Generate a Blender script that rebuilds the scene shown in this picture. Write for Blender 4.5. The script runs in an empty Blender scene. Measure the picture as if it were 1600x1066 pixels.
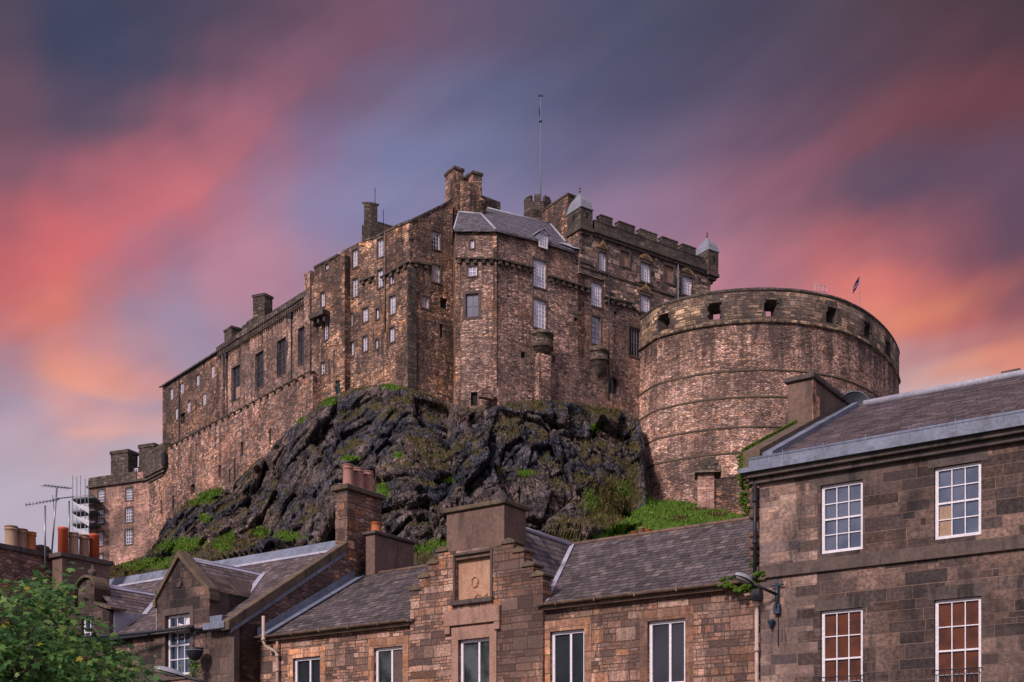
import bpy, bmesh, math, random
import numpy as np
from mathutils import Vector, Matrix
from mathutils.geometry import tessellate_polygon
random.seed(7); rng = np.random.default_rng(7)
C = bpy.context.scene.collection
SC = bpy.context.scene

# ------------------------------------------------------------------ camera
FPX, CX, HY, CZ = 1900.0, 800.0, 1261.0, 1.7      # focal length, centre and horizon in units of the 1600 px wide picture
cam = bpy.data.cameras.new('camera'); cam_o = bpy.data.objects.new('camera', cam); C.objects.link(cam_o)
cam_o.location = (0, 0, CZ); cam_o.rotation_euler = (math.radians(90), 0, 0)
cam.sensor_width = 36; cam.lens = 36 * FPX / 1600; cam.shift_y = (HY - 533) / 1600
cam.clip_start = 0.5; cam.clip_end = 6000
SC.camera = cam_o
SC.view_settings.view_transform = 'Standard'; SC.view_settings.look = 'None'
SC.view_settings.exposure = 0.0; SC.view_settings.gamma = 1.0
SC.cycles.max_bounces = 5; SC.cycles.diffuse_bounces = 3; SC.cycles.glossy_bounces = 3

SUN_EL, SUN_AZ = math.radians(34), math.radians(-143)   # azimuth measured from +Y towards +X
def lin(c): return tuple(((v / 255) / 12.92 if v / 255 <= 0.04045 else ((v / 255 + 0.055) / 1.055) ** 2.4) for v in c)

# ------------------------------------------------------------------ node helper
class NT:
    def __init__(s, nt): s.nt = nt; s.nt.nodes.clear()
    def n(s, typ, ins=None, **kw):
        nd = s.nt.nodes.new(typ)
        for k, v in kw.items(): setattr(nd, k, v)
        if ins:
            for k, v in ins.items():
                sock = nd.inputs[k]
                if hasattr(v, 'is_output'): s.nt.links.new(v, sock)
                else: sock.default_value = v
        return nd
    def math(s, op, a, b=0.0, c=0.0, clamp=False):
        return s.n('ShaderNodeMath', {0: a, 1: b, 2: c}, operation=op, use_clamp=clamp).outputs[0]
    def mixc(s, fac, a, b, mode='MIX'):
        nd = s.n('ShaderNodeMix', {0: fac}, data_type='RGBA', blend_type=mode)
        for k, v in ((6, a), (7, b)):
            if hasattr(v, 'is_output'): s.nt.links.new(v, nd.inputs[k])
            else: nd.inputs[k].default_value = tuple(v)[:3] + (1,)
        return nd.outputs[2]
    def ramp(s, fac, stops, interp='LINEAR'):
        nd = s.n('ShaderNodeValToRGB', {0: fac}); cr = nd.color_ramp; cr.interpolation = interp
        while len(cr.elements) < len(stops): cr.elements.new(0.5)
        for i, (p, c) in enumerate(sorted(stops, key=lambda q: q[0])):
            cr.elements[i].position = p
            cr.elements[i].color = (c, c, c, 1) if isinstance(c, (int, float)) else tuple(c)[:3] + (1,)
        return nd.outputs[0]
    def maprange(s, v, a, b, c=0.0, d=1.0, smooth=True):
        return s.n('ShaderNodeMapRange', {0: v, 1: a, 2: b, 3: c, 4: d}, interpolation_type='SMOOTHSTEP' if smooth else 'LINEAR').outputs[0]
    def mapping(s, v, scale=(1, 1, 1), loc=(0, 0, 0), rot=(0, 0, 0)):
        return s.n('ShaderNodeMapping', {'Vector': v, 'Scale': scale, 'Location': loc, 'Rotation': rot}).outputs[0]
    def noise(s, v, scale, detail=4, rough=0.55, out=0, dist=0.0):
        return s.n('ShaderNodeTexNoise', {'Vector': v, 'Scale': scale, 'Detail': detail, 'Roughness': rough, 'Distortion': dist}).outputs[out]

# ------------------------------------------------------------------ sky: dusk clouds as a function of direction only
def make_world():
    w = bpy.data.worlds.new('World'); SC.world = w; w.use_nodes = True
    T = NT(w.node_tree)
    cols = [0, 100, 200, 300, 400, 500, 600, 700, 800, 900, 1000, 1100, 1200, 1300, 1400, 1500, 1600]
    tab = {
      0:   [(80,64,84),(50,58,84),(56,60,88),(74,64,88),(88,68,90),(104,72,92),(124,82,103),(118,80,102),(98,72,96),(82,76,102),(70,72,98),(64,66,92),(74,65,86),(78,62,78),(80,55,68),(72,48,58),(58,39,48)],
      100: [(90,70,88),(56,60,90),(62,66,96),(86,70,92),(104,76,96),(126,84,104),(124,92,115),(97,90,122),(85,86,120),(75,80,110),(72,75,105),(76,72,98),(82,68,92),(82,62,82),(86,58,72),(90,54,66),(84,52,60)],
      200: [(122,80,94),(100,76,98),(104,80,100),(140,88,106),(176,102,120),(134,106,138),(110,116,156),(106,114,152),(98,104,140),(92,90,124),(95,86,116),(100,82,110),(95,75,100),(104,68,86),(114,66,76),(116,62,70),(118,62,70)],
      300: [(136,88,106),(166,95,110),(196,106,116),(206,110,122),(166,120,146),(122,124,166),(124,128,170),(128,128,168),(126,124,160),(130,113,146),(134,116,148),(140,106,132),(142,92,110),(116,80,100),(102,76,98),(98,74,98),(86,74,102)],
      400: [(178,92,98),(222,106,106),(206,116,128),(172,118,140),(186,128,148),(166,136,166),(150,140,175),(150,136,166),(150,130,160),(164,126,152),(170,122,146),(184,122,142),(172,112,128),(206,114,114),(172,98,106),(140,80,92),(104,68,86)],
      450: [(196,98,100),(232,120,110),(190,124,136),(166,128,152),(196,132,148),(178,138,162),(160,140,170),(160,138,164),(160,132,160),(170,128,150),(180,124,144),(192,126,142),(182,120,134),(214,118,116),(222,120,106),(186,98,98),(124,78,92)],
      500: [(206,112,114),(230,130,120),(166,130,150),(160,138,166),(188,142,158),(176,142,166),(170,142,168),(170,142,162),(170,138,160),(176,134,152),(186,130,146),(200,132,144),(200,132,140),(214,126,122),(228,128,110),(208,112,102),(150,92,100)],
      550: [(186,130,146),(222,142,136),(186,136,146),(166,146,170),(180,148,166),(176,146,168),(172,146,168),(172,146,166),(172,144,164),(180,142,158),(190,140,152),(200,142,150),(204,146,150),(214,146,144),(204,150,150),(196,132,136),(214,128,112)],
      595: [(172,142,164),(236,152,126),(224,150,138),(186,152,168),(176,150,170),(176,150,170),(174,150,170),(174,150,168),(176,150,168),(184,150,164),(192,150,160),(204,154,160),(208,158,160),(214,164,162),(210,168,170),(218,160,150),(232,152,128)],
      625: [(172,150,172),(186,156,174),(186,154,170),(190,158,172),(176,152,172),(176,152,172),(176,152,172),(176,152,170),(178,152,170),(186,154,168),(196,156,166),(206,160,166),(212,166,168),(216,172,172),(214,178,182),(218,178,176),(226,174,160)],
      655: [(178,158,178),(226,166,158),(224,168,164),(196,166,176),(184,160,178),(180,158,176),(180,158,176),(180,158,174),(182,158,174),(188,160,172),(198,162,172),(206,166,172),(212,172,174),(216,178,178),(216,184,188),(218,184,186),(222,182,174)],
      700: [(186,170,186),(190,170,186),(194,174,188),(196,176,190),(192,174,188),(190,172,188),(190,172,186),(190,172,186),(192,172,186),(196,174,186),(202,176,186),(208,180,188),(212,184,190),(214,188,192),(216,192,196),(216,192,194),(218,190,188)],
      780: [(194,180,196),(198,186,200),(200,188,202),(202,190,202),(200,188,200),(198,186,200),(198,186,198),(198,186,198),(200,186,198),(202,188,198),(206,190,198),(210,192,200),(214,196,202),(216,198,204),(216,200,204),(216,200,204),(216,200,204)],
    }
    rows_py = sorted(tab)
    A = np.array([[lin(c) for c in tab[r]] for r in rows_py])
    def sample(px, py):
        px = min(max(px, 0), 1600); py = min(max(py, 0), 780)
        j = min(int(px // 100), 15); fx = px / 100 - j
        i = max(k for k in range(len(rows_py)) if rows_py[k] <= py or k == 0); i = min(i, len(rows_py) - 2)
        fy = (py - rows_py[i]) / (rows_py[i + 1] - rows_py[i]); fy = min(max(fy, 0), 1)
        return (A[i, j] * (1 - fx) + A[i, j + 1] * fx) * (1 - fy) + (A[i + 1, j] * (1 - fx) + A[i + 1, j + 1] * fx) * fy
    tc = T.n('ShaderNodeTexCoord').outputs['Generated']
    sep = T.n('ShaderNodeSeparateXYZ', {0: tc})
    x, y, z = sep.outputs
    az = T.math('ARCTAN2', x, y)
    hor = T.math('SQRT', T.math('ADD', T.math('MULTIPLY', x, x), T.math('MULTIPLY', y, y)))
    v = T.math('DIVIDE', z, T.math('MAXIMUM', hor, 0.05))
    AZ = math.radians(24)
    comb = T.n('ShaderNodeCombineXYZ', {0: az, 1: v}).outputs[0]
    # soft long streaks of cloud, drawn out along their drift
    rot = T.mapping(comb, (1, 1, 1), rot=(0, 0, math.radians(-36)))          # u now runs along the drift of the clouds
    sc1 = T.mapping(rot, (2.4, 13, 1))
    n1 = T.noise(sc1, 1.0, 3, 0.5); n2 = T.noise(T.mapping(comb, (5, 5, 1), loc=(7, 3, 0)), 1.0, 4, 0.55)
    n3 = T.noise(T.mapping(comb, (2.2, 2.2, 1), loc=(1, 9, 0)), 3.0, 3, 0.5)
    du = T.math('ADD', T.math('MULTIPLY', T.math('SUBTRACT', n2, 0.5), 0.03), T.math('MULTIPLY', T.math('SUBTRACT', n1, 0.5), 0.06))
    dv = T.math('ADD', T.math('MULTIPLY', T.math('SUBTRACT', n3, 0.5), 0.025), T.math('MULTIPLY', T.math('SUBTRACT', n1, 0.5), -0.05))
    u01 = T.math('DIVIDE', T.math('ADD', T.math('ADD', az, du), AZ), 2 * AZ)
    vv = T.math('ADD', v, dv)
    vlev = [(HY - py) / FPX * 0.96 for py in rows_py]
    NS = 27
    col = None
    for r, py in enumerate(rows_py):
        stops = []
        for k in range(NS):
            a = -AZ + 2 * AZ * k / (NS - 1)
            px = CX + FPX * math.tan(a); pyy = HY - vlev[r] / math.cos(a) * FPX
            stops.append((k / (NS - 1), tuple(sample(px, pyy))))
        c = T.ramp(u01, stops, 'EASE')
        if col is None: col = c
        else: col = T.mixc(T.maprange(vv, vlev[r - 1], vlev[r], 0, 1), col, c)
    # the drawn-out bands of lit cloud: a centre line, a colour along it, a soft upper and a harder lower edge
    def band(col, line, upw, dnw, amt):
        us = [(math.atan((x_ - CX) / FPX) + AZ) / (2 * AZ) for x_, y_, c_ in line]
        vc = T.ramp(u01, [(u_, (HY - y_) / FPX * math.cos(math.atan((x_ - CX) / FPX))) for u_, (x_, y_, c_) in zip(us, line)], 'EASE')
        cc = T.ramp(u01, [(u_, lin(c_)) for u_, (x_, y_, c_) in zip(us, line)], 'EASE')
        d = T.math('SUBTRACT', vv, vc)
        m = T.math('MULTIPLY', T.maprange(d, -dnw / FPX, 0.0), T.maprange(d, 0.0, upw / FPX, 1, 0))
        ends = T.math('MULTIPLY', T.maprange(u01, us[0] - 0.001, us[0] + 0.07) if line[0][0] > 0 else 1.0, T.maprange(u01, us[-1] - 0.09, us[-1], 1, 0) if line[-1][0] < 1600 else 1.0)
        return T.mixc(T.math('MULTIPLY', T.math('MULTIPLY', m, ends), amt), col, cc)
    col = band(col, [(-20, 452, (196, 98, 102)), (60, 425, (214, 106, 108)), (130, 392, (220, 108, 108)), (220, 338, (206, 108, 116)), (310, 300, (210, 116, 122)), (355, 262, (196, 110, 120)), (405, 208, (182, 106, 122)), (450, 158, (162, 98, 116)), (505, 108, (142, 92, 110)), (565, 58, (130, 84, 104)), (640, -5, (122, 80, 102)), (700, -60, (110, 76, 98))], 80, 34, 0.68)
    col = band(col, [(1080, 345, (160, 108, 130)), (1160, 305, (148, 94, 114)), (1260, 262, (140, 86, 104)), (1360, 225, (124, 72, 84)), (1475, 188, (116, 62, 70)), (1640, 140, (112, 58, 66))], 60, 44, 0.75)
    col = band(col, [(1150, 425, (196, 124, 138)), (1240, 398, (196, 114, 126)), (1330, 366, (180, 98, 106)), (1430, 330, (140, 82, 96)), (1520, 300, (112, 78, 98))], 22, 50, 0.6)
    col = band(col, [(1290, 520, (218, 140, 128)), (1380, 492, (236, 142, 108)), (1450, 470, (230, 132, 104)), (1540, 440, (184, 102, 98)), (1640, 400, (130, 78, 88))], 46, 34, 0.8)
    col = band(col, [(1380, 612, (226, 172, 160)), (1480, 580, (234, 158, 134)), (1560, 556, (236, 146, 118)), (1640, 530, (220, 130, 110))], 34, 30, 0.7)
    col = band(col, [(30, 590, (206, 150, 150)), (110, 596, (240, 158, 130)), (170, 604, (236, 166, 146)), (250, 622, (190, 158, 172))], 26, 14, 0.8)
    col = band(col, [(20, 652, (196, 162, 172)), (110, 655, (232, 170, 158)), (200, 660, (228, 174, 170)), (300, 668, (196, 168, 180))], 12, 16, 0.75)
    col = band(col, [(-20, 528, (206, 116, 112)), (60, 508, (238, 130, 108)), (130, 482, (236, 128, 112)), (215, 462, (190, 124, 136))], 60, 46, 0.55)
    col = T.mixc(0.13, col, lin((116, 114, 130)))
    col = T.mixc(1.0, col, (1.03, 1.02, 1.02), 'MULTIPLY')
    # fine streaks
    sn = T.noise(T.mapping(rot, (2.2, 16, 1), loc=(3, 5, 0)), 1.0, 3, 0.5)
    col = T.mixc(1.0, col, T.n('ShaderNodeCombineColor', {0: T.maprange(sn, 0.25, 0.75, 0.84, 1.08), 1: T.maprange(sn, 0.25, 0.75, 0.9, 1.07), 2: T.maprange(sn, 0.25, 0.75, 0.93, 1.05)}).outputs[0], 'MULTIPLY')
    # the rest of the sky: pale cloud lit by the last daylight, with the clear sky behind it
    sky = T.n('ShaderNodeTexSky', sky_type='NISHITA', sun_disc=False, sun_elevation=SUN_EL, sun_rotation=SUN_AZ, dust_density=2.0)
    nsk = T.mixc(1.0, sky.outputs[0], (0.09, 0.085, 0.1), 'MULTIPLY')
    cl = T.noise(T.mapping(tc, (3, 3, 6)), 1.3, 5, 0.6)
    back = T.mixc(T.maprange(cl, 0.42, 0.56), T.mixc(0.5, nsk, (0.16, 0.17, 0.26)), (0.68, 0.56, 0.68))
    fwd = T.maprange(y, 0.35, 0.8)
    tot = T.mixc(fwd, back, col)
    up = T.maprange(v, 0.75, 1.6)
    tot = T.mixc(up, tot, (0.50, 0.42, 0.56))
    below = T.maprange(z, -0.06, 0.0)
    tot = T.mixc(below, (0.05, 0.045, 0.045), tot)
    bg = T.n('ShaderNodeBackground', {0: tot, 1: 1.0})
    out = T.n('ShaderNodeOutputWorld', {0: bg.outputs[0]})
make_world()
sun = bpy.data.lights.new('sun', 'SUN'); sun.energy = 3.5; sun.angle = math.radians(9); sun.color = (1.0, 0.85, 0.80)
sun_o = bpy.data.objects.new('sun', sun); C.objects.link(sun_o)
sd = Vector((math.sin(SUN_AZ) * math.cos(SUN_EL), math.cos(SUN_AZ) * math.cos(SUN_EL), math.sin(SUN_EL)))
sun_o.rotation_euler = sd.to_track_quat('Z', 'Y').to_euler(); sun_o.location = sd * 300

# ------------------------------------------------------------------ geometry helpers
def P(px, py, Y): return Vector(((px - CX) / FPX * Y, Y, CZ + (HY - py) / FPX * Y))
class Facade:
    """A vertical wall plane: o + d*t along it (t grows to the right), n points towards the viewer."""
    def __init__(s, o, d):
        s.o = Vector(o); s.d = Vector(d).normalized(); s.n = Vector((s.d.y, -s.d.x))
    @classmethod
    def vp(cls, px, Y, vpx):
        d = Vector((vpx - CX, FPX)); d = d if vpx > CX else -d
        if d.x < 0: d = -d
        return cls(((px - CX) / FPX * Y, Y), d)
    @classmethod
    def two(cls, px0, Y0, px1, Y1):
        a = Vector(((px0 - CX) / FPX * Y0, Y0)); b = Vector(((px1 - CX) / FPX * Y1, Y1)); return cls(a, b - a)
    def off(s, k): return Facade(s.o + s.n * k, s.d)
    def t(s, px):
        k = (px - CX) / FPX
        return (k * s.o.y - s.o.x) / (s.d.x - k * s.d.y)
    def Y(s, px): return s.o.y + s.d.y * s.t(px)
    def z(s, px, py): return CZ + (HY - py) / FPX * s.Y(px)
    def pt(s, t, z, o=0.0):
        q = s.o + s.d * t + s.n * o; return Vector((q.x, q.y, z))
    def px(s, px, py, o=0.0): return s.pt(s.t(px), s.z(px, py), o)

def auto_uv(p, n):
    if abs(n.z) > 0.97: return (p.x, p.y)
    h = Vector((-n.y, n.x, 0)).normalized(); w = n.cross(h)
    if w.z < 0: w = -w
    return (p.dot(h), p.dot(w))
WOFF = {}
class MB:
    def __init__(s): s.v = []; s.f = []; s.uv = []; s.sm = []
    def face(s, pts, uv=None, smooth=False):
        pts = [Vector(p) for p in pts]; b = len(s.v); s.v += pts
        n = Vector((0, 0, 0))
        for i in range(len(pts)):
            a, c = pts[i], pts[(i + 1) % len(pts)]
            n += Vector(((a.y - c.y) * (a.z + c.z), (a.z - c.z) * (a.x + c.x), (a.x - c.x) * (a.y + c.y)))
        if n.length < 1e-9: n = Vector((0, 0, 1))
        n.normalize()
        s.f.append(list(range(b, b + len(pts)))); s.uv.append(uv or [auto_uv(p, n) for p in pts]); s.sm.append(smooth)
    def hexa(s, a, b):
        """a = four bottom points, b = the four points above them."""
        s.face(a[::-1]); s.face(b)
        for i in range(4):
            j = (i + 1) % 4; s.face([a[i], a[j], b[j], b[i]])
    def fbox(s, fa, t0, t1, z0, z1, o0, o1):
        a = [fa.pt(t0, z0, o1), fa.pt(t1, z0, o1), fa.pt(t1, z0, o0), fa.pt(t0, z0, o0)]
        b = [fa.pt(t0, z1, o1), fa.pt(t1, z1, o1), fa.pt(t1, z1, o0), fa.pt(t0, z1, o0)]
        s.hexa(a, b)
    def prism(s, poly, dvec):
        """a flat polygon pushed along dvec"""
        poly = [Vector(p) for p in poly]; q = [p + Vector(dvec) for p in poly]
        s.face(poly); s.face(q[::-1])
        for i in range(len(poly)):
            j = (i + 1) % len(poly); s.face([poly[j], poly[i], q[i], q[j]])
    def tube(s, pts, r, n=8, cap=True):
        pts = [Vector(p) for p in pts]; rings = []
        rr = r if isinstance(r, (list, tuple)) else [r] * len(pts)
        for i, p in enumerate(pts):
            d = (pts[min(i + 1, len(pts) - 1)] - pts[max(i - 1, 0)]).normalized()
            a = d.cross(Vector((0, 0, 1)) if abs(d.z) < 0.9 else Vector((1, 0, 0))).normalized(); b = d.cross(a)
            rings.append([p + (a * math.cos(k * 2 * math.pi / n) + b * math.sin(k * 2 * math.pi / n)) * rr[i] for k in range(n)])
        for i in range(len(rings) - 1):
            for k in range(n):
                j = (k + 1) % n; s.face([rings[i][k], rings[i][j], rings[i + 1][j], rings[i + 1][k]], smooth=True)
        if cap: s.face(rings[0][::-1]); s.face(rings[-1])
    def lathe(s, c, prof, n=16, rot=0.0, smooth=True):
        c = Vector(c); rings = [[c + Vector((r * math.cos(rot + k * 2 * math.pi / n), r * math.sin(rot + k * 2 * math.pi / n), z)) for k in range(n)] for r, z in prof]
        for i in range(len(rings) - 1):
            for k in range(n):
                j = (k + 1) % n
                r = (prof[i][0] + prof[i + 1][0]) / 2; u0 = k * 2 * math.pi / n * r; u1 = (k + 1) * 2 * math.pi / n * r
                s.face([rings[i][k], rings[i][j], rings[i + 1][j], rings[i + 1][k]], [(u0, c.z + prof[i][1]), (u1, c.z + prof[i][1]), (u1, c.z + prof[i + 1][1]), (u0, c.z + prof[i + 1][1])], smooth)
        if prof[0][0] > 1e-3: s.face(rings[0][::-1])
        if prof[-1][0] > 1e-3: s.face(rings[-1])
    def build(s, name, mat, parent=None, loc=None, bevel=0.0):
        me = bpy.data.meshes.new(name)
        off = WOFF.get(parent.name, Vector((0, 0, 0))) if parent else (Vector(loc) if loc is not None else Vector((0, 0, 0)))
        me.from_pydata([tuple(p - off) for p in s.v], [], s.f)
        uvl = me.uv_layers.new(name='UVMap'); fl = [c for u in s.uv for q in u for c in q]
        uvl.data.foreach_set('uv', fl); me.polygons.foreach_set('use_smooth', s.sm)
        bm = bmesh.new(); bm.from_mesh(me)
        bmesh.ops.remove_doubles(bm, verts=bm.verts, dist=0.0008)
        if bevel > 0:
            es = [e for e in bm.edges if len(e.link_faces) == 2 and e.calc_face_angle(0) > 0.6]
            bmesh.ops.bevel(bm, geom=es, offset=bevel, segments=1, affect='EDGES')
        bm.to_mesh(me); bm.free()
        me.materials.append(mat)
        o = bpy.data.objects.new(name, me); C.objects.link(o)
        if parent: o.parent = parent
        elif loc is not None: o.location = off
        WOFF[o.name] = off
        return o
def tag(o, label=None, cat=None, group=None, kind=None):
    if label: o['label'] = label
    if cat: o['category'] = cat
    if group: o['group'] = group
    if kind: o['kind'] = kind
    return o
def thing(name, label, cat, loc, group=None):
    o = bpy.data.objects.new(name, None); C.objects.link(o); o.location = loc; o.empty_display_size = 0.5
    WOFF[o.name] = Vector(loc); return tag(o, label, cat, group)

def wall_face(mb, fa, outline, holes=(), depth=0.3, thick=0.0, open_holes=()):
    """outline: list of (t, z); holes: (t0, t1, z0, z1). Front face with openings, reveals, and the block behind."""
    loops = [[Vector((t, z, 0)) for t, z in outline]]
    for (t0, t1, z0, z1) in holes: loops.append([Vector((t0, z0, 0)), Vector((t1, z0, 0)), Vector((t1, z1, 0)), Vector((t0, z1, 0))])
    flat = [p for l in loops for p in l]
    for tri in tessellate_polygon(loops):
        q = [flat[i] for i in tri]
        if ((q[1] - q[0]).cross(q[2] - q[0])).z < 0: q = q[::-1]
        mb.face([fa.pt(p.x, p.y) for p in q], [(p.x, p.y) for p in q])
    for h in holes:
        t0, t1, z0, z1 = h
        c = [(t0, z0), (t1, z0), (t1, z1), (t0, z1)]
        for i in range(4):
            a, b = c[i], c[(i + 1) % 4]
            u = [(a[0] if a[0] != b[0] else a[0], a[1]), (b[0], b[1]), (b[0] + (depth if a[0] == b[0] else 0), b[1] + (depth if a[1] == b[1] else 0)), (a[0] + (depth if a[0] == b[0] else 0), a[1] + (depth if a[1] == b[1] else 0))]
            mb.face([fa.pt(*a), fa.pt(*b), fa.pt(b[0], b[1], -depth), fa.pt(a[0], a[1], -depth)], u)
    if thick:
        k = len(outline)
        area = sum(outline[i][0] * outline[(i + 1) % k][1] - outline[(i + 1) % k][0] * outline[i][1] for i in range(k))
        ol = outline if area > 0 else outline[::-1]
        for i in range(k):
            a, b = ol[i], ol[(i + 1) % k]
            mb.face([fa.pt(*b), fa.pt(*a), fa.pt(a[0], a[1], -thick), fa.pt(b[0], b[1], -thick)])
        for tri in tessellate_polygon([[Vector((t, z, 0)) for t, z in ol]]):
            mb.face([fa.pt(ol[i][0], ol[i][1], -thick) for i in tri])

def window(parent, fa, rect, cols=2, rows=3, frame=0.1, bar=0.04, recess=0.25, paint=None, glass=None, sill=None, meeting=None, blind=None, dark_in=None, xs=None, name='window'):
    """sash window in an opening: frame and glazing bars one mesh, the pane its child."""
    t0, t1, z0, z1 = rect; e = 0.004
    mb = MB(); o0, o1 = -recess - 0.02, -recess + 0.05
    mb.fbox(fa, t0 + e, t0 + frame, z0 + e, z1 - e, o0, o1); mb.fbox(fa, t1 - frame, t1 - e, z0 + e, z1 - e, o0, o1)
    mb.fbox(fa, t0 + frame, t1 - frame, z0 + e, z0 + frame * 1.1, o0, o1); mb.fbox(fa, t0 + frame, t1 - frame, z1 - frame, z1 - e, o0, o1)
    a0, a1, b0, b1 = t0 + frame, t1 - frame, z0 + frame * 1.1, z1 - frame
    xs_ = xs or [k / cols for k in range(1, cols)]
    zs = [b0 + (b1 - b0) * k / rows for k in range(1, rows)]
    for f in xs_:
        x = a0 + (a1 - a0) * f; mb.fbox(fa, x - bar / 2, x + bar / 2, b0, b1, o0, o1 - 0.012)
    for i, zz in enumerate(zs):
        w = bar * 1.8 if meeting is not None and i == meeting else bar
        mb.fbox(fa, a0, a1, zz - w / 2, zz + w / 2, o0 + 0.003, o1 - 0.006 if w > bar else o1 - 0.016)
    w = mb.build(name, paint or M['white_paint'], parent)
    g = MB(); op = -recess - 0.015
    ex = [0.0] + list(xs_) + [1.0]; ez = [b0] + zs + [b1]
    for i in range(len(ex) - 1):
        for j in range(len(ez) - 1):
            p0, p1, q0, q1 = a0 + (a1 - a0) * ex[i], a0 + (a1 - a0) * ex[i + 1], ez[j], ez[j + 1]
            k_ = min(p1 - p0, 0.5) * 0.03; j1, j2, j3 = (PR.uniform(-k_, k_) for _ in range(3))
            g.face([fa.pt(p0, q0, op), fa.pt(p1, q0, op + j1), fa.pt(p1, q1, op + j1 + j2), fa.pt(p0, q1, op + j2)])
    g.build('pane', glass or M['glass_pale'], w)
    if sill:
        sb = MB(); sb.fbox(fa, t0 - 0.12, t1 + 0.12, z0 - sill, z0 - 0.004, -recess, 0.07); sb.build('sill', M['dressed_grey'], w)
    return w
PR = random.Random(99)
def prect(fa, px0, px1, py0, py1):
    m = (px0 + px1) / 2
    return (fa.t(px0), fa.t(px1), fa.z(m, py1), fa.z(m, py0))

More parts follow.
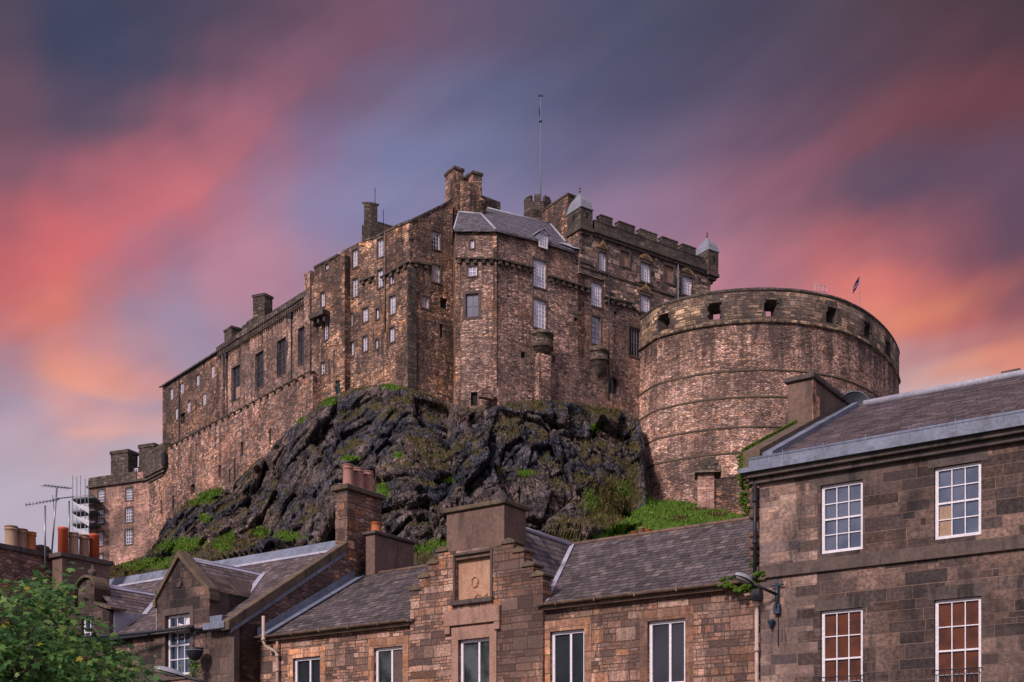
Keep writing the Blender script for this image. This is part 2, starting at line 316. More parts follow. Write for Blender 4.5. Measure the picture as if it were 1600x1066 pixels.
# ------------------------------------------------------------------ materials
M = {}
def newmat(name):
    m = bpy.data.materials.new(name); m.use_nodes = True; T = NT(m.node_tree)
    b = T.n('ShaderNodeBsdfPrincipled'); T.n('ShaderNodeOutputMaterial', {0: b.outputs[0]})
    M[name] = m; return T, b
def setin(T, b, **kw):
    for k, v in kw.items():
        s = b.inputs[{'color': 'Base Color', 'rough': 'Roughness', 'metal': 'Metallic', 'normal': 'Normal', 'spec': 'Specular IOR Level', 'ior': 'IOR', 'coat': 'Coat Weight', 'trans': 'Transmission Weight'}[k]]
        if hasattr(v, 'is_output'): T.nt.links.new(v, s)
        elif isinstance(v, tuple): s.default_value = v[:3] + (1,)
        else: s.default_value = v
def stone(name, pal, size, mortar, style='rubble', warp=0.25, stain=(0.035, 0.03, 0.032), stain_amt=0.55, streak=0.5, bump=0.6, mort_w=0.06, patch=0.35, patch_col=None, seed=0.0, rough=0.92, soot=None, jit=1.0, split=0.45, rowvar=1.0, drip=None, var=(0.42, 1.55), soot_amt=0.6, phase=0.6):
    T, b = newmat(name)
    uv = T.mapping(T.n('ShaderNodeTexCoord').outputs['UV'], loc=(seed * 13.1, seed * 7.7, 0))
    wn = T.noise(uv, 0.9 / size[1] * 0.35, 3, 0.6, out=1)
    wv = T.n('ShaderNodeVectorMath', {0: wn, 1: (0.5, 0.5, 0.5)}, operation='SUBTRACT').outputs[0]
    wv = T.n('ShaderNodeVectorMath', {0: wv, 3: warp * size[1] * 2.0}, operation='SCALE').outputs[0]
    p = T.n('ShaderNodeVectorMath', {0: uv, 1: wv}, operation='ADD').outputs[0]
    if style == 'rubble':
        q = T.mapping(p, (1 / size[0], 1 / size[1], 1))
        vor = T.n('ShaderNodeTexVoronoi', {'Vector': q, 'Scale': 1.0, 'Randomness': jit}, voronoi_dimensions='2D')
        ved = T.n('ShaderNodeTexVoronoi', {'Vector': q, 'Scale': 1.0, 'Randomness': jit}, voronoi_dimensions='2D', feature='DISTANCE_TO_EDGE')
        rnd = T.n('ShaderNodeSeparateColor', {0: vor.outputs['Color']}).outputs[0]
        rnd2 = T.n('ShaderNodeSeparateColor', {0: vor.outputs['Color']}).outputs[1]
        edge = ved.outputs['Distance']
        mort = T.maprange(edge, mort_w * 0.4, mort_w * 1.3, 1, 0)
        hgt = T.maprange(edge, 0.0, 0.22, 0, 1)
    else:
        # courses of uneven height, blocks of uneven length, and some blocks made up of two thinner ones
        sp_ = T.n('ShaderNodeSeparateXYZ', {0: p}); pu, pv = sp_.outputs[0], sp_.outputs[1]
        k1 = 2 * math.pi / (size[1] * 5.3); k2 = 2 * math.pi / (size[1] * 2.7)
        pv = T.math('ADD', pv, T.math('ADD', T.math('MULTIPLY', T.math('SINE', T.math('MULTIPLY', pv, k1)), 0.32 * rowvar / k1), T.math('MULTIPLY', T.math('SINE', T.math('MULTIPLY', pv, k2)), 0.26 * rowvar / k2)))
        row = T.math('FLOOR', T.math('DIVIDE', pv, size[1]))
        rr = T.n('ShaderNodeTexWhiteNoise', {'W': row}, noise_dimensions='1D').outputs['Value']
        pu = T.math('ADD', T.math('MULTIPLY', pu, T.maprange(rr, 0, 1, 0.72, 1.35, smooth=False)), T.math('MULTIPLY', rr, 37.0))
        pu = T.math('ADD', pu, T.math('MULTIPLY', T.math('SINE', T.math('MULTIPLY', pu, 2 * math.pi / (size[0] * 3.3))), size[0] * 0.2))
        p2 = T.n('ShaderNodeCombineXYZ', {0: pu, 1: pv}).outputs[0]
        def brick(w, h, off):
            br = T.n('ShaderNodeTexBrick', {'Vector': p2, 'Color1': (0, 0, 0, 1), 'Color2': (1, 1, 1, 1), 'Mortar': (0.5, 0.5, 0.5, 1), 'Scale': 1.0, 'Mortar Size': mort_w * size[1], 'Mortar Smooth': 0.3, 'Bias': 0.0, 'Brick Width': w, 'Row Height': h}, offset=off, offset_frequency=2, squash=1.0)
            return T.n('ShaderNodeSeparateColor', {0: br.outputs['Color']}).outputs[0], br.outputs['Fac']
        ra, ma = brick(size[0], size[1], 0.5); rb, mb_ = brick(size[0] * 0.5, size[1] * 0.5, 0.5)
        pick = T.math('LESS_THAN', T.n('ShaderNodeTexWhiteNoise', {'W': T.math('ADD', ra, row)}, noise_dimensions='1D').outputs['Value'], split)
        rnd = T.math('ADD', T.math('MULTIPLY', ra, T.math('SUBTRACT', 1.0, pick)), T.math('MULTIPLY', T.math('FRACT', T.math('ADD', rb, T.math('MULTIPLY', ra, 0.37))), pick))
        mort = T.math('MAXIMUM', ma, T.math('MULTIPLY', mb_, pick))
        rnd2 = T.n('ShaderNodeTexWhiteNoise', {'W': T.math('MULTIPLY', rnd, 91.7)}, noise_dimensions='1D').outputs['Value']
        hgt = T.math('SUBTRACT', 1.0, mort)
    n = len(pal)
    col = T.ramp(rnd, [((i + 0.0) / (n - 1), c) for i, c in enumerate(pal)])
    val = T.maprange(rnd2, 0, 1, var[0], var[1], smooth=False)
    col = T.mixc(1.0, col, T.n('ShaderNodeCombineColor', {0: val, 1: val, 2: val}).outputs[0], 'MULTIPLY')
    fine = T.noise(uv, 3.2 / size[1] * 0.9, 5, 0.7)
    fv = T.maprange(fine, 0.28, 0.72, 0.5, 1.5)
    col = T.mixc(1.0, col, T.n('ShaderNodeCombineColor', {0: fv, 1: fv, 2: fv}).outputs[0], 'MULTIPLY')
    col = T.mixc(T.math('MULTIPLY', mort, 0.85), col, mortar)
    big = T.noise(uv, 0.16, 4, 0.6)
    if patch_col is not None:
        col = T.mixc(T.math('MULTIPLY', T.maprange(big, 0.5, 0.66), patch), col, T.mixc(0.55, col, patch_col))
    # building phases: browner, greyer and paler stretches of wall with fairly definite limits
    ph = T.noise(T.mapping(uv, (0.12, 0.16, 1), loc=(2, 6, 0)), 1.0, 3, 0.45)
    col = T.mixc(T.maprange(ph, 0.47, 0.5, phase, 0.0), col, T.mixc(0.5, col, (0.17, 0.128, 0.118)))
    pv_ = T.maprange(ph, 0.53, 0.555, 1.0, 1.0 + phase * 0.5); col = T.mixc(1.0, col, T.n('ShaderNodeCombineColor', {0: pv_, 1: pv_, 2: T.math('ADD', 0.06, T.math('MULTIPLY', pv_, 0.92))}).outputs[0], 'MULTIPLY')
    s1 = T.noise(T.mapping(uv, (0.62 / max(size[1] * 3.3, 0.5), 0.11 / max(size[1] * 3.3, 0.5), 1)), 1.0, 6, 0.7)
    s2 = T.noise(T.mapping(uv, (0.3 / max(size[1] * 3.3, 0.4), 0.24 / max(size[1] * 3.3, 0.4), 1), loc=(31, 17, 0)), 1.0, 7, 0.72)
    s1b = T.noise(T.mapping(uv, (1.9 / max(size[1] * 3.3, 0.5), 0.09 / max(size[1] * 3.3, 0.5), 1), loc=(3, 8, 0)), 1.0, 4, 0.6)
    st = T.math('MAXIMUM', T.math('MULTIPLY', T.maprange(s1b, 0.56, 0.66), streak * 0.8), T.math('MULTIPLY', T.maprange(s1, 0.5, 0.62), streak), T.math('MULTIPLY', T.maprange(s2, 0.5, 0.61), stain_amt))
    if drip is not None:     # water stains running down from a ledge at height drip[0]
        sy = T.n('ShaderNodeSeparateXYZ', {0: T.n('ShaderNodeTexCoord').outputs['UV']}).outputs[1]
        dn = T.noise(T.mapping(uv, (0.45, 0.05, 1), loc=(5, 2, 0)), 1.0, 6, 0.75)
        dm_ = T.math('ADD', T.maprange(sy, drip[0] - drip[1], drip[0], 0, 1, smooth=False), T.math('MULTIPLY', T.math('SUBTRACT', dn, 0.5), 4.6))
        st = T.math('MAXIMUM', st, T.math('MULTIPLY', T.maprange(dm_, 0.3, 1.25), drip[2]))
    s3 = T.noise(T.mapping(uv, (0.15 / max(size[1] * 3.3, 0.5), 0.075 / max(size[1] * 3.3, 0.5), 1), loc=(9, 4, 0)), 1.0, 8, 0.72)
    st = T.math('MAXIMUM', st, T.math('MULTIPLY', T.math('MULTIPLY', T.maprange(s3, 0.49, 0.58), T.maprange(fine, 0.3, 0.55, 0.6, 1.0)), soot_amt))
    lite = T.math('MULTIPLY', T.maprange(s3, 0.46, 0.38), T.math('SUBTRACT', 1.0, T.math('MULTIPLY', st, 0.8)))
    lv = T.math('ADD', 1.0, T.math('MULTIPLY', lite, 0.45)); col = T.mixc(1.0, col, T.n('ShaderNodeCombineColor', {0: lv, 1: T.math('MULTIPLY', lv, 1.01), 2: T.math('MULTIPLY', lv, 1.04)}).outputs[0], 'MULTIPLY')     # cleaner, washed stretches
    blk = T.maprange(rnd2, 0.84, 0.9, 0.0, stain_amt * 0.9)
    st = T.math('MAXIMUM', st, blk)
    if soot is not None:
        sx = T.n('ShaderNodeSeparateXYZ', {0: T.n('ShaderNodeTexCoord').outputs['UV']}).outputs[0]
        sm = T.math('MULTIPLY', T.maprange(T.math('ADD', sx, T.math('MULTIPLY', T.math('SUBTRACT', s2, 0.5), 4.0)), soot[0], soot[1]), soot[2])
        st = T.math('MAXIMUM', st, sm)
    col = T.mixc(st, col, stain)
    if style == 'ashlar': col = T.mixc(T.math('MULTIPLY', mort, 0.5), col, mortar)     # joints repointed since the soot settled
    h = T.math('ADD', T.math('MULTIPLY', hgt, 1.0), T.math('MULTIPLY', fine, 0.7))
    h = T.math('ADD', h, T.math('MULTIPLY', rnd2, 0.35))
    bp = T.n('ShaderNodeBump', {'Strength': bump, 'Distance': size[1] * 0.22, 'Height': h}).outputs[0]
    setin(T, b, color=col, rough=rough, normal=bp, spec=0.2)
    return M[name]
def plain(name, c1, c2, scale=2.0, rough=0.7, bump=0.25, metal=0.0, coord='Object', stretch=(1, 1, 1), spec=0.3, dist=0.02, grime=None):
    T, b = newmat(name)
    tc = T.mapping(T.n('ShaderNodeTexCoord').outputs[coord], stretch)
    n = T.noise(tc, scale, 6, 0.65); n2 = T.noise(tc, scale * 9, 4, 0.6)
    col = T.mixc(T.maprange(n, 0.3, 0.7), c1, c2)
    v = T.maprange(n2, 0.25, 0.75, 0.8, 1.2)
    col = T.mixc(1.0, col, T.n('ShaderNodeCombineColor', {0: v, 1: v, 2: v}).outputs[0], 'MULTIPLY')
    if grime is not None:
        g = T.noise(T.mapping(tc, (2.5, 2.5, 0.4)), scale * 0.8, 5, 0.7)
        col = T.mixc(T.maprange(g, 0.5, 0.7, 0, grime[1]), col, grime[0])
    setin(T, b, color=col, rough=rough, metal=metal, spec=spec)
    if bump: setin(T, b, normal=T.n('ShaderNodeBump', {'Strength': bump, 'Distance': dist, 'Height': T.math('ADD', n, n2)}).outputs[0])
    return M[name]
def slate(name, pal, w=0.32, h=0.17, seed=0.0, bump=0.9, streak=0.25, pale=(0.27, 0.24, 0.30)):
    T, b = newmat(name)
    uv = T.mapping(T.n('ShaderNodeTexCoord').outputs['UV'], loc=(seed, seed * 0.7, 0))
    wn = T.noise(uv, 2.2, 2, 0.6, out=1)
    wv = T.n('ShaderNodeVectorMath', {0: T.n('ShaderNodeVectorMath', {0: wn, 1: (0.5, 0.5, 0.5)}, operation='SUBTRACT').outputs[0], 3: h * 0.16}, operation='SCALE').outputs[0]
    p = T.n('ShaderNodeVectorMath', {0: uv, 1: wv}, operation='ADD').outputs[0]
    br = T.n('ShaderNodeTexBrick', {'Vector': p, 'Color1': (0, 0, 0, 1), 'Color2': (1, 1, 1, 1), 'Mortar': (0.5, 0.5, 0.5, 1), 'Scale': 1.0, 'Mortar Size': h * 0.05, 'Mortar Smooth': 0.1, 'Brick Width': w, 'Row Height': h}, offset=0.5, squash=0.8, squash_frequency=3)
    rnd = T.n('ShaderNodeSeparateColor', {0: br.outputs['Color']}).outputs[0]
    col = T.ramp(rnd, [(i / (len(pal) - 1), c) for i, c in enumerate(pal)])
    r2 = T.n('ShaderNodeTexWhiteNoise', {'W': rnd}, noise_dimensions='1D').outputs['Value']
    v = T.maprange(r2, 0, 1, 0.58, 1.42, smooth=False)
    col = T.mixc(1.0, col, T.n('ShaderNodeCombineColor', {0: v, 1: v, 2: v}).outputs[0], 'MULTIPLY')
    big = T.noise(T.mapping(uv, (0.5, 0.8, 1)), 1.0, 5, 0.65)
    col = T.mixc(T.maprange(big, 0.5, 0.72, 0, streak), col, pale)
    col = T.mixc(T.math('MULTIPLY', br.outputs['Fac'], 0.9), col, (0.012, 0.011, 0.014))
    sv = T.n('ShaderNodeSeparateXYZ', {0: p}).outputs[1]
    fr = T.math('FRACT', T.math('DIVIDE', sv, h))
    edge = T.maprange(fr, 0.0, 0.3, 1.0, 0.0)         # shadow line painted into the ragged gap under the tail of each course
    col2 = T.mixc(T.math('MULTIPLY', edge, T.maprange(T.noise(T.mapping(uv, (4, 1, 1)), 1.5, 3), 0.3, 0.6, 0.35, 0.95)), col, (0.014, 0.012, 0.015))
    hh = T.math('ADD', T.math('SUBTRACT', 1.0, fr), T.math('MULTIPLY', r2, 0.5))
    hh = T.math('ADD', hh, T.math('MULTIPLY', T.noise(uv, 14, 4), 0.35))
    bp = T.n('ShaderNodeBump', {'Strength': bump, 'Distance': 0.06, 'Height': hh}).outputs[0]
    setin(T, b, color=col2, rough=0.72, normal=bp, spec=0.22)
    return M[name]
def glass(name, c, rough=0.06, mixg=0.25, tint=(0.75, 0.75, 0.85), wob=0.5, c2=None):
    T, b = newmat(name)
    tc = T.n('ShaderNodeTexCoord').outputs['Object']
    n = T.noise(tc, wob, 3, 0.5)
    col = T.mixc(T.maprange(n, 0.35, 0.65), c, c2 or tuple(v * 0.6 for v in c))
    setin(T, b, color=col, rough=0.4, spec=0.1)
    g = T.n('ShaderNodeBsdfGlossy', {'Color': tint + (1,), 'Roughness': rough,
        'Normal': T.n('ShaderNodeBump', {'Strength': 0.08, 'Distance': 0.05, 'Height': T.noise(tc, 1.6, 2)}).outputs[0]})
    mx = T.n('ShaderNodeMixShader', {0: mixg, 1: b.outputs[0], 2: g.outputs[0]})
    out = [q for q in T.nt.nodes if q.type == 'OUTPUT_MATERIAL'][0]
    T.nt.links.new(mx.outputs[0], out.inputs[0]); return M[name]

OR1, OR2, PK1, BR1, GR1, DK1 = (0.46, 0.20, 0.085), (0.36, 0.16, 0.085), (0.43, 0.235, 0.165), (0.22, 0.115, 0.075), (0.17, 0.125, 0.11), (0.07, 0.05, 0.05)
stone('lodging_stone', [(0.08, 0.058, 0.052), (0.52, 0.28, 0.16), (0.23, 0.145, 0.115), (0.5, 0.26, 0.15), (0.56, 0.345, 0.235), (0.26, 0.165, 0.135), (0.42, 0.26, 0.2), (0.37, 0.195, 0.12)], (0.56, 0.24), (0.05, 0.034, 0.03), warp=0.28, stain_amt=0.8, streak=0.85, bump=1.0, seed=1, patch=0.5, patch_col=(0.6, 0.24, 0.08), soot_amt=0.8, var=(0.36, 1.6), mort_w=0.1)
stone('palace_stone', [(0.1, 0.076, 0.074), (0.37, 0.225, 0.185), (0.55, 0.35, 0.285), (0.28, 0.2, 0.175), (0.5, 0.305, 0.245), (0.6, 0.38, 0.29), (0.34, 0.21, 0.17), (0.48, 0.26, 0.17)], (0.56, 0.22), (0.085, 0.06, 0.052), warp=0.28, stain_amt=0.6, streak=0.6, bump=1.0, seed=2, patch=0.4, patch_col=(0.55, 0.24, 0.12), soot_amt=0.7, var=(0.38, 1.55), mort_w=0.1, phase=0.5)
stone('palace_upper_stone', [DK1, (0.2, 0.135, 0.115), (0.38, 0.25, 0.2), (0.09, 0.07, 0.066), (0.6, 0.41, 0.31), (0.14, 0.1, 0.09)], (1.1, 0.5), (0.045, 0.035, 0.032), style='ashlar', warp=0.2, stain_amt=0.75, streak=0.75, bump=0.6, seed=3, soot_amt=0.8, var=(0.3, 1.7))
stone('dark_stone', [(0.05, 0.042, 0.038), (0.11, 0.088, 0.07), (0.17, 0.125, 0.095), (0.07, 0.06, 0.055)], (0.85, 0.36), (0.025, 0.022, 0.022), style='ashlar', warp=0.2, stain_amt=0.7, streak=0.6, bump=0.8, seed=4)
stone('hall_stone', [(0.25, 0.15, 0.12), (0.48, 0.29, 0.23), (0.24, 0.17, 0.155), (0.38, 0.225, 0.18), PK1, (0.3, 0.18, 0.145), (0.48, 0.3, 0.23)], (0.46, 0.22), (0.08, 0.058, 0.054), warp=0.28, stain_amt=0.6, streak=0.9, bump=0.8, seed=5, soot_amt=0.65, var=(0.4, 1.6), mort_w=0.09)
stone('wing_stone', [DK1, BR1, (0.44, 0.22, 0.12), GR1, BR1, PK1], (0.55, 0.28), (0.06, 0.042, 0.036), warp=0.3, stain_amt=0.8, streak=0.6, bump=0.9, seed=6, soot_amt=0.75, var=(0.35, 1.65), mort_w=0.09)
stone('curtain_stone', [(0.28, 0.17, 0.13), (0.46, 0.23, 0.14), (0.48, 0.28, 0.22), (0.54, 0.31, 0.23), (0.22, 0.16, 0.145), (0.52, 0.33, 0.27)], (0.58, 0.27), (0.06, 0.043, 0.04), warp=0.3, stain_amt=0.7, streak=0.7, bump=1.0, seed=7, patch=0.6, patch_col=(0.55, 0.24, 0.15), soot_amt=0.65, var=(0.3, 1.7), mort_w=0.1, phase=0.45)
stone('battery_stone', [(0.34, 0.195, 0.15), (0.68, 0.41, 0.28), (0.57, 0.35, 0.29), (0.7, 0.48, 0.39), (0.52, 0.265, 0.17), (0.63, 0.395, 0.335), (0.58, 0.32, 0.235), (0.22, 0.15, 0.145)], (0.55, 0.21), (0.09, 0.06, 0.05), warp=0.3, stain_amt=0.45, streak=0.55, bump=1.1, seed=8, drip=(61.6, 8.0, 0.8), var=(0.4, 1.5), soot_amt=0.65, mort_w=0.1, phase=0.5)
stone('battery_rim_stone', [(0.12, 0.085, 0.065), (0.3, 0.195, 0.125), (0.42, 0.28, 0.185), (0.25, 0.165, 0.115), (0.1, 0.075, 0.06)], (1.3, 0.46), (0.05, 0.04, 0.035), style='ashlar', warp=0.15, stain_amt=0.9, streak=0.5, bump=0.8, seed=9, soot_amt=0.8)
stone('governor_stone', [(0.36, 0.2, 0.165), (0.44, 0.26, 0.215), (0.3, 0.17, 0.14), (0.4, 0.24, 0.18)], (0.6, 0.22), (0.25, 0.15, 0.125), style='ashlar', warp=0.2, stain_amt=0.3, streak=0.3, bump=0.5, seed=10)
stone('row_stone', [(0.17, 0.105, 0.09), (0.42, 0.225, 0.15), (0.52, 0.305, 0.225), (0.27, 0.17, 0.14), (0.5, 0.24, 0.13), (0.44, 0.28, 0.22), (0.54, 0.35, 0.265)], (0.66, 0.26), (0.12, 0.078, 0.065), style='ashlar', warp=0.14, stain_amt=0.9, streak=0.6, bump=1.1, mort_w=0.045, seed=11, split=0.4, stain=(0.045, 0.034, 0.034), var=(0.6, 1.3), soot_amt=0.75, phase=0.3)
stone('gable_stone', [(0.17, 0.1, 0.085), (0.34, 0.19, 0.15), (0.24, 0.135, 0.11), (0.42, 0.25, 0.2), (0.2, 0.11, 0.09), (0.5, 0.22, 0.09)], (0.36, 0.16), (0.13, 0.08, 0.07), warp=0.5, stain_amt=0.6, streak=0.55, bump=1.1, seed=12, jit=0.9, phase=0.4)
stone('tenement_stone', [(0.1, 0.066, 0.055), (0.055, 0.041, 0.04), (0.145, 0.095, 0.077), (0.07, 0.05, 0.047), (0.2, 0.13, 0.103), (0.085, 0.058, 0.052)], (0.95, 0.31), (0.22, 0.145, 0.12), style='ashlar', warp=0.05, stain=(0.022, 0.02, 0.024), stain_amt=0.7, streak=0.75, bump=0.9, mort_w=0.04, seed=13, split=0.06, rowvar=0.5, var=(0.55, 1.45), soot_amt=0.85)
stone('tenement_pale_stone', [(0.42, 0.27, 0.21), (0.36, 0.235, 0.19), (0.5, 0.34, 0.27), (0.25, 0.17, 0.15), (0.16, 0.12, 0.12)], (0.62, 0.31), (0.3, 0.2, 0.16), style='ashlar', warp=0.06, stain=(0.04, 0.034, 0.038), stain_amt=0.8, streak=0.85, bump=0.6, mort_w=0.04, seed=14, split=0.08, rowvar=0.5, var=(0.6, 1.35), soot_amt=0.5)
stone('dormer_stone', [(0.06, 0.042, 0.038), (0.11, 0.072, 0.06), (0.042, 0.033, 0.032), (0.17, 0.105, 0.084)], (0.8, 0.4), (0.1, 0.07, 0.06), style='ashlar', warp=0.15, stain=(0.022, 0.019, 0.022), stain_amt=0.95, streak=0.95, bump=0.7, seed=16, split=0.1)
stone('quoin_stone', [(0.4, 0.24, 0.17), (0.46, 0.22, 0.11), (0.1, 0.075, 0.07), (0.36, 0.24, 0.2), (0.3, 0.17, 0.12), (0.42, 0.29, 0.22)], (0.62, 0.38), (0.1, 0.07, 0.06), style='ashlar', warp=0.15, stain_amt=0.75, streak=0.4, bump=0.7, seed=17, split=0.1)
stone('dressed_orange', [(0.56, 0.26, 0.13), (0.46, 0.22, 0.13), (0.58, 0.33, 0.21), (0.4, 0.2, 0.13)], (0.62, 0.5), (0.2, 0.11, 0.07), style='ashlar', warp=0.06, stain_amt=0.6, streak=0.6, bump=0.6, mort_w=0.03, seed=18, split=0.0, rowvar=0.8, var=(0.7, 1.25))
plain('dressed_grey', (0.13, 0.092, 0.08), (0.075, 0.06, 0.056), 1.6, 0.92, 0.4, grime=((0.04, 0.034, 0.034), 0.7))
plain('dressed_pink', (0.36, 0.22, 0.17), (0.28, 0.165, 0.125), 1.6, 0.9, 0.4, grime=((0.08, 0.06, 0.055), 0.6))
plain('panel_stone', (0.45, 0.27, 0.18), (0.36, 0.2, 0.13), 2.2, 0.9, 0.5, grime=((0.16, 0.1, 0.08), 0.5))
plain('coping_stone', (0.155, 0.108, 0.072), (0.085, 0.066, 0.05), 2.0, 0.92, 0.6, grime=((0.035, 0.032, 0.03), 0.8))
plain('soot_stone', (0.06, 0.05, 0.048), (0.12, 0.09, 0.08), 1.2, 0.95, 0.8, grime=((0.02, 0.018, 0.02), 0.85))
plain('render_brown', (0.13, 0.085, 0.07), (0.185, 0.118, 0.094), 0.8, 0.95, 0.6, grime=((0.05, 0.038, 0.036), 0.8))
plain('string_stone', (0.12, 0.085, 0.06), (0.07, 0.055, 0.045), 0.6, 0.95, 0.4)
plain('rough_stone', (0.2, 0.11, 0.08), (0.06, 0.048, 0.045), 3.0, 0.95, 0.9)
plain('lead', (0.19, 0.215, 0.29), (0.125, 0.145, 0.2), 1.1, 0.6, 0.3, grime=((0.07, 0.075, 0.1), 0.65), spec=0.35)
plain('lead_pale', (0.42, 0.41, 0.49), (0.3, 0.3, 0.38), 1.4, 0.55, 0.2, grime=((0.24, 0.24, 0.3), 0.4))
plain('lead_cap', (0.25, 0.26, 0.31), (0.18, 0.19, 0.24), 1.0, 0.5, 0.2)
plain('white_paint', (0.74, 0.71, 0.76), (0.66, 0.63, 0.69), 3.0, 0.5, 0.0)
plain('far_white_paint', (0.74, 0.71, 0.78), (0.68, 0.65, 0.72), 3.0, 0.5, 0.0)
plain('dark_frame', (0.05, 0.045, 0.05), (0.03, 0.03, 0.035), 3.0, 0.6, 0.0)
plain('mullion_grey', (0.2, 0.19, 0.22), (0.14, 0.13, 0.16), 3.0, 0.7, 0.0)
plain('black_iron', (0.018, 0.02, 0.028), (0.03, 0.032, 0.042), 5.0, 0.45, 0.1)
plain('blue_iron', (0.03, 0.045, 0.075), (0.02, 0.03, 0.055), 5.0, 0.4, 0.1)
plain('lamp_grey', (0.3, 0.31, 0.36), (0.24, 0.25, 0.3), 3.0, 0.4, 0.05)
plain('lamp_lens', (0.28, 0.27, 0.25), (0.2, 0.2, 0.19), 6.0, 0.15, 0.0)
plain('cream_pipe', (0.5, 0.39, 0.34), (0.42, 0.31, 0.27), 3.0, 0.6, 0.1, grime=((0.24, 0.15, 0.12), 0.5))
plain('gutter_brown', (0.2, 0.14, 0.1), (0.12, 0.075, 0.055), 2.0, 0.7, 0.3, grime=((0.05, 0.035, 0.03), 0.7))
plain('clay_red', (0.5, 0.1, 0.04), (0.42, 0.085, 0.04), 3.0, 0.7, 0.15)
plain('clay_orange', (0.46, 0.15, 0.05), (0.38, 0.12, 0.05), 3.0, 0.75, 0.15, grime=((0.12, 0.06, 0.04), 0.5))
plain('clay_buff', (0.36, 0.25, 0.17), (0.3, 0.2, 0.14), 3.0, 0.8, 0.15, grime=((0.14, 0.1, 0.08), 0.4))
plain('clay_brown', (0.28, 0.16, 0.12), (0.24, 0.14, 0.11), 3.0, 0.8, 0.15, grime=((0.12, 0.08, 0.07), 0.5))
plain('clay_pink', (0.36, 0.18, 0.145), (0.3, 0.15, 0.125), 3.0, 0.8, 0.15, grime=((0.14, 0.08, 0.07), 0.5))
plain('gold_leaf', (0.42, 0.25, 0.08), (0.14, 0.095, 0.055), 1.4, 0.6, 0.3, grime=((0.07, 0.05, 0.04), 0.7))
plain('moss', (0.12, 0.22, 0.015), (0.06, 0.12, 0.01), 6.0, 1.0, 1.0, dist=0.08)
plain('dish_grey', (0.02, 0.023, 0.036), (0.015, 0.017, 0.028), 3.0, 0.5, 0.05)
plain('steel', (0.3, 0.31, 0.34), (0.22, 0.23, 0.26), 4.0, 0.4, 0.05, metal=0.6)
plain('flag_cloth', (0.12, 0.12, 0.25), (0.2, 0.08, 0.14), 1.0, 0.8, 0.0)
plain('sheeting', (0.62, 0.6, 0.66), (0.5, 0.5, 0.56), 0.8, 0.6, 0.1)
plain('deck_board', (0.12, 0.14, 0.17), (0.09, 0.1, 0.13), 1.0, 0.7, 0.1)
plain('door_green', (0.01, 0.045, 0.045), (0.008, 0.03, 0.032), 2.0, 0.5, 0.1)
plain('shadow_room', (0.012, 0.012, 0.014), (0.02, 0.019, 0.02), 2.0, 0.9, 0.0)
plain('blind_white', (0.7, 0.67, 0.74), (0.64, 0.61, 0.68), 1.0, 0.8, 0.0)
plain('ground_earth', (0.07, 0.065, 0.055), (0.05, 0.05, 0.04), 0.3, 0.95, 0.3)
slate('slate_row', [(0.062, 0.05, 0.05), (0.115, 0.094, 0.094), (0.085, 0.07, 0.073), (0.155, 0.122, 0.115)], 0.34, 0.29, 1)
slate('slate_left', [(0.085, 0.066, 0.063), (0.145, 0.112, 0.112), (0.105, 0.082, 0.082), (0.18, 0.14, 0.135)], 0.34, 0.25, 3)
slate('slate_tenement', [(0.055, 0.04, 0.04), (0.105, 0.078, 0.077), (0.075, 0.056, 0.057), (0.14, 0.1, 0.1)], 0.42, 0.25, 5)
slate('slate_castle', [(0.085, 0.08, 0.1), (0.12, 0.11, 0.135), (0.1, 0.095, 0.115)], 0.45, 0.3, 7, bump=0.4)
glass('glass_pale', (0.22, 0.21, 0.29), 0.1, 0.3, c2=(0.42, 0.4, 0.5), wob=0.5)
glass('glass_white', (0.3, 0.28, 0.36), 0.1, 0.28, c2=(0.46, 0.43, 0.52), wob=0.6)
glass('glass_dark', (0.012, 0.012, 0.018), 0.08, 0.05, c2=(0.035, 0.032, 0.045))
glass('glass_mid', (0.1, 0.1, 0.14), 0.1, 0.22)
glass('glass_blue', (0.07, 0.085, 0.115), 0.02, 0.2, tint=(0.6, 0.7, 0.9), wob=1.3, c2=(0.012, 0.022, 0.04))
glass('glass_brown', (0.115, 0.034, 0.014), 0.05, 0.02, wob=2.5, c2=(0.06, 0.02, 0.01))
glass('glass_teal', (0.006, 0.01, 0.014), 0.05, 0.028, wob=0.9, c2=(0.016, 0.022, 0.026))
glass('glass_green', (0.075, 0.085, 0.085), 0.06, 0.03, wob=1.5, c2=(0.008, 0.014, 0.012))
# ================================================================== CASTLE
fA = Facade.vp(484, 165, -792)                    # great hall and the wing beyond it
fH = Facade.vp(484, 161, -792)                    # curtain wall in front of them
fC = Facade.vp(640, 152, -1446)                   # lodging, long side
fB = fC.off(1.0)
fD = Facade.two(640, 152, 707, 155.5)
fS = Facade.two(706.5, 156.5, 712, 151)           # flank of the palace corner
fE = Facade.two(712, 151, 775, 150)
fF = Facade.vp(775, 150, 3535)                    # palace front, running back to the right
fG = fF.off(0.25)
fQ = Facade((fG.pt(fG.t(905), 0)[0] - fG.n.x * 12, fG.pt(fG.t(905), 0)[1] - fG.n.y * 12), (fG.n.x, fG.n.y))   # left flank of the palace block

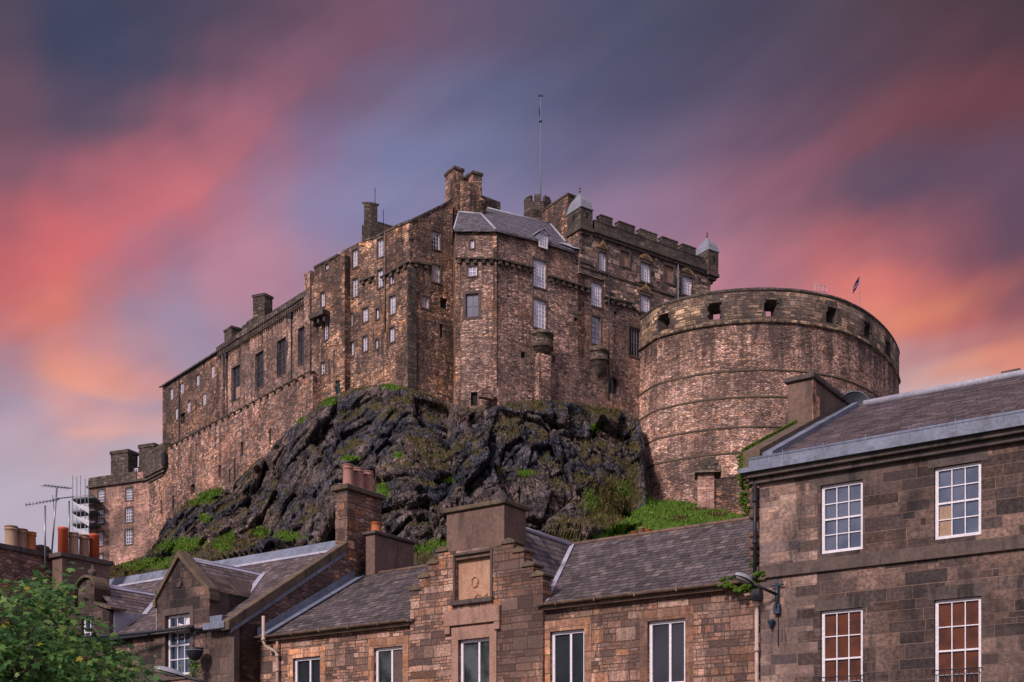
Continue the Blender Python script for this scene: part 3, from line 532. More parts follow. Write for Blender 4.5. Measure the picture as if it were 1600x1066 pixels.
def poly_px(fa, pts): return [(fa.t(a), fa.z(a, b)) for a, b in pts]
def corbels(mb, fa, pts, step, w, h, o, top=0.18):
    """a run of corbel blocks with a projecting course on top, along a polyline of (px, py)"""
    for (a, b) in zip(pts[:-1], pts[1:]):
        t0, z0, t1, z1 = fa.t(a[0]), fa.z(*a), fa.t(b[0]), fa.z(*b)
        n = max(1, int(abs(t1 - t0) / step))
        p = [fa.pt(t0, z0, 0), fa.pt(t1, z1, 0)]; nn = Vector((fa.n.x, fa.n.y, 0))
        q = [p[0], p[1], p[1] + nn * o, p[0] + nn * o]
        mb.hexa(q, [v + Vector((0, 0, top)) for v in q])
        for i in range(n):
            f = (i + 0.5) / n; t = t0 + (t1 - t0) * f; z = z0 + (z1 - z0) * f
            mb.fbox(fa, t - w / 2, t + w / 2, z - h, z - 0.02, -0.05, o * 0.8)
def cbox(mb, c, ld, ll, rd, rl, z0, z1):
    """upright block on a nearest corner c: its left face runs along ld, its right face along rd"""
    a = Vector((c[0], c[1])); L = Vector(ld).normalized() * ll; R = Vector(rd).normalized() * rl
    pl = [a + L, a, a + R, a + L + R]
    mb.hexa([Vector((p.x, p.y, z0)) for p in pl], [Vector((p.x, p.y, z1)) for p in pl])
def chimney_block(name, parent, mat, px, py, Y, ld, ll, rd, rl, zb, cope=0.25, cmat=None, over=0.12):
    c = P(px, py, Y); mb = MB(); cbox(mb, (c.x, c.y), ld, ll, rd, rl, zb, c.z - cope)
    o = mb.build(name, mat, parent)
    L = Vector(ld).normalized(); R = Vector(rd).normalized(); q = Vector((c.x, c.y)) - L * over - R * over
    mb = MB(); cbox(mb, (q.x, q.y), ld, ll + 2 * over, rd, rl + 2 * over, c.z - cope + 0.003, c.z)
    mb.build('coping', cmat or M['dark_stone'], o)
    return o
def dirs(fa): return (-fa.d.x, -fa.d.y), (-fa.n.x, -fa.n.y)

# ---- far wing of the great hall range
root = thing('castle_wing', 'long plain rubble wing at the castle far left with two rows of small pale windows', 'castle building', fA.pt(fA.t(300), 45))
H = []
def aw(px0, px1, py0, py1, **k):
    r = prect(fA, px0, px1, py0, py1); H.append((r, k)); return r
for q in [(265.5, 270.5, 606.5, 625), (281.5, 287, 598, 616), (306.5, 311.5, 585.5, 603), (329.5, 335, 571, 591), (273.5, 278, 637.5, 655), (292, 297.5, 627.5, 645), (316.5, 321.8, 614.5, 633.5)]: aw(*q)
r0 = prect(fA, 282, 289, 646, 662)
ol = poly_px(fA, [(254, 606.5), (344, 551)]); zt = ol[0][1]
ol = [(ol[0][0], 42), (ol[1][0], 42), (ol[1][0], zt), (ol[0][0], zt)]
mb = MB(); wall_face(mb, fA, ol, [h[0] for h in H] + [r0], 0.4, 9.0); mb.build('wall', M['wing_stone'], root)
for r, k in H: window(root, fA, r, 2, 4, 0.1, 0.05, 0.22, M['far_white_paint'], M['glass_white'])
mb = MB(); mb.face([fA.pt(r0[0], r0[2], -0.38), fA.pt(r0[1], r0[2], -0.38), fA.pt(r0[1], r0[3], -0.38), fA.pt(r0[0], r0[3], -0.38)]); mb.build('opening', M['shadow_room'], root)
t0, t1 = ol[0][0] - 0.4, ol[1][0]
mb = MB(); mb.prism([fA.pt(t0, zt + 0.02, 0.45), fA.pt(t1, zt + 0.02, 0.45), fA.pt(t1, zt + 1.7, -4.5), fA.pt(t0, zt + 1.7, -4.5)], (0, 0, 0.22)); mb.build('roof', M['slate_castle'], root)
mb = MB(); tt = fA.t(280.5); mb.tube([fA.pt(tt, zt, 0.12), fA.pt(tt, 44, 0.12)], 0.08, 6); mb.build('drain_pipe', M['black_iron'], root)

# ---- great hall
root = thing('great_hall', 'great hall of the castle with four tall dark mullioned windows under a corbelled eave', 'castle building', fA.pt(fA.t(420), 45))
fA2 = fA.off(0.5)
zc = fA2.z(412, 510.5)
H = [prect(fA2, *q) for q in [(362, 375, 570, 625), (399, 411.5, 551, 605), (433, 446.5, 531, 588), (466, 479.3, 513.5, 568.5)]]
zs0 = sum(h[2] for h in H) / 4; zs1 = sum(h[3] for h in H) / 4
H = [(h[0], h[1], zs0, zs1) for h in H]
ta, tb = fA2.t(343.5), fA2.t(489)
zp = zc + 0.75
mb = MB(); wall_face(mb, fA2, [(ta, 42), (tb, 42), (tb, zp), (ta, zp)], H, 0.5, 10); mb.build('wall', M['hall_stone'], root)
for h in H:
    w = window(root, fA2, h, 2, 4, 0.22, 0.2, 0.3, M['dark_frame'], M['glass_dark'], xs=[0.5])
    mb = MB(); m = 0.14
    mb.fbox(fA2, h[0] - m, h[0] - 0.003, h[2] - m, h[3] + m, -0.1, 0.03); mb.fbox(fA2, h[1] + 0.003, h[1] + m, h[2] - m, h[3] + m, -0.1, 0.03); mb.fbox(fA2, h[0], h[1], h[3] + 0.003, h[3] + m, -0.1, 0.03); mb.fbox(fA2, h[0], h[1], h[2] - m, h[2] - 0.003, -0.1, 0.06)
    mb.build('surround', M['dressed_grey'], w)
h = H[0]; mb = MB(); mb.fbox(fA2, h[0] + 0.9, h[1] - 0.25, h[2] + 0.35, h[2] + 2.0, -0.29, -0.25); mb.build('blind', M['dressed_pink'], root)
mb = MB()
n = 44
for i in range(n):
    t = ta + (tb - ta) * (i + 0.5) / n; mb.fbox(fA2, t - 0.17, t + 0.17, zc - 0.62, zc + 0.12, -0.05, 0.5)
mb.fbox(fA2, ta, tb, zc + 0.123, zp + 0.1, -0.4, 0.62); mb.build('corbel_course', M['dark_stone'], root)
zr = fA.off(-4.5).z(481, 452.5)
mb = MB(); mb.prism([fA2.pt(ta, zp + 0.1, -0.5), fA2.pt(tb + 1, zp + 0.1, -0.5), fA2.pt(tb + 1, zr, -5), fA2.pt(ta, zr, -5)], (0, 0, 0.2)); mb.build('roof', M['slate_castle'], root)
# crow-stepped end gable of the hall with its chimneys
g = MB(); steps = [(344, 540), (349.5, 536), (366, 529), (371, 521), (378, 510), (385, 503), (392, 496)]
fAg = fA.off(-1.0)
for (a, b), (a2, b2) in zip(steps[:-1], steps[1:]):
    g.fbox(fAg, fAg.t(a), fAg.t(a2) + 0.4, zp, fAg.z(a, b), -1.2, 0)
g.build('gable', M['dark_stone'], root)
l, rr_ = dirs(fA)
chimney_block('chimney', root, M['dark_stone'], 362, 509, 183.5, l, 2.4, (-l[1] * -1, l[0] * -1), 0.001 + 1.6, zp, 0.3)
chimney_block('chimney', root, M['dark_stone'], 413.5, 458, 178, (-0.93, 0.36), 2.0, (0.55, 0.83), 1.6, zp, 0.35)
for px in (355.5, 456.5):
    mb = MB(); tt = fA2.t(px); mb.tube([fA2.pt(tt, zc - 0.5, 0.13), fA2.pt(tt, 50, 0.13)], 0.09, 6); mb.fbox(fA2, tt - 0.3, tt + 0.3, zc - 1.3, zc - 0.6, 0.02, 0.4); mb.build('drain_pipe', M['black_iron'], root)
mb = MB(); tt = fA2.t(350); mb.fbox(fA2, tt - 0.25, tt + 0.25, 46, zc - 0.6, 0.0, 0.3); mb.build('pilaster', M['hall_stone'], root)
mb = MB(); mb.fbox(fA2, tb - 1.3, tb + 0.2, 44, zc + 3.2, -3, 0.6); mb.build('buttress', M['hall_stone'], root)

# ---- curtain wall with low crenels, slits and a corner turret
root = thing('curtain_wall', 'low crenellated curtain wall of pinkish rubble stepping down the rock below the great hall', 'castle wall', fH.pt(fH.t(350), 40))
zt = fH.z(400, 632)
ta, tb = fH.t(233), fH.t(489)
slits = [prect(fH, *q) for q in [(341.5, 345, 727, 748), (365, 368, 716, 751), (420.5, 423.5, 669.5, 690), (376, 380, 691.5, 711), (250.5, 253.3, 782, 803), (269.5, 272, 774, 794), (357.5, 360, 733, 755)]]
arch = prect(fH, 297.5, 304.5, 757, 771)
top = []
n = 24; L = tb - ta - 5
tcr = ta + 5
for i in range(n):
    a = tcr + L * i / n; b = tcr + L * (i + 0.62) / n; c2 = tcr + L * (i + 1) / n
    top += [(a, zt + 0.55), (b, zt + 0.55), (b, zt), (c2, zt)]
pts = [(ta, 15), (tb, 15), (tb, zt)] + top[::-1][1:] + [(tcr, zt + 0.55), (ta, zt + 0.55)]
pp = []
for q in pts:
    if not pp or (abs(q[0] - pp[-1][0]) + abs(q[1] - pp[-1][1])) > 1e-5: pp.append(q)
mb = MB(); wall_face(mb, fH, pp, slits + [arch], 0.6, 1.6); mb.build('wall', M['curtain_stone'], root)
for q in slits + [arch]:
    mb = MB(); mb.face([fH.pt(q[0], q[2], -0.58), fH.pt(q[1], q[2], -0.58), fH.pt(q[1], q[3], -0.58), fH.pt(q[0], q[3], -0.58)]); mb.build('opening', M['shadow_room'], root)
mb = MB()
for i in range(n):
    a = tcr + L * i / n; b = tcr + L * (i + 0.62) / n
    mb.fbox(fH, a - 0.05, b + 0.05, zt + 0.55 + 0.003, zt + 0.75, -0.9, 0.12)
mb.build('coping', M['dark_stone'], root)
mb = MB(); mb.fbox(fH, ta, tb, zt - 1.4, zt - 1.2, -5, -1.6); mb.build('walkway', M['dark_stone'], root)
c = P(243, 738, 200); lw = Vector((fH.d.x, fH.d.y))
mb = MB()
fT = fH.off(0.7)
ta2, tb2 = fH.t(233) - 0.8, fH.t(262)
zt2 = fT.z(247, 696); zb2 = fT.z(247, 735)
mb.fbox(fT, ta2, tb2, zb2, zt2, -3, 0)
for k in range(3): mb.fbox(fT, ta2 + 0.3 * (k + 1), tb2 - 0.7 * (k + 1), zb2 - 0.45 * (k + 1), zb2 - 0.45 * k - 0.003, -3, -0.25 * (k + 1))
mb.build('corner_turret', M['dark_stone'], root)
mb = MB(); mb.fbox(fT, fT.t(252), fT.t(257), fT.z(254, 728), fT.z(254, 708), -0.3, 0.01); mb.build('opening', M['shadow_room'], root)

# ---- lodging: the tall orange block left of the palace corner
root = thing('castle_lodging', 'tall weathered orange rubble lodging with scattered white sash windows and a sloping wallhead', 'castle building', fC.pt(fC.t(590), 50))
def addwins(fa, lst):
    out = []
    for q, k in lst: out.append((prect(fa, *q), k))
    return out
WP = dict(paint=M['far_white_paint'], frame=0.12, bar=0.06, recess=0.28)
gr = random.Random(4)
def gpick(): return M[gr.choice(['glass_white', 'glass_white', 'glass_pale', 'glass_pale', 'glass_mid'])]
cw = addwins(fC, [((550.5, 559, 389.5, 417.5), dict(cols=2, rows=4)), ((550.5, 559.5, 435, 464), dict(cols=2, rows=4)), ((589.8, 599.3, 373, 402), dict(cols=2, rows=4)), ((589.8, 598.6, 421, 449), dict(cols=2, rows=4)),
    ((608.7, 616.3, 428.5, 444), dict(cols=2, rows=2)), ((608.5, 618.3, 462, 491), dict(cols=2, rows=4)), ((566.3, 575.2, 481, 503), dict(cols=2, rows=3)), ((587.3, 592.3, 482, 498.5), dict(cols=1, rows=3)), ((544, 551, 490, 511), dict(cols=2, rows=3)),
    ((566.3, 574.2, 525, 549), dict(cols=2, rows=3)), ((586.5, 591.3, 529.5, 545), dict(cols=1, rows=3)), ((608.5, 616.3, 511.5, 534.5), dict(cols=2, rows=3)), ((545, 553.3, 534, 556.5), dict(cols=2, rows=3))])
top = poly_px(fC, [(640, 347.5), (618, 356), (586, 373), (568, 377.5), (567.5, 375.5), (530, 394.5), (529.5, 399.5)])
ta = fC.t(529.5)
mb = MB(); wall_face(mb, fC, [(ta, 44), (fC.t(640), 44)] + top, [h[0] for h in cw], 0.45, 8); mb.build('wall', M['lodging_stone'], root)
bw = addwins(fB, [((501, 507.8, 456.5, 479.5), dict(cols=2, rows=3)), ((506.2, 512.4, 502, 531), dict(cols=2, rows=4)), ((501, 507.8, 566, 585), dict(cols=2, rows=3)), ((508, 513.5, 412, 421.5), dict(cols=2, rows=1))])
ta, tb = fB.t(487), fB.t(538.5)
door = prect(fB, 524.3, 531.3, 594.5, 616)
top = poly_px(fB, [(538.5, 397.5), (528, 400.5), (491, 420), (490.5, 440), (487, 446)])
mb = MB(); wall_face(mb, fB, [(ta, 44), (tb, 44)] + top, [h[0] for h in bw] + [door], 0.4, 8); mb.build('wall', M['lodging_stone'], root)
dw = addwins(fD, [((674, 688, 361.5, 389.5), dict(cols=3, rows=4, glass=M['glass_mid'])), ((675, 688, 414, 441), dict(cols=3, rows=3)), ((659.5, 670.2, 463, 481.3), dict(cols=2, rows=2))])
dark = prect(fD, 687.8, 699, 466, 482); slit = prect(fD, 687.5, 692, 507, 528)
top = poly_px(fD, [(707, 313), (694, 321), (640, 347.5)])
mb = MB(); wall_face(mb, fD, [(fD.t(640), 42), (fD.t(707), 42)] + top, [h[0] for h in dw] + [dark, slit], 0.4, 9); mb.build('wall', M['lodging_stone'], root)
for fa, lst in ((fC, cw), (fB, bw), (fD, dw)):
    for r, k in lst:
        kk = dict(WP); kk['glass'] = gpick(); kk.update(k); w = window(root, fa, r, **kk)
        mb = MB(); m = 0.2
        mb.fbox(fa, r[0] - m, r[0] - 0.003, r[2] - 0.1, r[3] + m, -0.05, 0.03); mb.fbox(fa, r[1] + 0.003, r[1] + m, r[2] - 0.1, r[3] + m, -0.05, 0.03); mb.fbox(fa, r[0], r[1], r[3] + 0.003, r[3] + m, -0.05, 0.04); mb.fbox(fa, r[0] - 0.1, r[1] + 0.1, r[2] - 0.18, r[2] - 0.003, -0.05, 0.09)
        mb.build('surround', M['dressed_grey'], w)
for fa, q in ((fD, dark), (fD, slit)):
    mb = MB(); mb.face([fa.pt(q[0], q[2], -0.38), fa.pt(q[1], q[2], -0.38), fa.pt(q[1], q[3], -0.38), fa.pt(q[0], q[3], -0.38)]); mb.build('opening', M['shadow_room'], root)
# arched green door
t0, t1, z0, z1 = door
mb = MB(); arcp = [(t0, z0), (t1, z0)] + [((t0 + t1) / 2 + (t1 - t0) / 2 * math.cos(a), z1 - (t1 - t0) / 2 + (t1 - t0) / 2 * math.sin(a)) for a in [k * math.pi / 10 for k in range(11)]]
mb.prism([fB.pt(a, b, -0.2) for a, b in arcp], (-fB.n.x * 0.1, -fB.n.y * 0.1, 0)); dd = mb.build('door', M['door_green'], root)
mb = MB(); mb.fbox(fB, (t0 + t1) / 2 - 0.03, (t0 + t1) / 2 + 0.03, z0 + 0.1, z1 - 0.2, -0.2, -0.17); mb.build('handle', M['black_iron'], dd)
# string course of corbels around the block, projecting balcony, rain pipes, wallhead coping
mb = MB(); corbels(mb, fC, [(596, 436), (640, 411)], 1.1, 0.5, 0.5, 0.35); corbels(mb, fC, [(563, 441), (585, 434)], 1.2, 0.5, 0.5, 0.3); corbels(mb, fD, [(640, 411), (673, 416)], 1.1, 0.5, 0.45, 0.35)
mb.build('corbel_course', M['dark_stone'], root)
mb = MB(); tq0, tq1 = fB.t(494), fB.t(516); zq = fB.z(505, 494); mb.fbox(fB, tq0, tq1, zq - 0.45, zq + 0.25, -0.05, 1.3)
for f in (0.1, 0.5, 0.9): mb.fbox(fB, tq0 + (tq1 - tq0) * f - 0.2, tq0 + (tq1 - tq0) * f + 0.2, zq - 1.2, zq - 0.45, -0.05, 0.9)
mb.build('balcony', M['dark_stone'], root)
mb = MB()
for fa, pts in ((fC, [(640, 347.5), (618, 356), (586, 373), (568, 377.5)]), (fB, [(528, 400.5), (491, 420)]), (fD, [(640, 347.5), (694, 321), (707, 313)])):
    for a, b in zip(pts[:-1], pts[1:]):
        p0, p1 = fa.px(*a, 0.12), fa.px(*b, 0.12); nn = Vector((fa.n.x, fa.n.y, 0)) * -0.9
        q = [p0, p1, p1 + nn, p0 + nn]; mb.hexa([v + Vector((0, 0, 0.004)) for v in q], [v + Vector((0, 0, 0.28)) for v in q])
mb.build('coping', M['dark_stone'], root)
mb = MB(); tt = fC.t(602.5); mb.tube([fC.pt(tt, fC.z(602, 362), 0.12), fC.pt(tt, fC.z(602, 520), 0.12)], 0.1, 6); mb.build('drain_pipe', M['gutter_brown'], root)
mb = MB(); tt = fD.t(640) ; mb.fbox(fD, tt - 0.3, tt + 0.9, 46, fD.z(640, 418), -0.2, 0.14); mb.build('quoin', M['dark_stone'], root)
lC, _ = dirs(fC); LB = (-0.62, 0.78); RB = (0.80, 0.60)
zb = fC.z(640, 370)
chimney_block('chimney', root, M['dark_stone'], 579.5, 316, 158.5, (-0.97, -0.05), 0.9, (0.9, 0.44), 0.9, zb - 3, 0.3)
mb = MB(); c = P(578, 352, 158.4); cbox(mb, (c.x, c.y), (-0.97, -0.05), 1.05, (0.9, 0.44), 1.1, zb - 3, c.z); mb.build('chimney', M['dark_stone'], root)
mb = MB(); p0, p1 = P(590, 346, 161), P(617, 354, 163); nn = Vector((-0.4, 3, 0))
mb.hexa([Vector((p.x, p.y, zb - 4)) for p in (p0, p1, p1 + nn, p0 + nn)], [p0, p1, p1 + nn, p0 + nn]); mb.build('rear_roof', M['dark_stone'], root)
chimney_block('chimney', root, M['lodging_stone'], 710, 259.5, 156.6, (-0.55, 0.83), 2.35, (0.83, 0.55), 1.35, zb, 0.35)
chimney_block('chimney', root, M['lodging_stone'], 739, 267, 157.4, (-0.62, 0.78), 2.2, (0.83, 0.5), 1.35, zb, 0.35)
mb = MB(); c = P(724, 335, 156.5); cbox(mb, (c.x, c.y), (-0.62, 0.78), 3.0, (0.83, 0.5), 2.6, zb - 3, P(724, 284, 156.8).z); mb.build('chimney', M['lodging_stone'], root)
mb = MB(); p0, p1 = P(750, 304, 159.5), P(782, 316, 162); nn = Vector((-0.5, 1.2, 0))
mb.hexa([Vector((p.x, p.y, zb)) for p in (p0, p1, p1 + nn, p0 + nn)], [p0, p1, p1 + nn, p0 + nn]); mb.build('chimney', M['dark_stone'], root)
mb = MB(); c = P(752, 318, 156); mb.lathe((c.x, c.y, zb), [(0.62, 0), (0.62, c.z - zb), (0.7, c.z - zb + 0.03), (0.66, c.z - zb + 0.2), (0.3, c.z - zb + 0.5), (0.02, c.z - zb + 0.55)], 14); mb.build('stair_head', M['lodging_stone'], root)
for px, py, h in ((586, 312, 2.6), (599, 341, 1.8)):
    mb = MB(); c = P(px, py, 159); mb.tube([c - Vector((0, 0, 1)), c + Vector((0, 0, h * 0.6))], 0.05, 5); mb.build('finial', M['black_iron'], root)

# ---- palace corner: big bay with slate roof, bartizans and tall sashes
root = thing('palace_range', 'broad pinkish rubble palace front with bluish slate roof, two bartizans and tall white sash windows', 'castle building', fF.pt(fF.t(850), 50))
zE = fE.z(775, 362); 
fEo, fFo, fSo = fE.off(0.35), fF.off(0.35), fS
ew = addwins(fE, [((734.3, 740.5, 375, 388.3), dict(cols=1, rows=2)), ((731, 745, 415.5, 431.5), dict(cols=2, rows=2))])
big = prect(fE, 727.5, 747.5, 459, 495)
low = [prect(fE, 715, 726, 626.5, 636), prect(fE, 736.5, 746, 613, 630)]
low = [prect(fE, 735.5, 746, 613, 634)]
mb = MB(); wall_face(mb, fE, [(fE.t(712), 40), (fE.t(775), 40), (fE.t(775), zE), (fE.t(712), fE.z(712, 362))], [h[0] for h in ew] + [big] + low, 0.4, 5); mb.build('wall', M['palace_stone'], root)
mb = MB(); wall_face(mb, fS, [(fS.t(706.3), 42), (fS.t(712), 42), (fS.t(712), fE.z(712, 362)), (fS.t(706.3), fE.z(712, 362))], [], 0.4, 0); mb.build('wall', M['lodging_stone'], root)
WP2 = dict(paint=M['far_white_paint'], glass=M['glass_pale'], frame=0.13, bar=0.07, recess=0.22)
fw = addwins(fF, [((833.8, 853.2, 407, 449.5), dict(cols=4, rows=7)), ((833.8, 853.2, 469, 513), dict(cols=4, rows=6)), ((924, 940, 442.5, 479), dict(cols=4, rows=6)), ((894.8, 905.3, 388.5, 409.5), dict(cols=2, rows=3))])
fdk = addwins(fF, [((925.3, 938.3, 494.5, 538), dict(cols=2, rows=5, glass=M['glass_mid'], paint=M['mullion_grey'])), ((983, 1001.5, 512.5, 557.5), dict(cols=4, rows=2, glass=M['glass_dark'], paint=M['mullion_grey']))])
arch = prect(fF, 951.5, 966, 589.5, 615.7)
slot = [prect(fF, 814, 821, 550, 560), prect(fF, 863, 867, 556, 567), prect(fF, 897.5, 902, 496, 502), prect(fF, 960, 964, 487, 492), prect(fF, 913, 916, 520, 528)]
top = poly_px(fF, [(1003, 425), (940, 395), (894, 394.5), (835, 376.5), (781, 361.8), (775, 362)])
top = [(top[0][0], fF.z(905, 385)), (fF.t(905), fF.z(905, 385)), (fF.t(904.9), fF.z(894, 394))] + top[2:]
zup = fF.z(905, 386)
mb = MB(); wall_face(mb, fF, [(fF.t(775), 40), (fF.t(1010), 40), (fF.t(1010), zup), (fF.t(906), zup)] + poly_px(fF, [(906, 396), (894, 394.5), (835, 376.5), (781, 361.8), (775, 362)]), [h[0] for h in fw + fdk] + [arch] + slot, 0.45, 8); mb.build('wall', M['palace_stone'], root)
for fa, lst in ((fE, ew), (fF, fw), (fF, fdk)):
    for r, k in lst:
        kk = dict(WP2); kk.update(k); w = window(root, fa, r, **kk)
        mb = MB(); m = 0.22
        mb.fbox(fa, r[0] - m, r[0] - 0.003, r[2] - 0.1, r[3] + m, -0.05, 0.03); mb.fbox(fa, r[1] + 0.003, r[1] + m, r[2] - 0.1, r[3] + m, -0.05, 0.03); mb.fbox(fa, r[0], r[1], r[3] + 0.003, r[3] + m + 0.1, -0.05, 0.04); mb.fbox(fa, r[0] - 0.1, r[1] + 0.1, r[2] - 0.18, r[2] - 0.003, -0.05, 0.1)
        mb.build('surround', M['dressed_grey'], w)
w = window(root, fE, big, 2, 2, 0.12, 0.14, 0.3, M['mullion_grey'], M['glass_mid'])
mb = MB(); r = big; m = 0.35
mb.fbox(fE, r[0] - m, r[0] - 0.003, r[2] - m, r[3] + m, -0.05, 0.04); mb.fbox(fE, r[1] + 0.003, r[1] + m, r[2] - m, r[3] + m, -0.05, 0.04); mb.fbox(fE, r[0], r[1], r[3] + 0.003, r[3] + m, -0.05, 0.05); mb.fbox(fE, r[0], r[1], r[2] - m, r[2] - 0.003, -0.05, 0.06); mb.build('surround', M['dressed_grey'], w)
for fa, q in [(fE, low[0])] + [(fF, s_) for s_ in slot]:
    mb = MB(); mb.face([fa.pt(q[0], q[2], -0.38), fa.pt(q[1], q[2], -0.38), fa.pt(q[1], q[3], -0.38), fa.pt(q[0], q[3], -0.38)]); mb.build('opening', M['shadow_room'], root)
# pointed chapel window
r = arch; w = window(root, fF, r, 2, 1, 0.1, 0.12, 0.35, M['mullion_grey'], M['glass_dark'])
mb = MB(); c0 = (r[0] + r[1]) / 2; hw = (r[1] - r[0]) / 2; zsp = r[3] - hw * 1.3
arcs = [(c0 - hw, r[2])] + [(c0 - hw * math.cos(a), zsp + hw * 1.3 * math.sin(a)) for a in [k * math.pi / 12 for k in range(13)]] + [(c0 + hw, r[2])]
outer = [(c0 + (t - c0) * 1.35, z if z <= r[2] + 0.01 else zsp + (z - zsp) * 1.3) for t, z in arcs]
for i in range(len(arcs) - 1):
    a, b, c_, d_ = arcs[i], arcs[i + 1], outer[i + 1], outer[i]
    mb.prism([fF.pt(*a, 0.06), fF.pt(*b, 0.06), fF.pt(*c_, 0.06), fF.pt(*d_, 0.06)], (-fF.n.x * 0.3, -fF.n.y * 0.3, 0))
for sgn in (-1, 1):   # spandrels close the square corners behind the arch
    mb.prism([fF.pt(c0 + sgn * hw, zsp, -0.1), fF.pt(c0 + sgn * hw, r[3], -0.1), fF.pt(c0 + sgn * hw * 0.1, r[3], -0.1), fF.pt(c0 + sgn * hw * 0.72, zsp + hw * 0.9, -0.1)], (-fF.n.x * 0.2, -fF.n.y * 0.2, 0))
mb.build('surround', M['dressed_grey'], w)
# overhanging upper storey on its corbel table
mb = MB(); corbels(mb, fE, [(712, 406), (775, 407)], 0.9, 0.45, 0.5, 0.4); corbels(mb, fF, [(775, 407), (833, 421)], 0.9, 0.45, 0.5, 0.4); corbels(mb, fF, [(855, 433), (922, 453.5)], 0.9, 0.45, 0.5, 0.4); corbels(mb, fF, [(942, 466), (986, 477)], 0.9, 0.45, 0.55, 0.5)
mb.build('corbel_course', M['dark_stone'], root)
mb = MB(); mb.fbox(fE, fE.t(775) - 0.35, fE.t(775) + 0.1, 44, zE - 0.5, -0.1, 0.06); mb.fbox(fE, fE.t(712), fE.t(719), 44, fE.z(712, 400), -0.1, 0.05); mb.build('quoin', M['lodging_stone'], root)
# slate roof
fr = fF.off(-6.0)
e0 = fE.px(710.5, 361, 0.45); e1 = fE.px(776, 361.3, 0.45); e2 = fF.px(835, 376, 0.45); e3 = fF.px(894, 394, 0.45)
r1 = P(717, 331, 156.5); r2 = P(752, 334.6, 155.2); r3 = P(761, 325, 159); r4 = P(860, 350, fr.Y(860)); r5 = P(884, 378, fF.Y(884) + 1.2)
mb = MB()
mb.face([e0, e1, r2, r1]); mb.face([e1, r4, r3, r2]); mb.face([e1, e2, r5, r4]); mb.face([e2, e3, r5])
for a, b in ((e0, e1), (e1, e2), (e2, e3)): mb.face([a - Vector((0, 0, 0.25)), b - Vector((0, 0, 0.25)), b, a])
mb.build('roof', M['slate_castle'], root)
mb = MB()
for a, b in ((r1, r2), (e1, r2), (r3, r4), (r4, r5), (e0, r1)):
    mb.tube([a, b], 0.13, 6)
mb.build('lead_flashing', M['lead_pale'], root)
# dormers
def dormer(fa, px0, px1, pyt, pyb, pk, depth, cheek):
    r = prect(fa, px0, px1, pyt, pyb); o = 0.45
    w = window(root, fa.off(o + 0.22), r, 3, 4, 0.16, 0.07, 0.2, M['far_white_paint'], M['glass_pale'], name='dormer_window')
    zp_ = fa.z((px0 + px1) / 2, pk); tm = (r[0] + r[1]) / 2
    mb = MB(); mb.fbox(fa, r[0] - 0.05, r[0], r[2] + 0.8, r[3], -depth, o + 0.2); mb.fbox(fa, r[1], r[1] + 0.05, r[2] + 0.8, r[3], -depth, o + 0.2); mb.build('cheek', M['lead'], w)
    mb = MB()
    for s in (r[0] - 0.25, r[1] + 0.25):
        a = fa.pt(s, r[3] - 0.05, o + 0.35); b = fa.pt(tm, zp_, o + 0.35); nn = Vector((-fa.n.x, -fa.n.y, 0)) * depth
        mb.prism([a, b, b + nn, a + nn], (0, 0, 0.12))
    mb.prism([fa.pt(r[0], r[3], o + 0.2), fa.pt(r[1], r[3], o + 0.2), fa.pt(tm, zp_, o + 0.2)], (-fa.n.x * 0.2, -fa.n.y * 0.2, 0))
    mb.build('dormer_roof', M['lead_pale'], w)
dormer(fF, 838.5, 852, 368, 390, 361, 2.4, 1)
mb = MB(); a = fF.px(872, 379, 0.3); b = fF.px(893, 388.5, 0.35); c = fF.px(893, 386, -2.2); 
mb.face([fF.px(872, 379.5, 0.1), fF.px(895, 389, 0.3), fF.px(907, 391, 0.3), P(886, 379, fF.Y(886) + 1.5)]); mb.build('lead_gutter', M['lead_pale'], root)
# bartizans
def bartizan(px0, px1, pyt, pyb, tail, cap_py):
    tm = fF.t((px0 + px1) / 2); r = (fF.t(px1) - fF.t(px0)) / 2 * 0.92; pm = (px0 + px1) / 2
    zt_, zb_, ztail, zc_ = fF.z(pm, pyt), fF.z(pm, pyb), fF.z(pm, tail), fF.z(pm, cap_py)
    c = fF.pt(tm, 0, -0.2)
    prof = [(0.12, ztail), (r * 0.35, ztail + (zb_ - ztail) * 0.25), (r * 0.4, ztail + (zb_ - ztail) * 0.35), (r * 0.62, ztail + (zb_ - ztail) * 0.55), (r * 0.66, ztail + (zb_ - ztail) * 0.62), (r * 0.86, ztail + (zb_ - ztail) * 0.85), (r * 0.9, zb_), (r * 1.03, zb_ + 0.06), (r * 1.03, zb_ + 0.3), (r * 0.97, zb_ + 0.32), (r * 0.97, zt_ - 0.3), (r * 1.06, zt_ - 0.28), (r * 1.06, zt_)]
    mb = MB(); mb.lathe((c.x, c.y, 0), prof, 20); b = mb.build('bartizan', M['dark_stone'], root)
    mb = MB(); mb.lathe((c.x, c.y, 0), [(r * 1.02, zt_ + 0.003), (r * 0.7, zt_ + (zc_ - zt_) * 0.6), (r * 0.25, zc_)], 20); mb.build('cap', M['coping_stone'], b)
bartizan(830.5, 863.5, 523, 546, 562, 515); bartizan(921, 950, 549, 567, 592, 540)
mb = MB(); mb.fbox(fF, fF.t(836.5), fF.t(855), 44, fF.z(845, 556), -0.2, 0.75); mb.build('buttress', M['palace_stone'], root)
mb = MB(); mb.fbox(fF, fF.t(748), fF.t(768), fF.z(760, 624), fF.z(760, 612), -0.3, 0.5); mb.fbox(fF, fF.t(775.5), fF.t(828), 40, fF.z(800, 611), -0.3, 0.5); mb.build('plinth', M['palace_stone'], root)

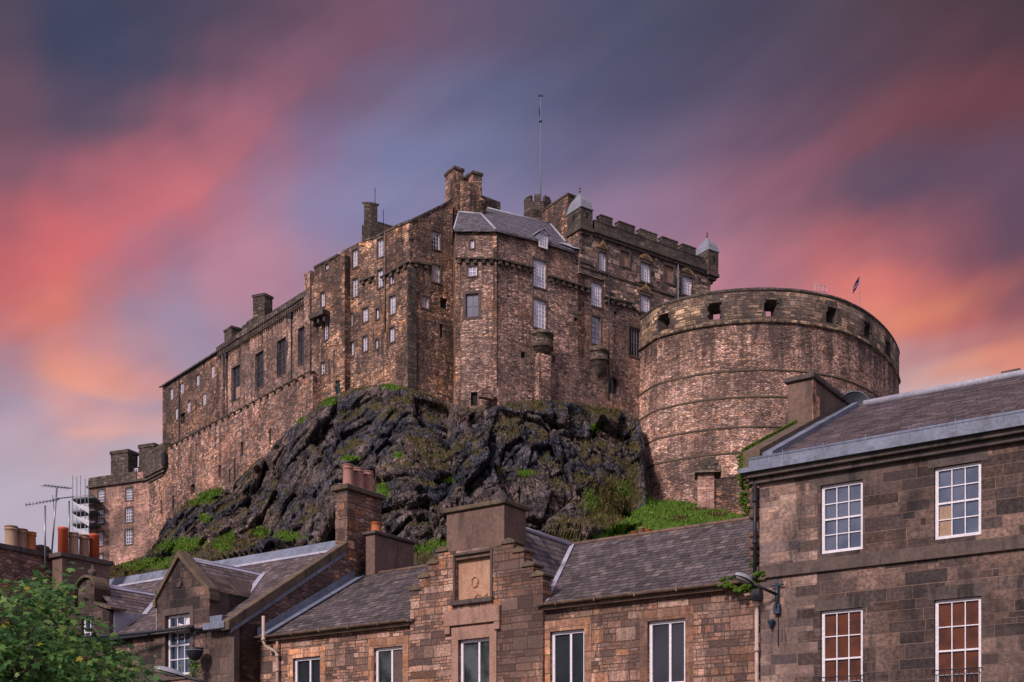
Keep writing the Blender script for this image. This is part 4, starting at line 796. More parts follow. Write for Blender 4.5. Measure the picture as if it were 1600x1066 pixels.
# ---- battlemented palace block with square turrets
root = thing('palace_tower', 'dark ashlar castle block with battlements, gilded window heads and two lead-capped turrets', 'castle building', fG.pt(fG.t(1000), 50))
gw = addwins(fG, [((936, 946.8, 394.5, 424), dict(cols=3, rows=5)), ((1001, 1016, 411.5, 441), dict(cols=4, rows=5)), ((1066.5, 1080.3, 432.5, 461.5), dict(cols=4, rows=5)), ((1001, 1015.5, 462, 488.5), dict(cols=4, rows=5))])
panels = [prect(fG, 969.5, 983, 393.5, 416.5), prect(fG, 1037.5, 1052, 416, 442)]
zpar = fG.z(995, 371); zcor = fG.z(1010, 389)
tL, tR = fG.t(905), fG.t(1110); zcb = fG.z(985, 479); zw1 = fG.z(925, 432)
mb = MB(); wall_face(mb, fG, [(tL, zw1), (fG.t(945), zw1), (fG.t(945.1), zcb), (fG.t(1003), zcb), (fG.t(1003.1), 45), (tR, 45), (tR, zpar), (tL, zpar)], [h[0] for h in gw] + panels, 0.35, 14); mb.build('wall', M['palace_upper_stone'], root)
for r in panels:
    mb = MB(); mb.face([fG.pt(r[0], r[2], -0.2), fG.pt(r[1], r[2], -0.2), fG.pt(r[1], r[3], -0.2), fG.pt(r[0], r[3], -0.2)]); p_ = mb.build('panel', M['dressed_pink'], root)
    mb = MB(); m = 0.22; mb.fbox(fG, r[0] - m, r[0], r[2] - m, r[3] + m, -0.1, 0.1); mb.fbox(fG, r[1], r[1] + m, r[2] - m, r[3] + m, -0.1, 0.1); mb.fbox(fG, r[0], r[1], r[3], r[3] + m, -0.1, 0.1); mb.fbox(fG, r[0], r[1], r[2] - m, r[2], -0.1, 0.12); mb.build('surround', M['soot_stone'], p_)
for r, k in gw:
    kk = dict(WP2); kk.update(k); w = window(root, fG, r, **kk)
    tm = (r[0] + r[1]) / 2; hw = (r[1] - r[0]) / 2 + 0.25; z = r[3] + 0.45
    mb = MB(); m = 0.2; mb.fbox(fG, r[0] - m, r[0] - 0.003, r[2] - 0.1, r[3] + m, -0.05, 0.06); mb.fbox(fG, r[1] + 0.003, r[1] + m, r[2] - 0.1, r[3] + m, -0.05, 0.06); mb.fbox(fG, r[0], r[1], r[3] + 0.003, r[3] + 0.4, -0.05, 0.12); mb.fbox(fG, r[0] - 0.3, r[1] + 0.3, r[2] - 0.25, r[2] - 0.003, -0.05, 0.18); mb.build('surround', M['soot_stone'], w)
    mb = MB(); n = 8
    mb.prism([fG.pt(tm - hw, z, 0.2), fG.pt(tm + hw, z, 0.2), fG.pt(tm + hw * 0.85, z + 0.35, 0.2), fG.pt(tm + hw * 0.35, z + 0.75, 0.2), fG.pt(tm + 0.12, z + 0.95, 0.2), fG.pt(tm + 0.1, z + 1.35, 0.2), fG.pt(tm - 0.1, z + 1.35, 0.2), fG.pt(tm - 0.12, z + 0.95, 0.2), fG.pt(tm - hw * 0.35, z + 0.75, 0.2), fG.pt(tm - hw * 0.85, z + 0.35, 0.2)], (-fG.n.x * 0.25, -fG.n.y * 0.25, 0))
    mb.build('pediment', M['gold_leaf'], w)
    mb = MB(); mb.prism([fG.pt(tm - hw * 0.7, z + 0.12, 0.21), fG.pt(tm + hw * 0.7, z + 0.12, 0.21), fG.pt(tm, z + 0.6, 0.21)], (fG.n.x * 0.03, fG.n.y * 0.03, 0)); mb.build('tympanum', M['soot_stone'], w)
mb = MB(); mb.fbox(fG, fG.t(926), fG.t(1100), zcor - 0.35, zcor + 0.05, -0.3, 0.45); mb.fbox(fG, fG.t(926), fG.t(1100), zcor - 0.75, zcor - 0.353, -0.3, 0.25); mb.fbox(fG, fG.t(906), fG.t(1110), fG.z(1000, 447), fG.z(1000, 444.5), -0.3, 0.14); mb.fbox(fG, fG.t(906), fG.t(926), fG.z(910, 411), fG.z(910, 407), -0.3, 0.14); mb.build('cornice', M['soot_stone'], root)
mb = MB(); mb.fbox(fG, fG.t(926), fG.t(1095), zcor + 0.053, zpar, -0.5, 0.4); mb.fbox(fG, fG.t(926), fG.t(1095), zpar + 0.003, zpar + 0.16, -0.55, 0.45); mb.build('parapet', M['dark_stone'], root)
for a, b in ((936, 954), (964.5, 989), (998, 1023.6), (1032, 1056), (1063.5, 1084)):
    mb = MB(); mb.fbox(fG, fG.t(a), fG.t(b), zpar + 0.163, zpar + 1.0, -0.5, 0.4); m_ = mb.build('merlon', M['dark_stone'], root)
    mb = MB(); mb.fbox(fG, fG.t(a) - 0.08, fG.t(b) + 0.08, zpar + 1.003, zpar + 1.14, -0.56, 0.46); mb.build('coping', M['dark_stone'], m_)
zg = P(887, 305, fQ.Y(887)).z; q0, q1, tq = fQ.t(847), fQ.t(887.5), fQ.t(905)
mb = MB(); mb.fbox(fQ, q0, q1, 60, zg, -1.1, 0.02); mb.fbox(fQ, q1 + 0.003, tq - 0.25, 60, zpar, -1.1, 0.02); mb.build('gable', M['wing_stone'], root)
mb = MB(); mb.fbox(fQ, q0 - 0.1, q1 + 0.1, zg + 0.003, zg + 0.25, -1.2, 0.12); mb.build('coping', M['dark_stone'], root)
def turret(px0, px1, pxc, pyw, pyb, pyf):
    """square bartizan set on the corner: px of its left, right and nearest edges"""
    t = fG.t(pxc); c = fG.pt(t, 0, 0.5); zt_ = CZ + (HY - pyw) / FPX * c.y; zb_ = CZ + (HY - pyb) / FPX * c.y; zf = CZ + (HY - pyf) / FPX * c.y
    L = Vector((-fG.n.x, -fG.n.y)); R = Vector((fG.d.x, fG.d.y))
    kl = (px0 - CX) / FPX; sl = (kl * c.y - c.x) / (L.x - kl * L.y); kr = (px1 - CX) / FPX; sr = (kr * c.y - c.x) / (R.x - kr * R.y)
    sl = min(max(sl, 1.5), 4.5); sr = min(max(sr, 1.5), 4.5)
    m0 = Vector((c.x, c.y)) + L * sl / 2 + R * sr / 2; zf = CZ + (HY - pyf) / FPX * m0.y
    mb = MB(); cbox(mb, (c.x, c.y), L, sl, R, sr, zb_, zt_); w_ = mb.build('turret', M['dark_stone'], root)
    mb = MB()
    for k in range(4):
        e = 0.12 - 0.33 * k; q = Vector((c.x, c.y)) - L * e - R * e
        cbox(mb, (q.x, q.y), L, sl + 2 * e, R, sr + 2 * e, zb_ - 0.42 * (k + 1), zb_ - 0.42 * k - 0.003)
    mb.build('corbel', M['soot_stone'], w_)
    m0 = Vector((c.x, c.y)) + L * sl / 2 + R * sr / 2
    prof = [(1.10, 0), (1.1, 0.05), (1.0, 0.12), (0.95, 0.25), (0.9, 0.38), (0.8, 0.52), (0.64, 0.65), (0.44, 0.75), (0.26, 0.83), (0.14, 0.91), (0.06, 1.0)]
    Hc = (zf - zt_) * 0.74; fs = (zf - zt_) * 0.3 / 1.2; mb = MB(); rings = []
    for s, h in prof:
        rings.append([Vector((p.x, p.y, zt_ + 0.004 + h * Hc)) for p in (m0 - L * sl / 2 * s - R * sr / 2 * s, m0 - L * sl / 2 * s + R * sr / 2 * s, m0 + L * sl / 2 * s + R * sr / 2 * s, m0 + L * sl / 2 * s - R * sr / 2 * s)])
    for a, b in zip(rings[:-1], rings[1:]):
        for k in range(4): mb.face([a[k], a[(k + 1) % 4], b[(k + 1) % 4], b[k]])
    mb.face(rings[0][::-1]); mb.face(rings[-1]); cp = mb.build('cap', M['lead_cap'], w_)
    mb = MB(); mb.lathe((m0.x, m0.y, zt_ + Hc), [(r_ * 0.8, h_ * fs) for r_, h_ in [(0.1, -0.1), (0.07, 0.25), (0.2, 0.3), (0.2, 0.42), (0.06, 0.46), (0.05, 0.7), (0.17, 0.74), (0.16, 0.9), (0.04, 0.95), (0.02, 1.2)]], 8); mb.build('finial', M['gutter_brown'], cp)
    fl = Facade(c.xy if hasattr(c, 'xy') else (c.x, c.y), (R.x, R.y)); fq2 = Facade(((c.x + L.x * sl), (c.y + L.y * sl)), (-L.x, -L.y))
    mb = MB(); hz = zt_ - zb_
    mb.fbox(fl, sr * 0.42, sr * 0.62, zb_ + hz * 0.52, zb_ + hz * 0.82, -0.2, 0.012); mb.build('loophole', M['shadow_room'], w_); mb = MB(); mb.fbox(fq2, sl * 0.38, sl * 0.6, zb_ + hz * 0.5, zb_ + hz * 0.8, -0.2, 0.012); mb.build('loophole', M['shadow_room'], w_)
turret(886, 926, 904, 323, 352, 292); turret(1087, 1122.5, 1103.5, 390, 424, 363)
mb = MB(); tt = fG.t(1058); mb.tube([fG.pt(tt, zcor - 0.8, 0.2), fG.pt(tt, 55, 0.2)], 0.075, 6); mb.build('drain_pipe', M['lead'], root)
mb = MB(); tt = fG.t(950); mb.tube([fG.pt(tt, fG.z(950, 425), 0.2), fG.pt(tt, 55, 0.2)], 0.09, 6); mb.build('drain_pipe', M['black_iron'], root)

# ---- small octagonal tower behind, and the flagpole on it
c = P(840, 337, 169)
root = thing('stair_tower', 'small octagonal crenellated tower peeping over the slate roof of the castle', 'castle tower', (c.x, c.y, 60))
mb = MB(); mb.lathe((c.x, c.y, 0), [(1.55, 58), (1.55, c.z - 0.9), (1.95, c.z - 0.2), (2.05, c.z), (2.05, c.z + 1.1)], 8, math.pi / 8, False); mb.build('wall', M['dark_stone'], root)
for k in range(8):
    a = k * math.pi / 4 + math.pi / 8 + 0.39; f_ = Facade((c.x + 1.88 * math.cos(a), c.y + 1.88 * math.sin(a)), (-math.sin(a), math.cos(a)))
    f_.n = Vector((math.cos(a), math.sin(a)))
    mb = MB(); mb.fbox(f_, -0.5, 0.5, c.z + 1.103, c.z + 2.0, -0.35, 0.02); mb.build('merlon', M['dark_stone'], root)
pz = P(844.5, 312, 169).z; pt_ = P(844.5, 151, 169).z; px_ = P(844.8, 300, 169)
root = thing('flagpole', 'tall thin flagpole rising from the octagonal tower with a wind vane at its top', 'flagpole', (px_.x, px_.y, c.z))
mb = MB(); mb.tube([(px_.x, px_.y, c.z), (px_.x, px_.y, pz + 4), (px_.x, px_.y, pt_)], [0.085, 0.075, 0.04], 8); mb.build('pole', M['lead'], root)
z1 = P(844, 190, 169).z; mb = MB(); mb.tube([(px_.x - 0.25, px_.y, z1), (px_.x + 0.2, px_.y, z1)], 0.14, 6); mb.build('truck', M['black_iron'], root)
za, zb_ = P(843, 166, 169).z, P(843, 185, 169).z
mb = MB(); mb.prism([(px_.x - 0.12, px_.y, zb_), (px_.x - 0.3, px_.y - .3, (za + zb_) / 2), (px_.x - 0.1, px_.y, za), (px_.x - 0.02, px_.y, (za + zb_) / 2)], (0.02, 0.06, 0)); mb.build('furled_flag', M['flag_cloth'], root)
mb = MB(); mb.fbox(Facade((px_.x - 0.33, px_.y), (1, 0)), 0, 0.66, pt_, pt_ + 0.22, -0.05, 0.05); mb.build('vane', M['black_iron'], root)

# ---- half-moon battery
KB = 124532.0
trace = [(985, 510), (1003, 497), (1026, 480), (1050, 472), (1073, 466), (1100, 460), (1135, 455.6), (1166, 453.2), (1197, 452.5), (1228, 453.6), (1259, 456.5), (1305, 466), (1330, 475.5), (1351.5, 487), (1370, 501), (1384, 515), (1394, 528), (1401, 541), (1404, 553)]
plan = [Vector(((px - CX) / FPX * KB / (HY - py), KB / (HY - py))) for px, py in trace]
last = plan[-1]; plan += [last + Vector(v) for v in ((-0.3, 2.5), (-1.5, 6), (-4.5, 10), (-9, 13))]
plan = [plan[0] + (plan[0] - plan[1]).normalized() * 4] + plan
def catmull(pts, n):
    out = []
    for i in range(len(pts) - 1):
        p0, p1, p2, p3 = pts[max(i - 1, 0)], pts[i], pts[i + 1], pts[min(i + 2, len(pts) - 1)]
        for k in range(n):
            t = k / n; out.append(0.5 * ((2 * p1) + (p2 - p0) * t + (2 * p0 - 5 * p1 + 4 * p2 - p3) * t * t + (3 * p1 - p0 - 3 * p2 + p3) * t ** 3))
    out.append(pts[-1]); return out
dense = catmull(plan, 24)
acc = [0.0]
for a, b in zip(dense[:-1], dense[1:]): acc.append(acc[-1] + (b - a).length)
LB_ = acc[-1]; NSEG = 168
def along(s):
    s = min(max(s, 0), LB_); i = min(max(np.searchsorted(acc, s) - 1, 0), len(acc) - 2)
    f = (s - acc[i]) / max(acc[i + 1] - acc[i], 1e-9); return dense[i].lerp(dense[i + 1], f)
def s_of_px(px):
    best = None
    for k in range(600):
        s = LB_ * 0.86 * k / 600; p = along(s); q = CX + FPX * p.x / p.y
        if best is None or abs(q - px) < best[0]: best = (abs(q - px), s)
    return best[1]
def bnorm(s):
    a, b = along(s - 0.3), along(s + 0.3); d = (b - a).normalized(); return Vector((d.y, -d.x))
ZT = CZ + KB / FPX; 
def zlev(px, py): p = along(s_of_px(px)); return CZ + (HY - py) / FPX * p.y
zs = [zlev(1197, 502), zlev(1150, 580), zlev(1150, 622), zlev(1150, 669), zlev(1075, 717)]
root = thing('gun_battery', 'great curved half-moon battery wall of pink rubble with gun embrasures in its rim', 'castle battery', (plan[9].x, plan[9].y + 8, 36))
emb = [(s_of_px(px), w) for px, w in ((1037, 0.95), (1116, 0.9), (1205, 0.95), (1300, 1.0), (1355.5, 1.05), (1387, 1.1))]
svals = sorted(set([LB_ * k / NSEG for k in range(NSEG + 1)] + [e[0] + d * e[1] for e in emb for d in (-1, 1)]))
ss = [svals[0]]
for s in svals[1:]:
    if s - ss[-1] > 0.05: ss.append(s)
def bpt(s, z, o=0.0):
    n = bnorm(s); b = 0.022 * max(0, zs[0] - z); q = along(s) + n * (o + b); return Vector((q.x, q.y, z))
mb = MB()
zz = [30.0, zs[4], zs[3], zs[2], zs[1], zs[0]]
for a, b in zip(ss[:-1], ss[1:]):
    for z0, z1 in zip(zz[:-1], zz[1:]): mb.face([bpt(a, z0), bpt(b, z0), bpt(b, z1), bpt(a, z1)], [(a, z0), (b, z0), (b, z1), (a, z1)], True)
mb.build('wall', M['battery_stone'], root)
ze0, ze1 = zs[0] + 0.6, zs[0] + 2.7
TH = 1.9
mb = MB()
def inemb(a, b):
    m = (a + b) / 2
    for e, w in emb:
        if abs(m - e) < w: return True
    return False
for a, b in zip(ss[:-1], ss[1:]):
    bands = [(zs[0], ze0), (ze1, ZT)] if inemb(a, b) else [(zs[0], ZT)]
    for z0, z1 in bands: mb.face([bpt(a, z0, 0.06), bpt(b, z0, 0.06), bpt(b, z1, 0.06), bpt(a, z1, 0.06)], [(a, z0), (b, z0), (b, z1), (a, z1)], True)
    mb.face([bpt(a, ZT, 0.06), bpt(b, ZT, 0.06), bpt(b, ZT, -TH), bpt(a, ZT, -TH)])
# splayed embrasures, wide outside and narrow inside
inner = []; EMB = []
for e, w in emb:
    wi = w * 0.5; zi0, zi1 = ze0 + 0.2, ze1 - 0.7
    o = [bpt(e - w, ze0, 0.06), bpt(e + w, ze0, 0.06), bpt(e + w, ze1, 0.06), bpt(e - w, ze1, 0.06)]
    i_ = [bpt(e - wi, zi0, -TH), bpt(e + wi, zi0, -TH), bpt(e + wi, zi1, -TH), bpt(e - wi, zi1, -TH)]
    eb = MB()
    for k in range(4): eb.face([o[k], o[(k + 1) % 4], i_[(k + 1) % 4], i_[k]])
    EMB.append(eb); inner.append((e, wi, zi0, zi1))
sv2 = sorted(set([LB_ * k / NSEG for k in range(NSEG + 1)] + [e + d * w for e, w, _, _ in inner for d in (-1, 1)]))
for a, b in zip(sv2[:-1], sv2[1:]):
    if b - a < 0.02: continue
    m = (a + b) / 2; hit = [q for q in inner if abs(m - q[0]) < q[1]]
    bands = [(zs[0] - 1, hit[0][2]), (hit[0][3], ZT)] if hit else [(zs[0] - 1, ZT)]
    for z0, z1 in bands: mb.face([bpt(b, z0, -TH), bpt(a, z0, -TH), bpt(a, z1, -TH), bpt(b, z1, -TH)], [(b, z0), (a, z0), (a, z1), (b, z1)], True)
pp_ = mb.build('parapet', M['battery_rim_stone'], root)
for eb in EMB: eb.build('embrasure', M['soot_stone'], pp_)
er = random.Random(17)
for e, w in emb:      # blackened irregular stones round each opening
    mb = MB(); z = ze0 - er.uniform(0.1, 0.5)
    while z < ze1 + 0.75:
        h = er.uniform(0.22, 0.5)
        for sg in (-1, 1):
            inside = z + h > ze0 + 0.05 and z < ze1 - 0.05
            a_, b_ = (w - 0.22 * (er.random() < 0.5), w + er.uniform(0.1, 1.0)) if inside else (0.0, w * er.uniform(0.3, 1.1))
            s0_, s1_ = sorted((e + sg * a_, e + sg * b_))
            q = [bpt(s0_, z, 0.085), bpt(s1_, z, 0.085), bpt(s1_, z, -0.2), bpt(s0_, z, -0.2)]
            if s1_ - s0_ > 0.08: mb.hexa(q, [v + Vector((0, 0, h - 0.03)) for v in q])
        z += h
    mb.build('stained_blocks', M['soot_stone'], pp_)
mb = MB(); mb.face([Vector((p.x, p.y, zs[0] - 0.6)) for p in dense[::10]][::-1]); mb.build('gun_platform', M['dark_stone'], root)
def ring_course(z, h, o, mat, name, s0=0, s1=1e9):
    mb = MB()
    for a, b in zip(ss[:-1], ss[1:]):
        if a < s0 or b > s1: continue
        A0, A1, B0, B1 = bpt(a, z - h / 2, o), bpt(a, z + h / 2, o * 0.6), bpt(b, z - h / 2, o), bpt(b, z + h / 2, o * 0.6)
        mb.face([A0, B0, B1, A1], smooth=True); mb.face([bpt(a, z - h / 2 - 0.1, -0.1), bpt(b, z - h / 2 - 0.1, -0.1), B0, A0], smooth=True); mb.face([A1, B1, bpt(b, z + h / 2 + 0.15, -0.1), bpt(a, z + h / 2 + 0.15, -0.1)], smooth=True)
    mb.build(name, mat, root)
ring_course(zs[0], 0.42, 0.28, M['battery_rim_stone'], 'string_course')
for z in zs[1:]: ring_course(z, 0.2, 0.1, M['string_stone'], 'string_course')
ring_course(ZT + 0.02, 0.3, 0.16, M['dark_stone'], 'coping')
# guard rail standing on the rim and the small flag beyond it
p = P(1284, 457, 158.5); root = thing('guard_rail', 'small white metal guard rail standing on the battery rim', 'railing', (p.x, p.y, p.z))
sq = s_of_px(1277.5)
for k, f in enumerate((0, 0.33, 0.66, 1.0)):
    q = bpt(sq + 1.9 * f, ZT, -0.5); mb = MB(); mb.tube([q, q + Vector((0, 0, 1.5))], 0.05, 6); mb.build('post', M['lead_pale'], root)
for h in (0.75, 1.45):
    mb = MB(); mb.tube([bpt(sq, ZT + h, -0.5), bpt(sq + 1.9, ZT + h, -0.5)], 0.04, 6); mb.build('rail', M['lead_pale'], root)
mb = MB(); mb.tube([bpt(sq + 0.5, ZT + 0.2, -0.5), bpt(sq + 1.6, ZT + 0.2, -0.5)], 0.2, 6); mb.build('base_plate', M['lead'], root)
p = P(1343.3, 470, 172); root = thing('flag', 'small dark flag streaming slantwise from a thin pole beyond the battery rim', 'flag', (p.x, p.y, ZT - 3))
pt0 = P(1343.3, 432, 172); mb = MB(); mb.tube([(p.x, p.y, ZT - 3), (p.x, p.y, pt0.z)], [0.045, 0.03], 6); mb.build('pole', M['lead'], root)
mb = MB(); a = P(1342.3, 432.5, 172.0); b = P(1332.8, 459, 172.6)
for k in range(8):
    f0, f1 = k / 8, (k + 1) / 8
    w0, w1 = 0.32 * math.sin(math.pi * (0.08 + 0.84 * f0)), 0.32 * math.sin(math.pi * (0.08 + 0.84 * f1))
    q0, q1 = a.lerp(b, f0), a.lerp(b, f1); wv0, wv1 = Vector((w0, math.sin(f0 * 9) * 0.3, 0.1)), Vector((w1, math.sin(f1 * 9) * 0.3, 0.1))
    mb.prism([q0 - wv0, q1 - wv1, q1 + wv1, q0 + wv0], (0.0, 0.05, 0.0))
mb.build('cloth', M['flag_cloth'], root)
# gate pier and low wall at the foot of the battery
fP = Facade.two(1084, 147, 1185, 146)
root = thing('foot_wall', 'low masonry wall with a capped pier at the foot of the curved battery', 'wall', fP.pt(fP.t(1120), 33))
mb = MB(); mb.fbox(fP, fP.t(1090), fP.t(1116), 28, fP.z(1100, 741), -2.2, 0.3); pr = mb.build('pier', M['governor_stone'], root)
mb = MB(); mb.fbox(fP, fP.t(1086), fP.t(1127), fP.z(1100, 740.8), fP.z(1100, 731), -2.5, 0.8); mb.fbox(fP, fP.t(1091), fP.t(1123), fP.z(1100, 730.8), fP.z(1100, 720), -2.2, 0.2); mb.fbox(fP, fP.t(1098), fP.t(1118), fP.z(1100, 719.8), fP.z(1100, 714), -2.0, -0.2); mb.build('cap', M['dark_stone'], pr)
mb = MB(); wall_face(mb, fP, [(fP.t(1116), 26), (fP.t(1230), 26)] + poly_px(fP, [(1230, 712), (1165, 737), (1116, 750)]), [], 0.3, 1.0); mb.build('wall', M['wing_stone'], root)

# ---- governor's house far left, with scaffolding on its end
fV = Facade.vp(232, 214, -3525)
root = thing('stone_house', 'square pink stone house with parapet and two big chimneys below the castle wall', 'house', fV.pt(fV.t(185), 40))
vw = addwins(fV, [((153.3, 163.4, 765, 784.5), {}), ((152.5, 162, 797, 818), {}), ((152.5, 161.3, 832, 852.5), {}), ((152.5, 161, 866, 885), {}), ((197, 207.2, 762.5, 781.5), {}), ((196.3, 207, 793.5, 815.5), {}), ((195.8, 207, 827.5, 850.5), {})])
zt = fV.z(185, 756); zpp = fV.z(150, 747)
mb = MB(); wall_face(mb, fV, [(fV.t(139), 28), (fV.t(236), 28), (fV.t(236), zpp), (fV.t(139), zpp)], [h[0] for h in vw], 0.35, 12); mb.build('wall', M['governor_stone'], root)
for r, k in vw:
    w = window(root, fV, r, 3, 4, 0.12, 0.07, 0.2, M['far_white_paint'], M['glass_mid'], meeting=1)
    mb = MB(); m = 0.25; mb.fbox(fV, r[0] - m, r[0] - 0.003, r[2] - m, r[3] + m, -0.05, 0.03); mb.fbox(fV, r[1] + 0.003, r[1] + m, r[2] - m, r[3] + m, -0.05, 0.03); mb.fbox(fV, r[0], r[1], r[3] + 0.003, r[3] + m, -0.05, 0.04); mb.fbox(fV, r[0], r[1], r[2] - m, r[2] - 0.003, -0.05, 0.08); mb.build('surround', M['dressed_grey'], w)
mb = MB(); mb.fbox(fV, fV.t(137.5), fV.t(233), zt - 0.15, zt + 0.25, -0.5, 0.45); mb.build('cornice', M['soot_stone'], root)
mb = MB(); mb.fbox(fV, fV.t(139), fV.t(214), zt + 0.253, zpp + 0.15, -0.8, 0.12); mb.build('parapet', M['dark_stone'], root)
for a, b, yt in ((172.5, 199.5, 703.5), (216.5, 240, 700)):
    mb = MB(); z = fV.z(186, yt); mb.fbox(fV, fV.t(a), fV.t(b), zpp + 0.153, z - 0.6, -2.6, -0.1); ch = mb.build('chimney', M['dark_stone'], root)
    mb = MB(); mb.fbox(fV, fV.t(a) - 0.15, fV.t(b) + 0.15, z - 0.597, z, -2.75, 0.05); mb.build('coping', M['dark_stone'], ch)
mb = MB(); mb.fbox(fV, fV.t(199), fV.t(217), zpp - 0.2, fV.z(208, 726), -4, -1.5); mb.build('dormer', M['dish_grey'], root)
r = prect(fV, 200, 207.5, 729, 742); window(root, fV.off(-1.3), r, 2, 2, 0.12, 0.08, 0.1, M['far_white_paint'], M['glass_pale'])
root = thing('scaffolding', 'tube scaffolding with white sheeting against the end of the square pink house', 'scaffold', P(128, 850, 217))
zb_, z0_ = 30, P(128, 842, 217).z
for px in (113.5, 120, 126, 133, 138):
    for Y_ in (214.5, 219):
        q = P(px, 800, Y_); mb = MB(); mb.tube([(q.x, q.y, zb_), (q.x, q.y, P(px, 741 + (px * 7 % 11), Y_).z)], 0.07, 5); mb.build('pole', M['steel'], root)
for py in (781, 801, 820):
    a, b = P(112, py, 216.5), P(147, py - 3, 215); mb = MB(); nn = Vector((0, 3.2, 0)); mb.hexa([a, b, b + nn, a + nn], [v + Vector((0, 0, 0.3)) for v in (a, b, b + nn, a + nn)]); mb.build('deck', M['deck_board'], root)
    mb = MB(); a2, b2 = P(113, py + 4, 214.2), P(139, py + 12, 214.2); mb.prism([a2, b2, b2 + Vector((0, 0, -1.1)), a2 + Vector((1.4, 0, -1.0))], (0, 0.06, 0)); mb.build('sheeting', M['sheeting'], root)
for py in (776, 796, 815):
    for Y_ in (214.5, 219):
        mb = MB(); mb.tube([P(112, py, Y_), P(146, py - 2, Y_)], 0.05, 5); mb.build('guard_rail', M['steel'], root)
# ================================================================== CASTLE ROCK, GRASS
def hash3(i, j, k, s):
    h = (i * 374761393 + j * 668265263 + k * 2147483647 + s * 1274126177).astype(np.int64) & 0xFFFFFFFF
    h = ((h ^ (h >> 13)) * 1274126177) & 0xFFFFFFFF
    h = ((h ^ (h >> 16)) * 2246822519) & 0xFFFFFFFF
    return ((h ^ (h >> 15)) & 0xFFFFFF) / float(0xFFFFFF)
def vnoise(p, s=0):
    f = np.floor(p).astype(np.int64); u = p - f; u = u * u * (3 - 2 * u); r = 0
    for dx in (0, 1):
        for dy in (0, 1):
            for dz in (0, 1):
                w = (u[:, 0] if dx else 1 - u[:, 0]) * (u[:, 1] if dy else 1 - u[:, 1]) * (u[:, 2] if dz else 1 - u[:, 2])
                r = r + w * hash3(f[:, 0] + dx, f[:, 1] + dy, f[:, 2] + dz, s)
    return r
def fbm(p, o=4, s=0):
    r = 0; a = 0.5
    for k in range(o): r = r + a * (vnoise(p, s + k) - 0.5); p = p * 2.03 + 17.3; a *= 0.5
    return r
def facets(p, s):
    """broken-rock relief: every cell of a jittered lattice is one tilted flat face"""
    f = np.floor(p).astype(np.int64); best = np.full(len(p), 1e9); val = np.zeros(len(p)); second = np.full(len(p), 1e9)
    for dx in (-1, 0, 1):
        for dy in (-1, 0, 1):
            for dz in (-1, 0, 1):
                c = f + np.array([dx, dy, dz]); i, j, k = c[:, 0], c[:, 1], c[:, 2]
                q = c + np.stack([hash3(i, j, k, s), hash3(i, j, k, s + 1), hash3(i, j, k, s + 2)], 1)
                d = p - q; dist = (d * d).sum(1)
                v = hash3(i, j, k, s + 3) - 0.5 + d[:, 0] * (hash3(i, j, k, s + 4) - 0.5) * 1.3 + d[:, 2] * (hash3(i, j, k, s + 5) - 0.62) * 1.3
                m = dist < best; second = np.where(m, best, np.minimum(second, dist)); val = np.where(m, v, val); best = np.where(m, dist, best)
    return val, np.sqrt(second) - np.sqrt(best)

top_c = [(60, 900, 205), (140, 893, 213), (190, 882, 212), (226, 868, 206), (240, 846, 200), (262, 808, 197.5), (285, 784, 192.5), (300, 779, 189.5), (330, 762, 184.5), (361, 756, 179.5), (386, 731, 176), (411, 703, 172.5), (450, 669, 166), (484, 641, 161.5), (512, 620, 161), (532, 616, 158.5), (545, 608, 158.7), (580, 602, 155.8), (610, 600, 153.6), (640, 607, 151.8), (665, 614, 152.6), (700, 628, 154.5), (712, 632, 151), (745, 640, 150.4), (775, 634, 149.6), (810, 628, 151), (850, 624, 153), (890, 628, 155.5), (930, 636, 158), (975, 641, 161), (1000, 658, 159.5), (1008, 700, 157.5), (1014, 760, 155.5), (1022, 784, 153.8), (1060, 784, 152.5), (1100, 792, 150.5), (1130, 800, 146), (1180, 815, 146), (1260, 830, 148), (1400, 850, 150)]
tp = np.array(top_c, float)
# lower profile: (px, py_mid, Y_mid, py_low, Y_low)
low_c = np.array([(60, 930, 160, 1010, 80), (190, 915, 168, 1010, 82), (260, 880, 166, 1010, 82), (330, 862, 150, 1010, 80), (420, 852, 146, 1010, 78), (520, 848, 137, 1010, 76), (640, 846, 131, 1010, 75), (760, 838, 131, 1010, 75), (860, 822, 134, 1010, 75), (930, 806, 139, 1000, 75), (985, 800, 144, 1000, 75), (1030, 812, 132, 1000, 76), (1100, 822, 126, 1000, 78), (1200, 838, 124, 1000, 80), (1400, 860, 126, 1000, 82)], float)
NU, NV = 860, 300
U = np.linspace(62, 1330, NU); V = np.linspace(0, 1, NV)
ty = np.interp(U, tp[:, 0], tp[:, 1]); tY = np.interp(U, tp[:, 0], tp[:, 2])
my, mY, ly, lY = (np.interp(U, low_c[:, 0], low_c[:, k]) for k in (1, 2, 3, 4))
def w3(px, py, Y): return np.stack([(px - CX) / FPX * Y, Y, CZ + (HY - py) / FPX * Y], -1)
T0, T1, T2 = w3(U, ty, tY), w3(U, my, mY), w3(U, ly, lY)
tb_ = T0.copy(); tb_[:, 1] += 6; tb_[:, 2] += 0.6           # carried in behind the foot of the walls
pos = np.zeros((NU, NV, 3)); VB, VM = 0.03, 0.74
for j, v in enumerate(V):
    if v < VB: f = v / VB; pos[:, j] = tb_ * (1 - f) + T0 * f
    elif v < VM:
        f = (v - VB) / (VM - VB); q = T0 * (1 - f) + T1 * f
        bul = math.sin(math.pi * f) * 0.8; q[:, 1] -= bul * np.interp(U, [260, 420, 990, 1020], [0.2, 0.8, 1.2, 0]); pos[:, j] = q
    else: f = (v - VM) / (1 - VM); pos[:, j] = T1 * (1 - f) + T2 * f
